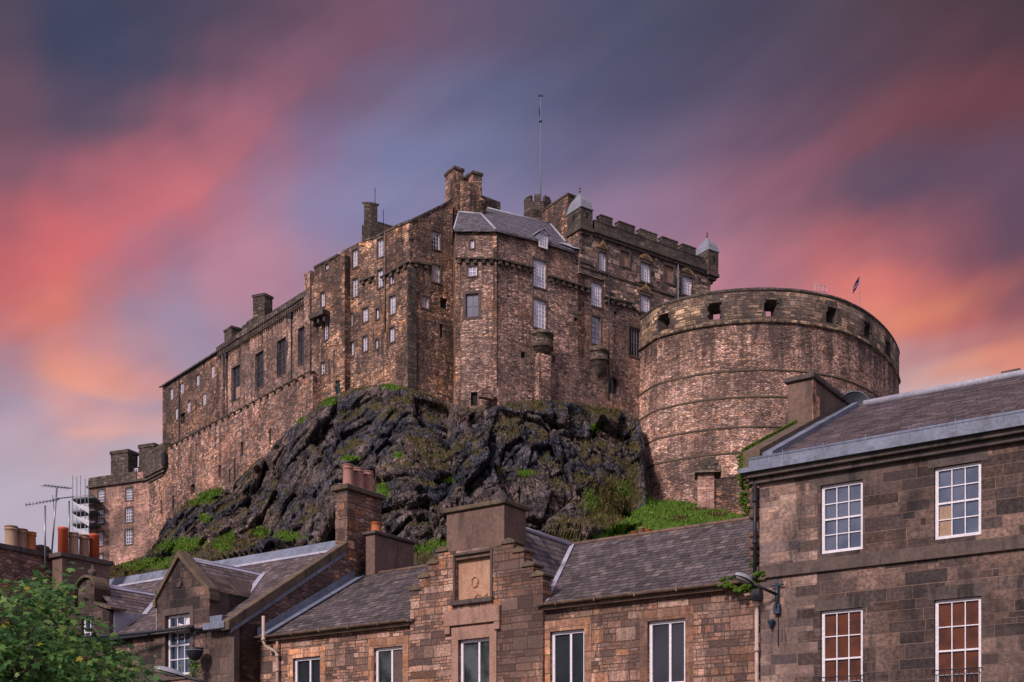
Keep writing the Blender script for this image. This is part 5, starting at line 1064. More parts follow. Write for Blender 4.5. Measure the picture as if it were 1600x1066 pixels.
amp_u = np.interp(U, [60, 200, 260, 400, 470, 985, 1015, 1030], [0.35, 0.5, 0.85, 1.0, 1.0, 1.0, 0.25, 0.12])
PP = pos.reshape(-1, 3)
Vg = np.tile(V, NU); Ug = np.repeat(U, NV)
env = np.clip((Vg - VB) / 0.07, 0, 1); env = env * env * (3 - 2 * env)
env = env * np.repeat(amp_u, NV) * np.interp(Vg, [0, VM, 0.85, 1], [1, 1, 0.7, 0.5])
wp = PP + 0.22 * np.stack([fbm(PP / 5, 3, 11), fbm(PP / 5, 3, 21), fbm(PP / 5, 3, 31)], 1) * 2
st = np.array([1.15, 0.7, 0.42])                                # joints stand steeper than they are wide
sh = wp.copy(); sh[:, 0] += wp[:, 2] * np.interp(PP[:, 0], [-40, -22, -8], [0.3, 0.2, 0.05])
f1, e1_ = facets(sh * st / 9.0, 101); f2, e2_ = facets(sh * st / 3.6, 201); f3, e3_ = facets(sh * st / 1.5, 301); f4_, e4_ = facets(sh * np.array([1, 0.8, 0.8]) / 0.75, 401)
disp = 3.2 * f1 + 2.0 * f2 + 0.85 * f3 + 0.4 * f4_ + 1.2 * fbm(PP / 14, 2, 41) + 0.25 * fbm(PP / 0.6, 2, 51)
disp -= 1.2 * np.exp(-e1_ * 26) + 0.7 * np.exp(-e2_ * 22) + 0.3 * np.exp(-e3_ * 16)     # cracks between the blocks
# near the wall feet keep the rock from drowning the walls: let it bulge less than it hollows
disp = np.where(Vg < 0.16, np.minimum(disp, 0.5), disp)
dvec = np.array([0.06, -0.93, 0.12]); PP2 = PP + dvec * (disp * env)[:, None]
G = PP2.reshape(NU, NV, 3)
du = np.gradient(G, axis=0); dv_ = np.gradient(G, axis=1); nr = np.cross(du, dv_); nr /= np.linalg.norm(nr, axis=2, keepdims=True) + 1e-9
nr = np.where((nr[..., 1:2] > 0), -nr, nr)
def smooth(a, k):
    for ax in (0, 1):
        c = np.cumsum(np.pad(a, [(k + 1, k) if i == ax else (0, 0) for i in (0, 1)], mode='edge'), axis=ax)
        n = a.shape[ax]; sl = lambda s, e: tuple(slice(s, e) if i == ax else slice(None) for i in (0, 1))
        a = (c[sl(2 * k + 1, 2 * k + 1 + n)] - c[sl(0, n)]) / (2 * k + 1)
    return a
nz = smooth(nr[..., 2], 2); nzb = smooth(nr[..., 2], 7)
big = fbm(PP2 / 6, 4, 61).reshape(NU, NV); sml = fbm(PP2 / 1.3, 3, 71).reshape(NU, NV)
Ugr, Vgr = Ug.reshape(NU, NV), Vg.reshape(NU, NV)
veg = np.clip((nz * 0.7 + nzb * 0.6 - 0.5) * 2.4 + big * 2.2 + sml * 1.6, 0, 1)
veg *= np.interp(Ugr, [60, 300, 500, 900, 960, 1020], [1.25, 1.2, 0.9, 1.0, 1.25, 1])
pxs = CX + FPX * PP2[:, 0] / PP2[:, 1]; pys = HY - FPX * (PP2[:, 2] - CZ) / PP2[:, 1]
pxg, pyg = pxs.reshape(NU, NV), pys.reshape(NU, NV)
def blob(cx, cy, rx, ry, rot=0.0):
    a = math.radians(rot); x, y = pxg - cx, pyg - cy; x, y = x * math.cos(a) + y * math.sin(a), -x * math.sin(a) + y * math.cos(a)
    return np.exp(-((x / rx) ** 2 + (y / ry) ** 2))
GB = [(320, 776, 34, 12, -14), (285, 852, 42, 14, -8), (322, 810, 10, 8, 0), (408, 831, 16, 9, 0), (352, 846, 22, 14, -40), (548, 716, 20, 5, 0), (622, 711, 9, 6, 0), (556, 740, 8, 8, 0), (598, 768, 10, 16, 0), (440, 668, 9, 6, -40), (470, 655, 9, 6, -40), (515, 628, 14, 8, 0), (612, 604, 16, 6, 0), (700, 850, 36, 8, 0), (660, 858, 26, 8, 0), (930, 668, 12, 8, 0), (925, 782, 16, 22, 0), (972, 765, 18, 16, 0), (700, 750, 14, 5, 0), (820, 740, 14, 6, 0), (452, 838, 24, 9, 0), (250, 880, 40, 10, 0), (210, 885, 24, 8, 0)]
bl = np.zeros((NU, NV))
for q in GB: bl = np.maximum(bl, blob(*q))
lush = np.clip(bl * 1.6 - 0.35 + sml * 1.2, 0, 1) * np.where(Vgr > 0.03, 1, 0)
gs = np.clip((Ugr - 1000) / 30, 0, 1) * np.where(pyg > 778, 1, 0)
gs = np.maximum(gs, np.clip((pyg - (858 - (Ugr - 890) * 0.62)) / 10, 0, 1) * np.clip((Ugr - 885) / 10, 0, 1))
gs = gs * np.where(Vgr > 0.02, 1, 0)
gs = gs * (1 - np.clip(np.maximum(blob(1118, 806, 24, 6), np.maximum(blob(1062, 812, 16, 5), blob(1085, 798, 30, 3))) * 1.6 + sml * 1.5 - 0.4, 0, 0.95))
lush = np.maximum(lush, gs)
shrub = np.clip(blob(955, 790, 44, 44) * 1.8 - 0.3 + blob(990, 745, 14, 40) + blob(690, 640, 60, 22) * 0.9 + blob(790, 660, 34, 30) * 0.8 + blob(905, 650, 40, 22) + blob(640, 760, 40, 60) * 0.4 + sml * 1.2 + big, 0, 1) * np.where((Vgr > 0.05), 1, 0)
veg = np.clip(np.maximum(veg, shrub * 0.9), 0, 1)
me = bpy.data.meshes.new('castle_rock')
idx = np.arange(NU * NV).reshape(NU, NV)
quads = np.stack([idx[:-1, :-1], idx[1:, :-1], idx[1:, 1:], idx[:-1, 1:]], -1).reshape(-1, 4)[:, ::-1]
me.vertices.add(NU * NV); me.vertices.foreach_set('co', PP2.astype(np.float32).ravel())
me.loops.add(quads.size); me.loops.foreach_set('vertex_index', quads.astype(np.int32).ravel())
me.polygons.add(len(quads)); me.polygons.foreach_set('loop_start', np.arange(0, quads.size, 4, dtype=np.int32))
me.update(calc_edges=True); me.validate()
for nm, arr in (('veg', veg), ('lush', lush)):
    at = me.attributes.new(nm, 'FLOAT', 'POINT'); at.data.foreach_set('value', arr.astype(np.float32).ravel())
rock = bpy.data.objects.new('castle_rock', me); C.objects.link(rock); tag(rock, kind='structure')
T, b = newmat('castle_rock')
oc = T.n('ShaderNodeTexCoord').outputs['Object']
n1 = T.noise(oc, 0.14, 8, 0.7); n2 = T.noise(T.mapping(oc, (1, 1, 0.35)), 0.55, 6, 0.7); n3 = T.noise(oc, 2.2, 5, 0.7)
col = T.ramp(n1, [(0.33, (0.04, 0.045, 0.066)), (0.46, (0.078, 0.076, 0.092)), (0.54, (0.135, 0.107, 0.1)), (0.66, (0.24, 0.175, 0.15))])
col = T.mixc(T.maprange(n2, 0.54, 0.7, 0, 0.6), col, (0.14, 0.11, 0.108))
col = T.mixc(T.maprange(n2, 0.36, 0.5, 0.75, 0), col, (0.014, 0.016, 0.024))
ww = T.noise(T.mapping(oc, (1.6, 1.6, 0.12)), 0.8, 4, 0.6)
col = T.mixc(T.maprange(ww, 0.66, 0.74, 0, 0.6), col, (0.2, 0.21, 0.27))
v_ = T.maprange(n3, 0.25, 0.75, 0.45, 1.55); col = T.mixc(1.0, col, T.n('ShaderNodeCombineColor', {0: v_, 1: v_, 2: v_}).outputs[0], 'MULTIPLY')
crk = T.n('ShaderNodeTexVoronoi', {'Vector': T.mapping(oc, (0.9, 0.9, 0.38)), 'Scale': 1.0}, feature='DISTANCE_TO_EDGE').outputs['Distance']
crk2 = T.n('ShaderNodeTexVoronoi', {'Vector': T.mapping(oc, (2.4, 2.4, 1.1), loc=(3, 7, 1)), 'Scale': 1.0}, feature='DISTANCE_TO_EDGE').outputs['Distance']
cell = T.n('ShaderNodeSeparateColor', {0: T.n('ShaderNodeTexVoronoi', {'Vector': T.mapping(oc, (0.9, 0.9, 0.38)), 'Scale': 1.0}).outputs['Color']}).outputs[0]
cv_ = T.maprange(cell, 0, 1, 0.6, 1.45, smooth=False); col = T.mixc(1.0, col, T.n('ShaderNodeCombineColor', {0: cv_, 1: cv_, 2: cv_}).outputs[0], 'MULTIPLY')
col = T.mixc(T.math('MAXIMUM', T.maprange(crk, 0.0, 0.05, 0.85, 0), T.maprange(crk2, 0.0, 0.06, 0.6, 0)), col, (0.008, 0.008, 0.012))
vg = T.n('ShaderNodeAttribute', attribute_name='veg').outputs['Fac']; lu = T.n('ShaderNodeAttribute', attribute_name='lush').outputs['Fac']
g1 = T.ramp(T.noise(oc, 0.8, 5, 0.7), [(0.3, (0.03, 0.035, 0.012)), (0.5, (0.085, 0.075, 0.028)), (0.62, (0.14, 0.1, 0.05)), (0.75, (0.07, 0.085, 0.02))])
col = T.mixc(T.math('MULTIPLY', T.maprange(vg, 0.36, 0.78), 0.8), col, g1)
g2 = T.ramp(T.noise(oc, 0.9, 5, 0.75), [(0.3, (0.03, 0.06, 0.012)), (0.5, (0.085, 0.17, 0.02)), (0.66, (0.13, 0.2, 0.03)), (0.78, (0.17, 0.15, 0.05))])
col = T.mixc(T.maprange(lu, 0.25, 0.7), col, g2)
hh = T.math('ADD', T.math('ADD', T.math('MULTIPLY', n2, 0.8), T.math('MULTIPLY', n3, 0.7)), T.math('ADD', T.maprange(crk, 0, 0.1, 0, 0.6), T.maprange(crk2, 0, 0.1, 0, 0.35)))
setin(T, b, color=col, rough=1.0, spec=0.08, normal=T.n('ShaderNodeBump', {'Strength': 0.75, 'Distance': 0.6, 'Height': hh}).outputs[0])
me.materials.append(M['castle_rock'])

# growing grass and scrub: thousands of blades on the green places
def blade_mesh(name, sel_w, count, h, w, mat, seed, lean=0.35):
    r = np.random.default_rng(seed); wv = (sel_w.ravel()); wv = wv / wv.sum()
    ids = r.choice(NU * NV, count, p=wv)
    base = PP2[ids] + r.normal(0, 0.22, (count, 3)) * np.array([1, 0.5, 0.25])
    hh = h * (0.35 + r.random(count) ** 1.5 * 1.1) * (0.6 + 0.8 * r.random(count)); a = r.random(count) * math.tau
    side = np.stack([np.cos(a), np.sin(a), np.zeros(count)], 1) * (w * (0.5 + r.random(count)))[:, None]
    ln = r.normal(0, lean, (count, 3)); ln[:, 2] = 1; ln[:, 1] -= 0.35; ln /= np.linalg.norm(ln, axis=1, keepdims=True)
    tip = base + ln * hh[:, None]; mid = base + ln * hh[:, None] * 0.5
    vs = np.stack([base - side * .5, base + side * .5, mid + side * .55, tip, mid - side * .55], 1).reshape(-1, 3)
    m = bpy.data.meshes.new(name); m.vertices.add(len(vs)); m.vertices.foreach_set('co', vs.astype(np.float32).ravel())
    m.loops.add(count * 5); m.loops.foreach_set('vertex_index', np.arange(count * 5, dtype=np.int32)); m.polygons.add(count); m.polygons.foreach_set('loop_start', np.arange(0, count * 5, 5, dtype=np.int32))
    m.update(calc_edges=True)
    at = m.attributes.new('tone', 'FLOAT', 'POINT'); at.data.foreach_set('value', np.repeat(r.random(count), 5).astype(np.float32))
    m.materials.append(mat); o = bpy.data.objects.new(name, m); C.objects.link(o); return o
def leafmat(name, stops, trans=0.25):
    T, b = newmat(name); t = T.n('ShaderNodeAttribute', attribute_name='tone').outputs['Fac']
    col = T.ramp(t, stops); setin(T, b, color=col, rough=0.6, spec=0.25)
    tr = T.n('ShaderNodeBsdfTranslucent', {'Color': col}); mx = T.n('ShaderNodeMixShader', {0: trans, 1: b.outputs[0], 2: tr.outputs[0]})
    out = [q for q in T.nt.nodes if q.type == 'OUTPUT_MATERIAL'][0]; T.nt.links.new(mx.outputs[0], out.inputs[0]); return M[name]
leafmat('grass', [(0, (0.06, 0.15, 0.014)), (0.5, (0.115, 0.245, 0.024)), (0.85, (0.18, 0.29, 0.04)), (1, (0.24, 0.21, 0.08))])
leafmat('scrub', [(0, (0.05, 0.06, 0.012)), (0.4, (0.1, 0.1, 0.03)), (0.7, (0.17, 0.12, 0.05)), (0.9, (0.22, 0.15, 0.07)), (1, (0.09, 0.14, 0.02))])
vis = (Vgr > 0.035) & (Vgr < 0.86)
o = blade_mesh('grass', np.where(vis, lush ** 2 + 1e-6, 1e-9) * np.where(gs > 0.3, 1.0, 1.8), 90000, 0.24, 0.1, M['grass'], 5)
tag(o, 'bright green grass growing on the slope and ledges of the castle rock', 'grass', kind='stuff')
o = blade_mesh('scrub', np.where(vis & (gs < 0.3), np.clip(veg - 0.55, 0, 1) ** 1.3 * 0.5 + np.clip(blob(955, 790, 44, 44) * 1.6 - 0.3 + sml, 0, 1) + shrub * 0.12, 1e-9) + 1e-9, 26000, 0.42, 0.09, M['scrub'], 6, 0.55)
tag(o, 'dry olive and straw coloured scrub growing on ledges of the dark castle rock', 'scrub', kind='stuff')

# ground
mb = MB(); s = 3000
mb.face([(-s, -s, 0), (s, -s, 0), (s, s, 0), (-s, s, 0)]); o = mb.build('ground', M['ground_earth']); tag(o, kind='structure')
# ================================================================== THE STREET: houses in front
f1 = Facade((6.98, 34.0), (0.8178, -0.5755))        # tall dark house on the right
f2 = f1.off(-0.3)                                    # low row with the crow-stepped gable
f3 = f1.off(1.0)                                     # house with dormers on the left
def roof_slab(mb, pts, th=0.06):
    mb.prism(pts, (0, 0, -th))
def surround(parent, fa, r, w, mat, o=0.03, lint=None, sill=True, name='surround'):
    mb = MB(); lint = lint or w
    mb.fbox(fa, r[0] - w, r[0] - 0.002, r[2], r[3] + lint, -0.1, o); mb.fbox(fa, r[1] + 0.002, r[1] + w, r[2], r[3] + lint, -0.1, o)
    mb.fbox(fa, r[0], r[1], r[3] + 0.002, r[3] + lint, -0.1, o)
    if sill: mb.fbox(fa, r[0] - w * 1.1, r[1] + w * 1.1, r[2] - 0.16, r[2] - 0.002, -0.2, o + 0.06)
    return mb.build(name, mat, parent)
def pot(parent, mat, x, y, z, h, r, style=0):
    mb = MB()
    prof = [(r * 1.12, 0), (r * 1.08, 0.06), (r, 0.1), (r * 0.93, h * 0.72), (r * 0.93, h * 0.8), (r * 1.1, h * 0.83), (r * 1.1, h * 0.87), (r * 0.96, h * 0.89), (r * 0.96, h * 0.95), (r * 1.08, h * 0.96), (r * 1.08, h), (r * 0.82, h), (r * 0.8, h * 0.7)]
    if style == 1: prof = [(r * 1.02, 0), (r * 0.98, h * 0.9), (r * 1.08, h * 0.91), (r * 1.08, h), (r * 0.86, h), (r * 0.84, h * 0.7)]
    mb.lathe((x, y, z), prof, 18); return mb.build('pot', mat, parent)

# ---- tall tenement, right
root = thing('stone_tenement', 'tall dark ashlar tenement on the right with white twelve-pane sashes and lead-edged slate roof', 'house', f1.pt(f1.t(1400), 0))
tl = f1.t(1187); tr = tl + 16.5
zg = f1.z(1190, 742); zr_b = 6.9; zr = f1.off(-zr_b).z(1327, 638.5)
W1 = [(f1.t(1282), f1.t(1348)), (f1.t(1459.5), f1.t(1533))]
W1.append((W1[1][0] + (W1[1][0] - W1[0][0]) , W1[1][1] + (W1[1][1] - W1[0][1])))
zt1, zb1 = (f1.z(1315, 752.5) + f1.z(1496, 727)) / 2, (f1.z(1315, 861) + f1.z(1496, 840.5)) / 2
zt2 = (f1.z(1315, 951.5) + f1.z(1496, 935)) / 2; zb2 = zt2 - (zt1 - zb1) * 1.42
H = [(a, b, zb1, zt1) for a, b in W1] + [(a, b, zb2, zt2) for a, b in W1]
tm = f1.t(1268)
tr_ = random.Random(8); tooth = []; z = 0.0; k = 0
while z < zg:      # the paler end bay is bonded into the dark front course by course
    z2 = min(z + 0.31, zg); x = tm + (0.16 if k % 2 else -0.34) + tr_.uniform(-0.14, 0.08); x = min(x, H[0][0] - 0.08); tooth += [(x, z), (x, z2)]; z = z2; k += 1
mb = MB(); wall_face(mb, f1, [(tr, 0), (tr, zg)] + tooth[::-1], H, 0.2, 0); mb.build('wall', M['tenement_stone'], root)
mb = MB(); wall_face(mb, f1, [(tl, 0)] + tooth + [(tl, zg)], [], 0.2, 0); mb.build('wall', M['tenement_pale_stone'], root)
mb = MB(); mb.fbox(f1, tl + 0.01, tr, 0, zg, -9.5, -0.35); mb.build('wall', M['tenement_stone'], root); mb.build('wall', M['tenement_pale_stone'], root)
for i, r in enumerate(H):
    up = i < 3
    w = window(root, f1, r, 3, 4, 0.085, 0.026, 0.15, M['white_paint'], M['glass_blue'] if up else M['glass_brown'], meeting=1)
    if up and i == 1:
        mb = MB(); mb.fbox(f1, r[0] + 0.1, r[0] + 0.42, r[2] + 0.1, r[2] + 0.86, -0.168, -0.15); mb.build('curtain', M['clay_buff'], w)
    mb = MB(); mb.fbox(f1, r[0] - 0.16, r[1] + 0.16, r[3] + 0.003, r[3] + 0.33, -0.1, 0.006); mb.build('lintel', M['soot_stone'], w)
    if not up:   # low iron guard at the foot of the lower windows
        mb = MB(); z0 = r[2] + 0.1; z1 = f1.z(1496, 1046)
        for k in range(10):
            t = r[0] + 0.03 + (r[1] - r[0] - 0.06) * k / 9; mb.tube([f1.pt(t, z0, 0.05), f1.pt(t, z1, 0.05)], 0.012, 5)
        mb.tube([f1.pt(r[0] - 0.05, z1, 0.05), f1.pt(r[1] + 0.05, z1, 0.05)], 0.014, 5); mb.build('window_guard', M['black_iron'], w)
zb_ = f1.z(1190, 885.5); mb = MB(); mb.fbox(f1, tl + 0.03, tr, f1.z(1190, 905), zb_, -0.1, 0.09); mb.build('string_course', M['dressed_grey'], root, bevel=0.012)
zc = f1.z(1190, 757)
mb = MB(); mb.fbox(f1, tl - 0.28, tr, zc, zg - 0.12, -0.1, 0.16); mb.fbox(f1, tl - 0.3, tr, zg - 0.117, zg + 0.02, -0.1, 0.3); mb.build('cornice', M['soot_stone'], root, bevel=0.015)
# lead box gutter in two steps
zl1 = f1.z(1172, 724); zl2 = f1.z(1200, 706)
mb = MB(); mb.fbox(f1, tl - 0.45, tr, zg + 0.023, zg + 0.15, -0.2, 0.42); mb.fbox(f1, tl - 0.2, tr, zg + 0.153, zg + 0.4, -0.3, 0.3)
mb.tube([f1.pt(tl - 0.2, zg + 0.4, 0.26), f1.pt(tr, zg + 0.4, 0.26)], 0.055, 8)
for k in range(14):
    t = tl + 0.8 + k * 1.15; mb.fbox(f1, t, t + 0.025, zg + 0.18, zg + 0.5, 0.28, 0.315)
mb.build('lead_gutter', M['lead'], root)
ze = zg + 0.42
a = f1.pt(tl + 0.25, ze, 0.1); b_ = f1.pt(tr, ze, 0.1); c_ = f1.pt(tr, zr, -zr_b); d_ = f1.pt(tl + 0.25, zr, -zr_b)
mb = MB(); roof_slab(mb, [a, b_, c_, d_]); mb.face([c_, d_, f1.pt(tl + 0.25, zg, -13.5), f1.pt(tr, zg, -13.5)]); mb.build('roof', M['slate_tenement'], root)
mb = MB(); mb.tube([f1.pt(tl + 0.6, zr + 0.05, -zr_b), f1.pt(tr, zr + 0.05, -zr_b)], 0.12, 8); mb.build('ridge', M['lead_pale'], root)
# raised gable coping with lead soakers and a mossy pipe down its edge
sl = (zr - ze) / (zr_b + 0.1)
def skew(t0, t1, b0, b1, rise, th, mat, name, parent):
    mb = MB(); p = [f1.pt(t0, ze + sl * b0 + rise, 0.1 - b0), f1.pt(t1, ze + sl * b0 + rise, 0.1 - b0), f1.pt(t1, ze + sl * b1 + rise, 0.1 - b1), f1.pt(t0, ze + sl * b1 + rise, 0.1 - b1)]
    mb.prism(p, (0, 0, -th)); return mb.build(name, mat, parent)
skew(tl - 0.4, tl + 0.12, -0.15, zr_b, 0.3, 0.75, M['coping_stone'], 'gable_coping', root)
skew(tl + 0.123, tl + 0.42, 0.0, zr_b + 0.1, 0.16, 0.22, M['lead'], 'lead_flashing', root)
mb = MB(); pts = [f1.pt(tl - 0.42, ze + sl * 5.5 + 0.34, -5.4), f1.pt(tl - 0.44, ze + 0.34, 0.1), f1.pt(tl - 0.46, ze + 0.2, 0.22), f1.pt(tl - 0.46, zg - 0.3, 0.24)]
mb.tube(pts, 0.05, 8); mb.build('overflow_pipe', M['moss'], root)
# gable wall side
mb = MB(); mb.face([f1.pt(tl - 0.003, 0, 0), f1.pt(tl - 0.003, 0, -13.5), f1.pt(tl - 0.003, zg, -13.5), f1.pt(tl - 0.003, zr, -zr_b), f1.pt(tl - 0.003, zg, 0)]); mb.build('gable_wall', M['gable_stone'], root)
# ragged tusking stones left on the corner
mb = MB(); z = f1.z(1187, 905) ; r_ = random.Random(3); 
z = 3.2
while z < zg - 0.25:
    h = r_.uniform(0.2, 0.34); out = r_.choice([0.08, 0.16, 0.3, 0.36]); 
    if z < f1.z(1187, 930): out *= 0.25
    mb.fbox(f1, tl - out, tl + 0.02, z, z + h - 0.03, -0.5, -0.05 + r_.uniform(-0.06, 0.06)); z += h
mb.build('tusking_stones', M['rough_stone'], root, bevel=0.035)
L, R = (-f1.d.x, -f1.d.y), (-f1.n.x, -f1.n.y)
c = f1.pt(tl + 0.1, 0, -3.7); zt_ = CZ + (HY - 583) / FPX * c.y
mb = MB(); cbox(mb, (c.x, c.y), L, 0.8, R, 4.6, ze, zt_ - 0.16); ch = mb.build('chimney', M['render_brown'], root, bevel=0.02)
q = f1.pt(tl + 0.2, 0, -3.6); mb = MB(); cbox(mb, (q.x, q.y), L, 1.0, R, 4.8, zt_ - 0.157, zt_); mb.build('coping', M['soot_stone'], ch, bevel=0.02)
mb = MB(); q = f1.pt(tl + 0.108, 0, -3.69); n_ = Vector((f1.d.x, f1.d.y, 0)) * 0.012
for zz0, zz1, w in ((ze + 1.2, zt_ - 0.6, 0.55), (zt_ - 0.9, zt_ - 0.16, 0.25)):
    p0 = f1.pt(tl + 0.1, zz0, -3.71); p1 = f1.pt(tl + 0.1, zz0, -3.71 - w)
    mb.prism([p0 + n_, p1 + n_, p1 + n_ + Vector((0, 0, zz1 - zz0)) , p0 + n_ + Vector((0, 0, zz1 - zz0))], n_ * -0.9)
mb.build('bare_stone', M['dressed_orange'], ch)
mb = MB(); p = f1.pt(tl - 0.6, 0, -4.0); mb.fbox(f1, tl - 0.85, tl - 0.72, zt_ - 1.9, zt_ - 1.05, -4.2, -3.9); mb.build('vent', M['soot_stone'], ch)
p = P(1598, 575, 41); mb = MB(); cbox(mb, (p.x - 0.1, p.y), L, 0.6, R, 1.2, zr - 1, p.z); mb.build('chimney', M['coping_stone'], root)
mb = MB(); tp_ = f1.t(1183.5); mb.tube([f1.pt(tl - 0.09, zg - 0.05, 0.12), f1.pt(tl - 0.09, f1.z(1187, 905), 0.12)], 0.055, 8)
for zz in (f1.z(1187, 780), f1.z(1187, 845), f1.z(1187, 900)): mb.tube([f1.pt(tl - 0.09, zz, 0.12), f1.pt(tl - 0.09, zz - 0.1, 0.12)], 0.075, 8)
mb.build('drain_pipe', M['black_iron'], root)
mb = MB(); zz = f1.z(1187, 943); mb.tube([f1.pt(tl - 0.03, zz, 0.13), f1.pt(tl - 0.03, 0.2, 0.13)], 0.055, 8)
for k in range(5): z0 = zz - k * 1.25; mb.tube([f1.pt(tl - 0.03, z0, 0.13), f1.pt(tl - 0.03, z0 - 0.12, 0.13)], 0.075, 8)
mb.build('drain_pipe', M['cream_pipe'], root)
mb = MB(); mb.fbox(f1, tl - 0.14, tl + 0.1, f1.z(1187, 940), f1.z(1187, 922), 0.02, 0.26); mb.build('hopper_head', M['black_iron'], root)
mb = MB(); t_ = f1.t(1207); z_ = f1.z(1207, 975); mb.lathe(f1.pt(t_, z_, 0.1), [(0.01, -0.16), (0.08, 0.0), (0.1, 0.06), (0.1, 0.1), (0.03, 0.12)], 10); mb.build('wall_fitting', M['blue_iron'], root)
# satellite dish behind the ridge
pd = P(1334, 641, 44); root = thing('satellite_dish', 'large dark grey satellite dish standing behind the slate ridge beside the rendered chimney', 'satellite dish', (pd.x, pd.y, pd.z - 0.9))
mb = MB(); cdir = Vector((-0.15, -0.95, 0.12)).normalized(); ux = cdir.cross(Vector((0, 0, 1))).normalized(); uy = ux.cross(cdir); cc = P(1334, 637, 44)
rings = []; RD = 0.56
for k in range(7):
    r = RD * k / 6; dpt = 0.12 * (k / 6) ** 2
    rings.append([cc + (ux * math.cos(a) + uy * math.sin(a)) * max(r, 0.004) + cdir * dpt for a in [j * math.tau / 28 for j in range(28)]])
for r0_, r1_ in zip(rings[:-1], rings[1:]):
    for j in range(28): mb.face([r0_[j], r0_[(j + 1) % 28], r1_[(j + 1) % 28], r1_[j]], smooth=True)
mb.build('reflector', M['dish_grey'], root)
mb = MB(); mb.tube([p_ + cdir * 0.01 for p_ in rings[-1]] + [rings[-1][0]], 0.016, 6); mb.build('rim', M['lead'], root)
mb = MB(); mb.tube([cc - cdir * 0.05, cc - cdir * 0.25 + Vector((0, 0, -0.3)), cc - cdir * 0.25 + Vector((0, 0, -1.6))], 0.045, 6); mb.build('mount', M['black_iron'], root)
mb = MB(); mb.tube([cc - uy * RD * 0.95 + cdir * 0.1, cc + cdir * 0.6 - uy * 0.1], 0.018, 6); mb.build('feed_arm', M['black_iron'], root)

# ---- low row with crow-stepped gable
root = thing('stone_row', 'low orange sandstone row with slate roof, crow-stepped gable and blocky rendered chimney', 'house', f2.pt(f2.t(800), 0))
zgut = (f2.z(440, 991) + f2.z(1160, 916)) / 2 - 0.02
BR = 5.4; zrid = f2.off(-BR).z(893, 853)
tL = f3.t(366); tR = tl + 0.25
tcw = f2.off(-BR).t(893)
zsl = (zrid - zgut) / (BR + 0.25)
wins = [(f2.t(458), f2.t(500.5)), (f2.t(584.5), f2.t(629.5)), (f2.t(860), f2.t(913)), (f2.t(1012), f2.t(1071))]
ztops = [f2.z(479, 1027), f2.z(607, 1011), f2.z(886, 985), f2.z(1041, 968.5)]
zw = sum(ztops) / 4
H = [(a, b, zt - 1.95, zt) for (a, b), zt in zip(wins, ztops)]
f2g = f2.off(0.14)
g0, g1 = f2g.t(641), f2g.t(848)
low = [(a, b, 0.9, 2.6) for a, b in wins]
for seg, hs in (((tL, g0), H[:2] + low[:2]), ((g1, tR), H[2:] + low[2:])):
    mb = MB(); wall_face(mb, f2, [(seg[0], 0), (seg[1], 0), (seg[1], zgut), (seg[0], zgut)], hs, 0.22, 5); mb.build('wall', M['row_stone'], root)
GL = ['glass_teal', 'glass_green', 'glass_teal', 'glass_dark']
for i, r in enumerate(H):
    w = window(root, f2, r, 2, 1, 0.1, 0.075, 0.16, M['white_paint'], M[GL[i]], xs=[0.56])
    surround(w, f2, r, 0.26, M['dressed_orange'], 0.02, 0.34)
    if i == 1:
        mb = MB(); mb.fbox(f2, r[0] + 0.62, r[1] - 0.1, r[2], r[3] - 0.1, -0.174, -0.168); mb.build('curtain', M['dressed_grey'], w)
for r in low:
    w = window(root, f2, r, 2, 2, 0.1, 0.05, 0.16, M['white_paint'], M['glass_dark']); surround(w, f2, r, 0.26, M['dressed_orange'], 0.02, 0.34)
# gable
stepsL = [(641, 655.5, 918), (655.5, 669.5, 898.5), (669.5, 683.5, 877), (683.5, 697.5, 858)]
stepsR = [(786, 803, 845), (803, 818.5, 858.5), (818.5, 833, 880.5), (833, 848, 896)]
def gz(px, py): return f2g.z(px, py)
outl = [(g0, 0), (g1, 0)]
for a, b, y in stepsR[::-1]:
    z = gz((a + b) / 2, y + 5) - 0.0; outl += [(f2g.t(b), z), (f2g.t(a), z)]
for a, b, y in stepsL[::-1]:
    z = gz((a + b) / 2, y + 5); outl += [(f2g.t(b), z), (f2g.t(a), z)]
pw = prect(f2g, 717, 766, 998, 1150); pw = (pw[0], pw[1], pw[3] - 1.95, pw[3]); pn = prect(f2g, 712, 766.5, 866, 936)
oo = []
for q in outl:
    if not oo or abs(q[0] - oo[-1][0]) + abs(q[1] - oo[-1][1]) > 1e-4: oo.append(q)
mb = MB(); wall_face(mb, f2g, oo, [pw, pn], 0.2, 0.5); gw_ = mb.build('gable', M['row_stone'], root)
for st_ in (stepsL, stepsR):
    for a, b, y in st_:
        z = gz((a + b) / 2, y + 5); t0, t1 = f2g.t(a), f2g.t(b)
        mb = MB(); e = 0.06; zp_ = z + 0.17; cxm = (t0 + t1) / 2
        pr = [f2g.pt(t0 - e, z + 0.003, e), f2g.pt(t1 + e, z + 0.003, e), f2g.pt(t1 + e, z + 0.09, e), f2g.pt(cxm, zp_ + 0.03, e), f2g.pt(t0 - e, z + 0.09, e)]
        mb.prism(pr, (-f2g.n.x * 0.62, -f2g.n.y * 0.62, 0)); mb.build('crow_step', M['coping_stone'], gw_, bevel=0.012)
cb = min(gz(697, 858), gz(790, 850))
zct = f2g.z(742, 789); c = f2g.pt(f2g.t(787.5), 0, -0.004)
lw_ = f2g.t(787.5) - f2g.t(697.5)
mb = MB(); cbox(mb, (c.x, c.y), L, lw_, R, 1.25, gz(740, 872), zct - 0.13); ch = mb.build('chimney', M['render_brown'], root, bevel=0.015)
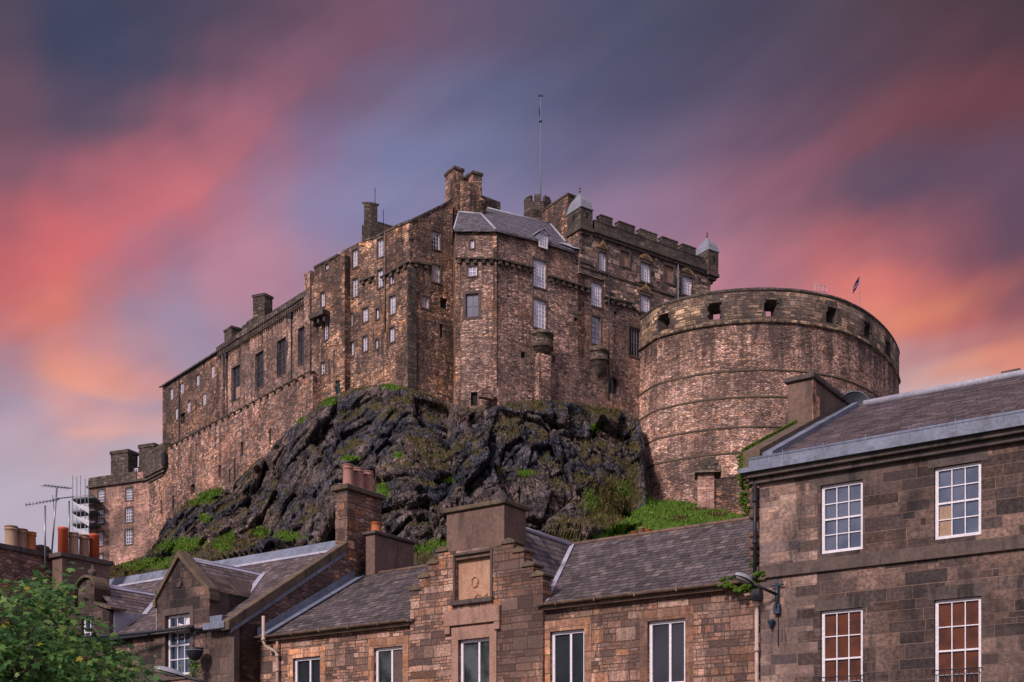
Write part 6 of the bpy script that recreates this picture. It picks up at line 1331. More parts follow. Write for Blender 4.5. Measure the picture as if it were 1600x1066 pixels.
q = f2g.pt(f2g.t(787.5) + 0.1, 0, 0.1); mb = MB(); cbox(mb, (q.x, q.y), L, lw_ + 0.2, R, 1.45, zct - 0.127, zct + 0.02); mb.build('coping', M['coping_stone'], ch, bevel=0.02)
q = f2g.pt(f2g.t(762), zct, -0.7); 
mb = MB(); mb.lathe((q.x, q.y, zct), [(0.3, 0), (0.3, 0.12), (0.27, 0.3), (0.2, 0.42), (0.12, 0.5), (0.03, 0.54)], 14); mb.build('cowl', M['soot_stone'], ch)
mb = MB(); mb.face([f2g.pt(pn[0], pn[2], -0.16), f2g.pt(pn[1], pn[2], -0.16), f2g.pt(pn[1], pn[3], -0.16), f2g.pt(pn[0], pn[3], -0.16)])
cm, zm = (pn[0] + pn[1]) / 2 - 0.03, pn[2] + (pn[3] - pn[2]) * 0.4
ring = [f2g.pt(cm + 0.13 * math.cos(a), zm + 0.17 * math.sin(a), -0.14) for a in [k * math.tau / 20 for k in range(21)]]; mb.tube(ring, 0.025, 6, False)
for k in range(6): mb.lathe(f2g.pt(cm + 0.02 + 0.09 * k, pn[2] + 0.06 + 0.05 * math.sin(k * 1.3), -0.16), [(0.02, 0), (0.06, 0.04), (0.05, 0.1), (0.01, 0.13)], 7)
pnl = mb.build('carved_panel', M['panel_stone'], gw_)
mb = MB(); m = 0.09
mb.fbox(f2g, pn[0] - m, pn[0] - 0.002, pn[2], pn[3] + m, -0.15, 0.05); mb.fbox(f2g, pn[1] + 0.002, pn[1] + m, pn[2], pn[3] + m, -0.15, 0.05); mb.fbox(f2g, pn[0], pn[1], pn[3] + 0.002, pn[3] + m, -0.15, 0.09)
mb.fbox(f2g, pn[0] - m * 1.4, pn[1] + m * 1.4, pn[2] - 0.16, pn[2] - 0.003, -0.15, 0.13); mb.build('panel_frame', M['soot_stone'], pnl, bevel=0.012)
w = window(gw_, f2g, pw, 2, 1, 0.1, 0.075, 0.16, M['white_paint'], M['glass_green'], xs=[0.6])
surround(w, f2g, pw, 0.28, M['dressed_pink'], 0.05, 0.42)
t0, t1 = f2g.t(696.5), f2g.t(783.5); zl0, zl1 = f2g.z(740, 975.5), f2g.z(740, 951)
mb = MB(); mb.fbox(f2g, t0, t1, zl0, zl1, -0.1, 0.13); mb.fbox(f2g, t0 + 0.02, t0 + 0.24, zl0 - 0.26, zl0 - 0.003, -0.1, 0.11); mb.fbox(f2g, t1 - 0.24, t1 - 0.02, zl0 - 0.26, zl0 - 0.003, -0.1, 0.11)
mb.build('hood_mould', M['dressed_pink'], w, bevel=0.012)
# roofs
def slope(t, b): return f2.pt(t, zgut + 0.02 + zsl * (b + 0.25), -b)
mb = MB(); roof_slab(mb, [slope(tL + 0.004, -0.25), slope(g0 + 0.2, -0.25), slope(g0 + 0.2, BR), slope(tL + 0.004, BR)])
roof_slab(mb, [slope(g0 + 0.2, 0.3), slope(g1 - 0.2, 0.3), slope(g1 - 0.2, BR), slope(g0 + 0.2, BR)])
roof_slab(mb, [slope(g1 - 0.2, -0.25), slope(tR, -0.25), slope(tR, BR), slope(g1 - 0.2, BR)])
mb.face([slope(tL, BR), slope(tR, BR), f2.pt(tR, zgut, -2 * BR), f2.pt(tL, zgut, -2 * BR)])
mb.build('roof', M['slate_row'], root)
wv = BR * 0.79; zdr = zrid + 0.03
vr = f2.px(851, 944, -0.05); tv = f2.t(851)
A0 = f2.pt(tcw, zdr, 0.0); A1 = f2.pt(tcw, zdr, -BR); B0 = f2.pt(tv, zgut + 0.14, -0.0); B1 = f2.pt(2 * tcw - tv, zgut + 0.14, 0.0)
mb = MB(); mb.face([A0, B0, A1]); mb.face([A0, A1, B1]); mb.build('gable_roof', M['slate_row'], root)
def strip(mb, a, b, w, up, th=0.02):
    d = (Vector(b) - Vector(a)).normalized(); s_ = d.cross(Vector(up)).normalized() * w / 2; u = Vector(up).normalized() * th
    mb.hexa([Vector(a) - s_, Vector(a) + s_, Vector(b) + s_, Vector(b) - s_], [Vector(a) - s_ + u, Vector(a) + s_ + u, Vector(b) + s_ + u, Vector(b) - s_ + u])
nrm = (slope(tL + 1, 0) - slope(tL, 0)).cross(slope(tL, 1) - slope(tL, 0)).normalized(); nrm = nrm if nrm.z > 0 else -nrm
mb = MB(); strip(mb, B0 + Vector((0, 0, 0.03)), A1 + Vector((0, 0, 0.03)), 0.26, nrm); mb.build('lead_valley', M['lead_pale'], root)
mb = MB(); mb.tube([A0 + Vector((0, 0, 0.02)), A1 + Vector((0, 0, 0.02))], 0.085, 8); mb.build('lead_ridge', M['lead_pale'], root)
mb = MB(); mb.tube([slope(tcw, BR) + Vector((0, 0, 0.02)), slope(tR, BR) + Vector((0, 0, 0.02))], 0.08, 8); mb.tube([slope(tL + 1.2, BR) + Vector((0, 0, 0.02)), slope(tcw - 0.1, BR) + Vector((0, 0, 0.02))], 0.07, 8); mb.build('ridge', M['render_brown'], root)
# lead flashing where this roof runs under the neighbour's gable: a trough and an upstand
bt = 5.2
mb = MB(); p0, p1 = slope(tL + 0.3, -0.2) + nrm * 0.02, slope(tL + 0.3, bt) + nrm * 0.02
strip(mb, p0, p1, 0.5, nrm, 0.025); 
u0, u1 = f2.pt(tL + 0.02, p0.z - 0.02, 0.2), f2.pt(tL + 0.02, p1.z, -bt); dd_ = Vector((f2.d.x, f2.d.y, 0)) * 0.03
mb.prism([u0, u1, u1 + Vector((0, 0, 0.34)), u0 + Vector((0, 0, 0.34))], dd_)
strip(mb, slope(tL + 0.56, -0.2) + nrm * 0.05, slope(tL + 0.56, bt) + nrm * 0.05, 0.06, nrm, 0.03)
for k in range(6):
    q = slope(tL + 0.3, 0.3 + k * 0.8) + nrm * 0.047; strip(mb, q - Vector((f2.d.x, f2.d.y, 0)) * 0.24, q + Vector((f2.d.x, f2.d.y, 0)) * 0.24, 0.03, nrm, 0.015)
mb.build('lead_flashing', M['lead'], root)
# gutters and eaves
for t0, t1 in ((tL - 0.1 + 0.1, g0 - 0.02), (g1 + 0.02, tR - 0.05)):
    mb = MB(); n = 8; prof = [(0.09 * math.cos(a), 0.09 * math.sin(a)) for a in [math.pi + k * math.pi / n for k in range(n + 1)]]
    for (x0, y0), (x1, y1) in zip(prof[:-1], prof[1:]):
        mb.face([f2.pt(t0, zgut + 0.05 + y0, 0.31 + x0), f2.pt(t1, zgut + 0.05 + y0, 0.31 + x0), f2.pt(t1, zgut + 0.05 + y1, 0.31 + x1), f2.pt(t0, zgut + 0.05 + y1, 0.31 + x1)], smooth=True)
        mb.face([f2.pt(t0, zgut + 0.05 + y0 * .9, 0.31 + x0 * .9), f2.pt(t1, zgut + 0.05 + y0 * .9, 0.31 + x0 * .9), f2.pt(t1, zgut + 0.05 + y1 * .9, 0.31 + x1 * .9), f2.pt(t0, zgut + 0.05 + y1 * .9, 0.31 + x1 * .9)], smooth=True)
    k = t0 + 0.6
    while k < t1: mb.fbox(f2, k, k + 0.05, zgut - 0.06, zgut + 0.07, 0.2, 0.415); k += 1.4
    mb.build('gutter', M['gutter_brown'], root)
    mb = MB(); mb.fbox(f2, t0, t1, zgut - 0.14, zgut - 0.02, -0.1, 0.2); mb.build('eaves_board', M['gutter_brown'], root)
# beige drainpipe with a swan neck at the left end
za, zb_, zc_ = f2.z(424, 965), f2.z(424, 1004), f2.z(437, 1019); ta_, tb_2 = f2.t(424.5), f2.t(437.5)
mb = MB(); mb.tube([f2.pt(ta_, za, 0.42), f2.pt(ta_, zb_, 0.42), f2.pt(ta_ + 0.06, zb_ - 0.18, 0.38), f2.pt(tb_2 - 0.06, zc_ + 0.02, 0.2), f2.pt(tb_2, zc_ - 0.12, 0.14), f2.pt(tb_2, 0.2, 0.14)], 0.06, 10)
mb.tube([f2.pt(tb_2, f2.z(437, 1003), 0.14), f2.pt(tb_2, zc_, 0.14)], 0.05, 8)
for z in (zb_ + 0.12, zc_ - 0.1, f2.z(437, 1046), 1.5): mb.tube([f2.pt(ta_ if z > zb_ else tb_2, z, 0.42 if z > zb_ else 0.14), f2.pt(ta_ if z > zb_ else tb_2, z - 0.1, 0.42 if z > zb_ else 0.14)], 0.082, 10)
mb.build('drain_pipe', M['cream_pipe'], root)
# broad rendered stack at the left end of the ridge, with one pot
c = f2.off(0).pt(tL + 0.95, 0, -5.4); zt_ = CZ + (HY - 829) / FPX * c.y
mb = MB(); cbox(mb, (c.x, c.y), L, 0.5, R, 2.5, zgut + 1, zt_ - 0.14); ch = mb.build('chimney', M['render_brown'], root, bevel=0.015)
q = f2.pt(tL + 1.05, 0, -5.3); mb = MB(); cbox(mb, (q.x, q.y), L, 0.7, R, 2.7, zt_ - 0.137, zt_); mb.build('coping', M['soot_stone'], ch, bevel=0.02)
q = f2.pt(tL + 0.7, 0, -5.75); pot(ch, M['clay_orange'], q.x, q.y, zt_, 0.42, 0.2)
c = f2.pt(f2.off(-BR - 1.4).t(1000), 0, -BR - 1.4); zt_ = CZ + (HY - 831) / FPX * c.y
mb = MB(); mb.fbox(f2, f2.off(-BR - 1.4).t(1000) - 0.5, f2.off(-BR - 1.4).t(1000) + 0.4, zrid - 0.4, zt_ - 0.08, -BR - 2, -BR - 1.2); ch = mb.build('chimney', M['clay_orange'], root)
for k in range(3): q = f2.pt(f2.off(-BR - 1.4).t(1000) - 0.35 + 0.3 * k, 0, -BR - 1.6); pot(ch, M[('clay_orange', 'clay_buff', 'clay_orange')[k]], q.x, q.y, zt_ - 0.08, 0.16 + (0.1 if k == 1 else 0), 0.12, 1)

# ---- house with wall dormers, left
root = thing('dormer_house', 'sooty stone house on the left with pointed wall dormer, stone-coped gable and tall chimney', 'house', f3.pt(f3.t(300), 0))
tE = f3.t(366); tW = tE - 17
zev = f3.z(352, 972); BL = 6.1; c = f3.pt(tE, 0, -BL); zrl = CZ + (HY - 852) / FPX * c.y
sl3 = (zrl - zev) / (BL + 0.0)
dwin = prect(f3, 258.5, 297, 960, 1100); dwin = (dwin[0], dwin[1], dwin[3] - 2.35, dwin[3])
d0, d1 = f3.t(246), f3.t(327); zpk = f3.z(281, 870); zsh = f3.z(285, 928)
dm = f3.t(281)
dx = dm - f3.t(137)
mb = MB(); wall_face(mb, f3, [(tW, 0), (tE, 0), (tE, zev), (d1, zev), (d1, zsh), (dm, zpk - 0.1), (d0, zsh), (d0, zev), (tW, zev)], [dwin], 0.3, 3.0); mb.build('wall', M['dormer_stone'], root)
w = window(root, f3, dwin, 3, 4, 0.1, 0.035, 0.2, M['white_paint'], M['glass_blue'], meeting=1)
mb = MB(); mb.fbox(f3, dwin[0] + 0.35, dwin[1] - 0.06, dwin[3] - 0.72, dwin[3] - 0.05, -0.213, -0.208); mb.build('blind', M['blind_white'], w)
surround(w, f3, dwin, 0.2, M['dressed_grey'], 0.02, 0.25)
mb = MB(); e = 0.1
for s_ in (-1, 1):
    tq = d0 if s_ < 0 else d1
    a = f3.pt(tq + s_ * 0.08, zsh - 0.16, e); b_ = f3.pt(dm, zpk, e); mb.prism([a, b_, b_ + Vector((0, 0, 0.22)), a + Vector((0, 0, 0.22))], (-f3.n.x * 0.5, -f3.n.y * 0.5, 0))
    mb.fbox(f3, min(tq, tq + s_ * 0.16) , max(tq, tq + s_ * 0.16), zsh - 0.4, zsh - 0.12, -0.4, 0.12)
mb.build('dormer_coping', M['coping_stone'], root, bevel=0.015)
mb = MB(); ring = [f3.pt(dm - 0.02 + 0.13 * math.cos(a), zsh + 0.42 + 0.15 * math.sin(a), 0.03) for a in [k * math.tau / 16 for k in range(17)]]; mb.tube(ring, 0.03, 6, False); mb.prism([q - Vector((f3.n.x, f3.n.y, 0)) * 0.015 for q in ring[:-1]], (-f3.n.x * 0.02, -f3.n.y * 0.02, 0)); mb.build('carved_roundel', M['soot_stone'], root)
mb = MB(); mb.fbox(f3, tE - 0.35, tE + 0.003, 0, zev, -0.25, 0.012); mb.build('quoin', M['dressed_grey'], root)
# gable end
mb = MB(); mb.face([f3.pt(tE, 0, 0), f3.pt(tE, 0, -2 * BL), f3.pt(tE, zev, -2 * BL), f3.pt(tE, zrl, -BL), f3.pt(tE, zev, 0)]); mb.build('gable_wall', M['gable_stone'], root)
def sl_(t, b, r=0.0): return f3.pt(t, zev + sl3 * b + r, -b)
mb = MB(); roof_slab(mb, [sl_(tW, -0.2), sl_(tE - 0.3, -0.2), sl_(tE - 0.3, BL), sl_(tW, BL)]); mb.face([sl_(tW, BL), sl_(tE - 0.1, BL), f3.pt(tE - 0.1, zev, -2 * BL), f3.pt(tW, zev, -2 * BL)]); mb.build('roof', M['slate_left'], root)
# dormer cross roofs: ridge runs back into the main slope
def cross_roof(tm, hw, zpk_, zsh_, front=-0.1):
    bb = (zpk_ - zev) / sl3; be = (zsh_ - zev) / sl3
    mb = MB(); A0 = f3.pt(tm, zpk_, front); A1 = f3.pt(tm, zpk_, -bb)
    for s_ in (1, -1):
        B0 = f3.pt(tm + s_ * hw, zsh_, front); B1 = f3.pt(tm + s_ * hw, zsh_, -be); mb.face([A0, B0, B1, A1])
    mb.build('dormer_roof', M['slate_left'], root)
    mb = MB(); nb = Vector((f3.n.x, f3.n.y, 0))
    for s_ in (1, -1):      # sheet lead dressed over both sides of the ridge
        dn_ = (f3.pt(tm + s_ * hw, zsh_, front) - A0).normalized(); up_ = dn_.cross(nb).normalized(); up_ = (up_ if up_.z > 0 else -up_) * 0.025
        mb.prism([A0 + up_, A1 + up_, A1 + up_ + dn_ * 0.2, A0 + up_ + dn_ * 0.2], -up_ * 0.9)
    mb.tube([A0, A1], 0.06, 8)
    for s_ in (1, -1):
        B1 = f3.pt(tm + s_ * hw, zsh_, -be); strip(mb, B1 + Vector((0, 0, 0.05)), A1 + Vector((0, 0, 0.05)), 0.2, (0, 0, 1), 0.03)
        B0 = f3.pt(tm + s_ * hw, zsh_, front)
        mb.prism([B0, B1, B1 - Vector((0, 0, zsh_ - zev)), f3.pt(tm + s_ * hw, zev, front)], (f3.d.x * 0.03 * s_, f3.d.y * 0.03 * s_, 0))
    mb.build('lead_flashing', M['lead_pale'], root)
cross_roof(dm, (d1 - d0) / 2, zpk + 0.02, zsh - 0.05)
# second dormer with a round pediment
tm2 = f3.t(137); hw2 = (d1 - d0) / 2 * 0.96; zt2 = f3.z(137, 905); zs2 = zsh
arcp = [(tm2 + 0.62 * math.cos(a), zt2 - 0.55 + 0.55 * math.sin(a)) for a in [k * math.pi / 14 for k in range(15)]]
r2 = (tm2 - 0.42, tm2 + 0.42, zs2 - 2.6, zs2 - 0.35)
mb = MB(); wall_face(mb, f3.off(0.02), [(tm2 - hw2, zev - 2.6), (tm2 + hw2, zev - 2.6), (tm2 + hw2, zs2 - 0.3), (tm2 + hw2 * 0.85, zs2 - 0.1), (tm2 + 0.62, zs2 + 0.15)] + arcp + [(tm2 - 0.62, zs2 + 0.15), (tm2 - hw2 * 0.85, zs2 - 0.1), (tm2 - hw2, zs2 - 0.3)], [r2], 0.25, 0.7); mb.build('wall', M['dormer_stone'], root)
window(root, f3.off(0.02), r2, 2, 4, 0.1, 0.035, 0.2, M['white_paint'], M['glass_blue'], meeting=1)
mb = MB()
cp_ = [(tm2 - hw2 * 1.2, zs2 - 0.22), (tm2 - hw2 * 0.9, zs2 - 0.12), (tm2 - 0.66, zs2 + 0.1)] + [(tm2 + 0.66 * math.cos(a), zt2 - 0.55 + 0.6 * math.sin(a)) for a in [math.pi - k * math.pi / 14 for k in range(15)]] + [(tm2 + 0.66, zs2 + 0.1), (tm2 + hw2 * 0.9, zs2 - 0.12), (tm2 + hw2 * 1.2, zs2 - 0.22)]
fdd = f3.off(0.16)
for (a, b), (a2, b2) in zip(cp_[:-1], cp_[1:]):
    p0, p1 = fdd.pt(a, b), fdd.pt(a2, b2); nn = Vector((-f3.n.x, -f3.n.y, 0)) * 0.75
    nv = Vector((0, 0, 0.1)); mb.hexa([p0, p1, p1 + nn, p0 + nn], [p0 + nv, p1 + nv, p1 + nn + nv, p0 + nn + nv])
mb.build('dormer_coping', M['coping_stone'], root)
q = f3.pt(tm2 + 0.05, zt2 + 0.05, -0.2); mb = MB(); mb.lathe(q, [(0.1, 0), (0.06, 0.1), (0.14, 0.16), (0.2, 0.3), (0.14, 0.34), (0.05, 0.4), (0.06, 0.5), (0.03, 0.56)], 10); mb.build('finial', M['soot_stone'], root)
cross_roof(tm2, hw2, zt2 - 0.12, zs2 - 0.2, -0.2)
mb = MB(); strip(mb, sl_(tW, BL) + Vector((0, 0, 0.06)), sl_(tE - 0.3, BL) + Vector((0, 0, 0.06)), 0.5, (f3.n.x, f3.n.y, 0.6), 0.06); mb.build('lead_ridge', M['lead'], root)
mb = MB(); strip(mb, sl_(tW, BL - 0.45) + Vector((0, 0, 0.03)), sl_(tE - 0.3, BL - 0.45) + Vector((0, 0, 0.03)), 0.12, (f3.n.x, f3.n.y, 0.6), 0.03); mb.build('lead_flashing', M['lead_pale'], root)
# raking stone coping with lead under it
mb = MB(); p = [sl_(tE - 0.3, -0.35, 0.2), sl_(tE + 0.1, -0.35, 0.2), sl_(tE + 0.1, BL - 0.1, 0.2), sl_(tE - 0.3, BL - 0.1, 0.2)]; mb.prism(p, (0, 0, -0.36)); mb.build('gable_coping', M['coping_stone'], root, bevel=0.02)
mb = MB(); p = [sl_(tE + 0.003, -0.2, -0.17), sl_(tE + 0.06, -0.2, -0.17), sl_(tE + 0.06, BL - 0.15, -0.17), sl_(tE + 0.003, BL - 0.15, -0.17)]; mb.prism(p, (0, 0, -0.17)); mb.build('lead_flashing', M['lead'], root)
mb = MB(); mb.fbox(f3, d1 + 0.1, tE - 0.1, zev - 0.3, zev - 0.05, -0.1, 0.42); mb.fbox(f3, d1 + 0.35, tE - 0.35, zev - 0.047, zev + 0.22, -0.3, 0.3); mb.build('gutter_box', M['lead'], root, bevel=0.02)
mb = MB(); mb.fbox(f3, tW, d0 - 0.2, zev - 0.2, zev - 0.02, -0.1, 0.3); mb.build('eaves_board', M['black_iron'], root)
# tall chimney at the apex
c = f3.pt(tE + 0.02, 0, -BL + 0.05); zt_ = CZ + (HY - 758) / FPX * c.y
mb = MB(); cbox(mb, (c.x, c.y), L, 0.66, R, 2.15, zrl - 2.2, zt_ - 0.18); ch = mb.build('chimney', M['gable_stone'], root, bevel=0.015)
mb = MB()
r_ = random.Random(5); z = zrl - 0.6
while z < zt_ - 0.4:
    h = r_.uniform(0.3, 0.5); h = min(h, zt_ - 0.185 - z); dd_ = r_.uniform(0.25, 0.75)
    q = f3.pt(tE + 0.035, 0, -BL + 0.065); cbox(mb, (q.x, q.y), L, r_.choice([0.5, 0.69]), R, dd_, z, z + h - 0.02); z += h
mb.build('quoin', M['quoin_stone'], ch, bevel=0.015)
q = f3.pt(tE + 0.16, 0, -BL + 0.19); mb = MB(); cbox(mb, (q.x, q.y), L, 0.94, R, 2.43, zt_ - 0.177, zt_ + 0.04); mb.build('coping', M['coping_stone'], ch, bevel=0.03)
for k in range(3):
    q = f3.pt(tE - 0.3, 0, -BL - 0.35 - 0.62 * k); pot(ch, M['clay_pink'], q.x, q.y, zt_ + 0.04, 0.92, 0.22)

# ---- neighbouring house further left: only its stacks show
f4 = f3.off(-5.5)
root = thing('terrace_house', 'terrace house behind the leafy tree showing two sooty stacks and seven clay pots', 'house', f4.pt(f4.t(40), 0))
c = P(97, 863, 55.5); 
zt_ = c.z
mb = MB(); cbox(mb, (c.x, c.y), L, 0.75, R, 2.55, 0, zt_ - 0.2); ch = mb.build('chimney', M['render_brown'], root)
q = Vector((c.x, c.y)) - Vector(L) * 0.14 - Vector(R) * 0.14; mb = MB(); cbox(mb, (q.x, q.y), L, 1.0, R, 2.83, zt_ - 0.197, zt_); mb.build('coping', M['soot_stone'], ch)
for k, m in enumerate(('clay_red', 'clay_buff', 'clay_brown', 'clay_red')):
    q = Vector((c.x, c.y)) + Vector(L) * 0.36 + Vector(R) * (0.3 + 0.56 * k); pot(ch, M[m], q.x, q.y, zt_, 1.22 if k in (0, 3) else 1.08, 0.225, 1 if k in (0, 3) else 0)
c2 = P(-20, 862, 53.5); zt2_ = P(40, 865, 56).z
mb = MB(); cbox(mb, (c2.x, c2.y), L, 0.9, R, 3.3, 0, zt2_ - 0.2); ch = mb.build('chimney', M['gable_stone'], root)
q = Vector((c2.x, c2.y)) - Vector(L) * 0.14 - Vector(R) * 0.14; mb = MB(); cbox(mb, (q.x, q.y), L, 1.15, R, 3.55, zt2_ - 0.197, zt2_ + 0.02); mb.build('coping', M['soot_stone'], ch)
for px, m, h, r in ((17.5, 'clay_buff', 1.0, 0.22), (33, 'clay_brown', 0.95, 0.22), (47.5, 'clay_orange', 0.9, 0.2)):
    k = (px - CX) / FPX; o_ = Vector((c2.x, c2.y)) + Vector(L) * 0.42; s_ = (k * o_.y - o_.x) / (R[0] - k * R[1]); q = o_ + Vector(R) * s_; pot(ch, M[m], q.x, q.y, zt2_, h, r * 1.25)
mb = MB(); q = P(64, 858, 56.5); mb.lathe((q.x, q.y, zt2_ - 0.2), [(0.28, 0), (0.3, 0.25), (0.48, 0.3), (0.5, 0.42), (0.36, 0.62), (0.1, 0.7)], 14); mb.build('cowl', M['soot_stone'], ch)
mb = MB(); fw_ = f3.off(-2.3); mb.fbox(fw_, fw_.t(-140), fw_.t(25), 0, fw_.z(10, 892), -0.5, 0); mb.build('wall', M['gable_stone'], root)
mb = MB(); mb.fbox(fw_, fw_.t(-140), fw_.t(27), fw_.z(10, 892) + 0.003, fw_.z(10, 888), -0.6, 0.1); mb.build('coping', M['soot_stone'], root)

# ---- television aerials
def aerial(label, px, pyb, pyt, Y, kind):
    q = P(px, pyb, Y); zt = P(px, pyt, Y).z
    r = thing('tv_aerial', label, 'aerial', (q.x, q.y, q.z), 'tv aerials on the far left stack')
    mb = MB(); mb.tube([q, Vector((q.x + (0.25 if kind == 1 else 0), q.y, zt))], 0.04, 7); mb.build('mast', M['steel'], r)
    xo = q.x + (0.25 if kind == 1 else 0)
    if kind == 0:
        a = Vector((xo - 0.75, q.y - 0.3, zt - 0.05)); b_ = Vector((xo + 0.55, q.y + 0.2, zt + 0.32)); n = 10; el = Vector((0.18, -0.5, 0))
    elif kind == 1:
        a = Vector((xo - 0.45, q.y - 0.5, zt - 0.02)); b_ = Vector((xo + 0.45, q.y + 0.6, zt + 0.12)); n = 9; el = Vector((0.34, -0.3, 0.02))
    else:
        a = Vector((xo - 0.32, q.y - 0.9, zt - 0.12)); b_ = Vector((xo + 0.05, q.y + 0.4, zt + 0.3)); n = 10; el = Vector((0.2, 0.02, 0.06))
    mb = MB(); mb.tube([a, b_], 0.025, 6); mb.build('boom', M['steel'], r)
    for k in range(n):
        p = a.lerp(b_, (k + 0.3) / n); mb = MB(); mb.tube([p - el * 0.6, p + el * 0.6], 0.014, 5); mb.build('element', M['steel'], r)
    if kind == 1:
        mb = MB(); mb.tube([Vector((xo - 0.2, q.y, zt - 0.35)), Vector((xo - 0.1, q.y, zt - 1.3)), Vector((xo - 0.22, q.y, zt - 2.3))], 0.015, 5); mb.build('cable', M['black_iron'], r)
    return r
aerial('shortest of the three left aerials, its comb of rods tilted up to the right', 70.5, 885, 790, 53, 0)
aerial('tallest television aerial, with a flat fan of rods on top', 80.5, 868, 762, 56, 1)
aerial('television aerial rising just behind the leftmost red chimney pot', 108, 866, 783, 57.5, 2)

# ---- lamps, cable, basket
def wall_lamp(label, head, bracket, Y, scale=1.0):
    """head and bracket are points in space; the lantern hangs out from the wall on its arm"""
    r = thing('street_lamp', label, 'street lamp', bracket, 'wall mounted street lamps')
    d = (head - bracket); hd = Vector((d.x, d.y, 0)).normalized(); dn = d.normalized(); sd_ = hd.cross(Vector((0, 0, 1))).normalized()
    a1 = head + (bracket - head) * 0.42
    mb = MB(); mb.tube([bracket, a1], 0.045 * scale, 8); mb.build('arm', M['black_iron'], r)
    ax = (head - a1).normalized(); up = sd_.cross(ax).normalized(); up = up if up.z > 0 else -up
    Lh = (head - a1).length * 1.12; W = 0.17 * scale
    prof = [(0.0, 0.05), (0.1, 0.35), (0.3, 0.8), (0.55, 1.0), (0.8, 0.82), (0.95, 0.45), (1.0, 0.08)]
    def shell(sgn, hgt, mat, nm):
        mb = MB(); rows = []
        for f, w_ in prof:
            c_ = a1 + ax * Lh * f; rows.append([c_ + sd_ * math.cos(t) * W * w_ + up * sgn * math.sin(t) * hgt * (0.3 + 0.7 * w_) for t in [k * math.pi / 8 for k in range(9)]])
        for u0, u1 in zip(rows[:-1], rows[1:]):
            for k in range(8): mb.face([u0[k], u0[k + 1], u1[k + 1], u1[k]], smooth=True)
        return mb.build(nm, mat, r)
    shell(1, 0.15 * scale, M['lamp_grey'], 'housing'); shell(-1, 0.07 * scale, M['black_iron'], 'canopy_rim')
    mb = MB(); prof2 = [(f, w_) for f, w_ in prof if 0.25 < f < 0.99]; rows = []
    for f, w_ in prof2:
        c_ = a1 + ax * Lh * f; rows.append([c_ + sd_ * math.cos(t) * W * w_ * 0.82 - up * (0.03 + math.sin(t) * 0.075) * scale for t in [k * math.pi / 8 for k in range(9)]])
    for u0, u1 in zip(rows[:-1], rows[1:]):
        for k in range(8): mb.face([u0[k], u0[k + 1], u1[k + 1], u1[k]], smooth=True)
    mb.build('lens', M['lamp_lens'], r)
    return r
hb = f1.px(1216, 930, 0.12); hh = f1.pt(f1.t(1187) - 0.55, hb.z + 0.62, 0.95)
kx = (1151 - CX) / FPX; o_ = f1.pt(f1.t(1216), 0, 0.12); dirv = Vector((-0.93, -0.36)); s_ = (kx * o_.y - o_.x) / (dirv.x - kx * dirv.y); hp = Vector((o_.x + dirv.x * s_, o_.y + dirv.y * s_)); hh = Vector((hp.x, hp.y, CZ + (HY - 900) / FPX * hp.y))
lr = wall_lamp('grey street lamp on a dark arm at the corner of the tall dark tenement', hh, hb, 34)
mb = MB(); t_ = f1.t(1216); mb.tube([f1.pt(t_, f1.z(1216, 952), 0.1), f1.pt(t_, f1.z(1216, 912), 0.1)], 0.05, 8); mb.fbox(f1, t_ - 0.09, t_ + 0.09, f1.z(1216, 960), f1.z(1216, 945), 0.0, 0.14); mb.tube([f1.pt(t_ - 0.16, f1.z(1216, 916), 0.1), f1.pt(t_ + 0.2, f1.z(1216, 915), 0.1)], 0.022, 6); mb.build('bracket', M['blue_iron'], lr)
mb = MB(); mb.tube([f1.pt(t_ + 0.01, f1.z(1216, 960), 0.03), f1.pt(t_ + 0.01, f1.z(1216, 1010), 0.03)], 0.012, 5); mb.build('cable', M['black_iron'], lr)
hb = f3.px(352, 1074, 0.1); o_ = f3.pt(f3.t(352), 0, 0.1); kx = (246 - CX) / FPX; dirv = Vector((-0.97, -0.25)); s_ = (kx * o_.y - o_.x) / (dirv.x - kx * dirv.y); hp = Vector((o_.x + dirv.x * s_, o_.y + dirv.y * s_)); hh = Vector((hp.x, hp.y, CZ + (HY - 1046) / FPX * hp.y))
wall_lamp('grey street lamp reaching across the dormer house below its pointed dormer window', hh, hb, 41, 1.25)
r = thing('overhead_cable', 'thick black cable strung across the pointed dormer window of the sooty house', 'cable', f3.px(306, 983, 0.5))
mb = MB(); a, b_ = f3.px(312, 981, 0.3), f3.px(120, 1004, 1.6); pts = [a.lerp(b_, k / 10) - Vector((0, 0, 0.1 * math.sin(math.pi * k / 10))) for k in range(11)]; mb.tube(pts, 0.06, 8); mb.build('cable', M['black_iron'], r)
pb = f3.px(322, 1020, 0.55); r = thing('hanging_basket', 'dark hanging basket with trailing green leaves by the dormer window', 'basket', pb)
mb = MB(); mb.lathe(pb, [(0.05, -0.36), (0.2, -0.28), (0.3, -0.1), (0.33, 0.05), (0.33, 0.12), (0.28, 0.12)], 14); mb.build('bowl', M['black_iron'], r)
mb = MB(); mb.lathe(pb, [(0.335, 0.0), (0.345, 0.02), (0.335, 0.04)], 14); mb.build('band', M['lead'], r)
mb = MB()
for k in range(3): a = k * math.tau / 3; mb.tube([pb + Vector((0.3 * math.cos(a), 0.3 * math.sin(a), 0.1)), pb + Vector((0, 0, 0.75))], 0.01, 5)
mb.tube([pb + Vector((0, 0, 0.75)), f3.px(322, 990, 0.0)], 0.02, 5); mb.build('chain', M['black_iron'], r)

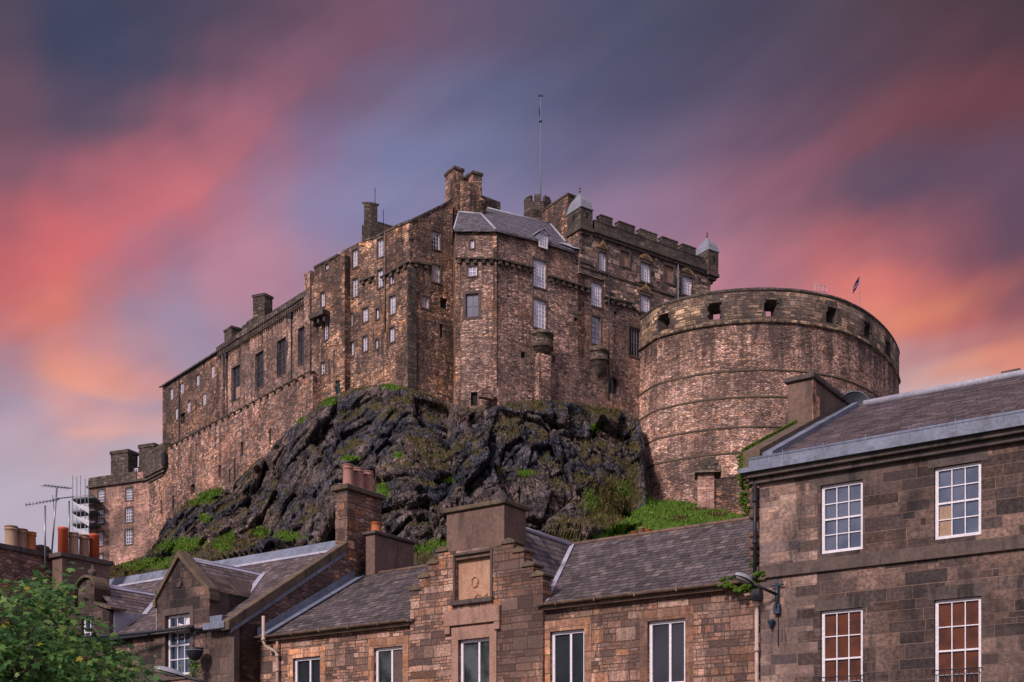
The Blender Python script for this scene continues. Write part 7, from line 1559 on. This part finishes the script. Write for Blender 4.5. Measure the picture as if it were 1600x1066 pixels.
# ---- leaves: one leaf-cloud builder for tree, basket plant and moss clumps
def leaf_cloud(name, pts, nrm_, size, mat, parent=None, seed=1, lobes=5, loc=None):
    r = np.random.default_rng(seed); n = len(pts)
    if lobes == 5:   # a lobed sycamore leaf outline, in units of its length
        ol = np.array([(0, -0.05), (0.2, 0.0), (0.46, -0.08), (0.34, 0.16), (0.5, 0.46), (0.24, 0.42), (0.0, 0.85), (-0.24, 0.42), (-0.5, 0.46), (-0.34, 0.16), (-0.46, -0.08), (-0.2, 0.0)])
    else: ol = np.array([(0, 0), (0.3, 0.3), (0.22, 0.7), (0, 1.0), (-0.22, 0.7), (-0.3, 0.3)])
    m = len(ol); nn = nrm_ / np.linalg.norm(nrm_, axis=1, keepdims=True)
    a = r.normal(0, 1, (n, 3)); a[:, 2] -= 0.8; a -= nn * (a * nn).sum(1)[:, None]; a /= np.linalg.norm(a, axis=1, keepdims=True); b = np.cross(nn, a)
    s = size * (0.6 + 0.7 * r.random(n))
    v = pts[:, None] + (b[:, None] * ol[None, :, :1] + a[:, None] * ol[None, :, 1:]) * s[:, None, None] - nn[:, None] * (np.abs(ol[None, :, :1]) * 0.35 + (ol[None, :, 1:] - 0.3) ** 2 * 0.25) * s[:, None, None]
    off = np.array(WOFF[parent.name]) if parent else (np.array(loc) if loc is not None else np.zeros(3))
    v = (v.reshape(-1, 3) - off).astype(np.float32)
    me = bpy.data.meshes.new(name); me.vertices.add(n * m); me.vertices.foreach_set('co', v.ravel()); me.loops.add(n * m); me.loops.foreach_set('vertex_index', np.arange(n * m, dtype=np.int32)); me.polygons.add(n); me.polygons.foreach_set('loop_start', np.arange(0, n * m, m, dtype=np.int32)); me.update(calc_edges=True)
    at = me.attributes.new('tone', 'FLOAT', 'POINT'); at.data.foreach_set('value', np.repeat(r.random(n), m).astype(np.float32))
    me.materials.append(mat); o = bpy.data.objects.new(name, me); C.objects.link(o)
    if parent: o.parent = parent
    elif loc is not None: o.location = loc
    return o
leafmat('sycamore_leaf', [(0, (0.025, 0.08, 0.028)), (0.4, (0.065, 0.165, 0.045)), (0.7, (0.12, 0.245, 0.055)), (0.93, (0.2, 0.33, 0.085)), (0.982, (0.13, 0.2, 0.04)), (0.992, (0.26, 0.24, 0.03)), (1, (0.34, 0.24, 0.03))], 0.4)
leafmat('basket_leaf', [(0, (0.04, 0.12, 0.01)), (1, (0.12, 0.25, 0.03))])
q = np.array(pb) + rng.normal(0, 0.13, (70, 3)) * np.array([1.0, 0.8, 1.2]) + np.array([0.05, 0, -0.55]); leaf_cloud('foliage', q, rng.normal(0, 1, (70, 3)) + np.array([0, -0.8, 0.8]), 0.13, M['basket_leaf'], r, 3, 6)
# moss cushion on the eave and on the gable edge
def moss(name, label, pts, rad, seed, tubes=None):
    """lumpy cushions of moss merged into one mesh"""
    rr = random.Random(seed); loc = Vector(pts[0]); mb = MB()
    for p in pts:
        for k in range(7):
            c_ = Vector(p) + Vector((rr.gauss(0, rad * 0.8), rr.gauss(0, rad * 0.35), rr.gauss(0, rad * 0.4))); R_ = rad * rr.uniform(0.4, 0.8)
            mb.lathe(c_, [(0.02, -R_ * 0.7), (R_ * 0.7, -R_ * 0.5), (R_, 0), (R_ * 0.75, R_ * 0.45), (0.02, R_ * 0.65)], 9, rr.random() * 3)
    o = mb.build(name, M['moss'], None, loc); return tag(o, label, 'moss')
zz = zgut + 0.1
moss('moss', 'bright green moss cushion overflowing the gutter beside the tall tenement', [f2.pt(tR - 1.35 + 0.12 * k, zz + 0.02 - 0.028 * k * (10 - k) * 0.55 + 0.04, 0.34) for k in range(11)], 0.12, 2)
moss('moss', 'green moss hanging down the ragged corner of the tall tenement under its gutter', [f1.pt(tl - 0.42, zg + 0.55 - 0.1 * k, 0.22 - 0.015 * k) for k in range(17)], 0.085, 4)
moss('moss', 'green moss streak along the stone gable edge of the tenement roof', [f1.pt(tl - 0.42, ze + sl * k * 0.2 + 0.3, 0.1 - k * 0.2) for k in range(24)], 0.06, 6)
moss('moss', 'small green moss clump low on the ragged tenement corner above the street lamp', [f1.pt(tl - 0.22, f1.z(1187, 884), 0.02), f1.pt(tl - 0.2, f1.z(1187, 880), 0.02), f1.pt(tl - 0.18, f1.z(1187, 876), 0.02)], 0.05, 8)

# ---- sycamore, bottom left
base = Vector((-6.9, 15.5, 0)); root = thing('sycamore_tree', 'leafy green sycamore filling the lower left corner with a few yellowing leaves', 'tree', base)
rr = random.Random(11); mb = MB(); ends = []
def limb(p, d, ln, r0, depth):
    pts = [p]; rad = [r0]; n = 5
    for k in range(n):
        d = (d + Vector((rr.gauss(0, 0.12), rr.gauss(0, 0.12), rr.gauss(0.03, 0.08)))).normalized(); pts.append(pts[-1] + d * ln / n); rad.append(r0 * (1 - 0.6 * (k + 1) / n))
    mb.tube(pts, rad, 8 if depth < 2 else 5)
    ends.append((pts[-1], depth)); 
    if depth >= 2: ends.append((pts[3], depth)); ends.append((pts[4], depth))
    if depth < 4:
        for k in range(rr.choice([2, 3, 3]) if depth else 7):
            f = rr.uniform(0.45, 1.0); i = min(int(f * n), n - 1); q = pts[i].lerp(pts[i + 1], f * n - i) if i < n else pts[-1]
            dd = (d * 0.7 + Vector((rr.gauss(0, 0.75), rr.gauss(0, 0.75), rr.gauss(0.15, 0.45)))).normalized(); limb(q, dd, ln * rr.uniform(0.55, 0.75), r0 * 0.5, depth + 1)
limb(base, Vector((0.02, 0, 1)), 2.7, 0.17, 0)
plain('bark', (0.07, 0.05, 0.038), (0.035, 0.027, 0.022), 6, 0.95, 0.6); mb.build('trunk', M['bark'], root)
# crown: leaf clusters filling an uneven envelope; its right flank slopes down to the right as seen from the street
n = 0; P_, N_ = [], []
r = np.random.default_rng(21)
lim = [(-60, 905), (0, 900), (20, 886), (45, 878), (80, 876), (100, 912), (118, 938), (138, 962), (158, 972), (175, 990), (192, 1012), (212, 1018), (236, 1048), (246, 1075), (255, 1110), (262, 1180), (250, 1300)]
lx, ly_ = np.array(lim, float).T
clusters = []
from mathutils import noise as mnoise
while len(clusters) < 860:
    c_ = np.array([r.uniform(-9.6, -4.0), r.uniform(13.9, 17.4), r.uniform(1.9, 4.95)])
    # an irregular rounded crown around the trunk
    e = ((c_[0] + 6.6) / 2.5) ** 2 + ((c_[1] - 15.5) / 1.8) ** 2 + ((c_[2] - 2.9) / 1.95) ** 2
    if e > 1.12: continue
    kx, ky = CX + FPX * c_[0] / c_[1], HY - FPX * (c_[2] - CZ) / c_[1]
    if ky < np.interp(kx, lx, ly_) + 14 + 26 * mnoise.noise(Vector(c_) * 2.6): continue
    if mnoise.noise(Vector(c_) * 1.5) < -0.14: continue            # gaps between the boughs
    clusters.append(c_)
for c_ in clusters:
    k = r.integers(12, 24); sp = r.uniform(0.1, 0.19)
    q = c_ + r.normal(0, 1, (k, 3)) * np.array([sp, sp, sp * 0.7]); P_.append(q)
    out = (q - np.array([-6.6, 15.5, 2.4])); out /= np.linalg.norm(out, axis=1, keepdims=True)
    N_.append(out * 0.6 + r.normal(0, 0.55, (k, 3)) + np.array([0, -0.25, 0.75]))
leaf_cloud('crown', np.concatenate(P_), np.concatenate(N_), 0.1, M['sycamore_leaf'], root, 9)
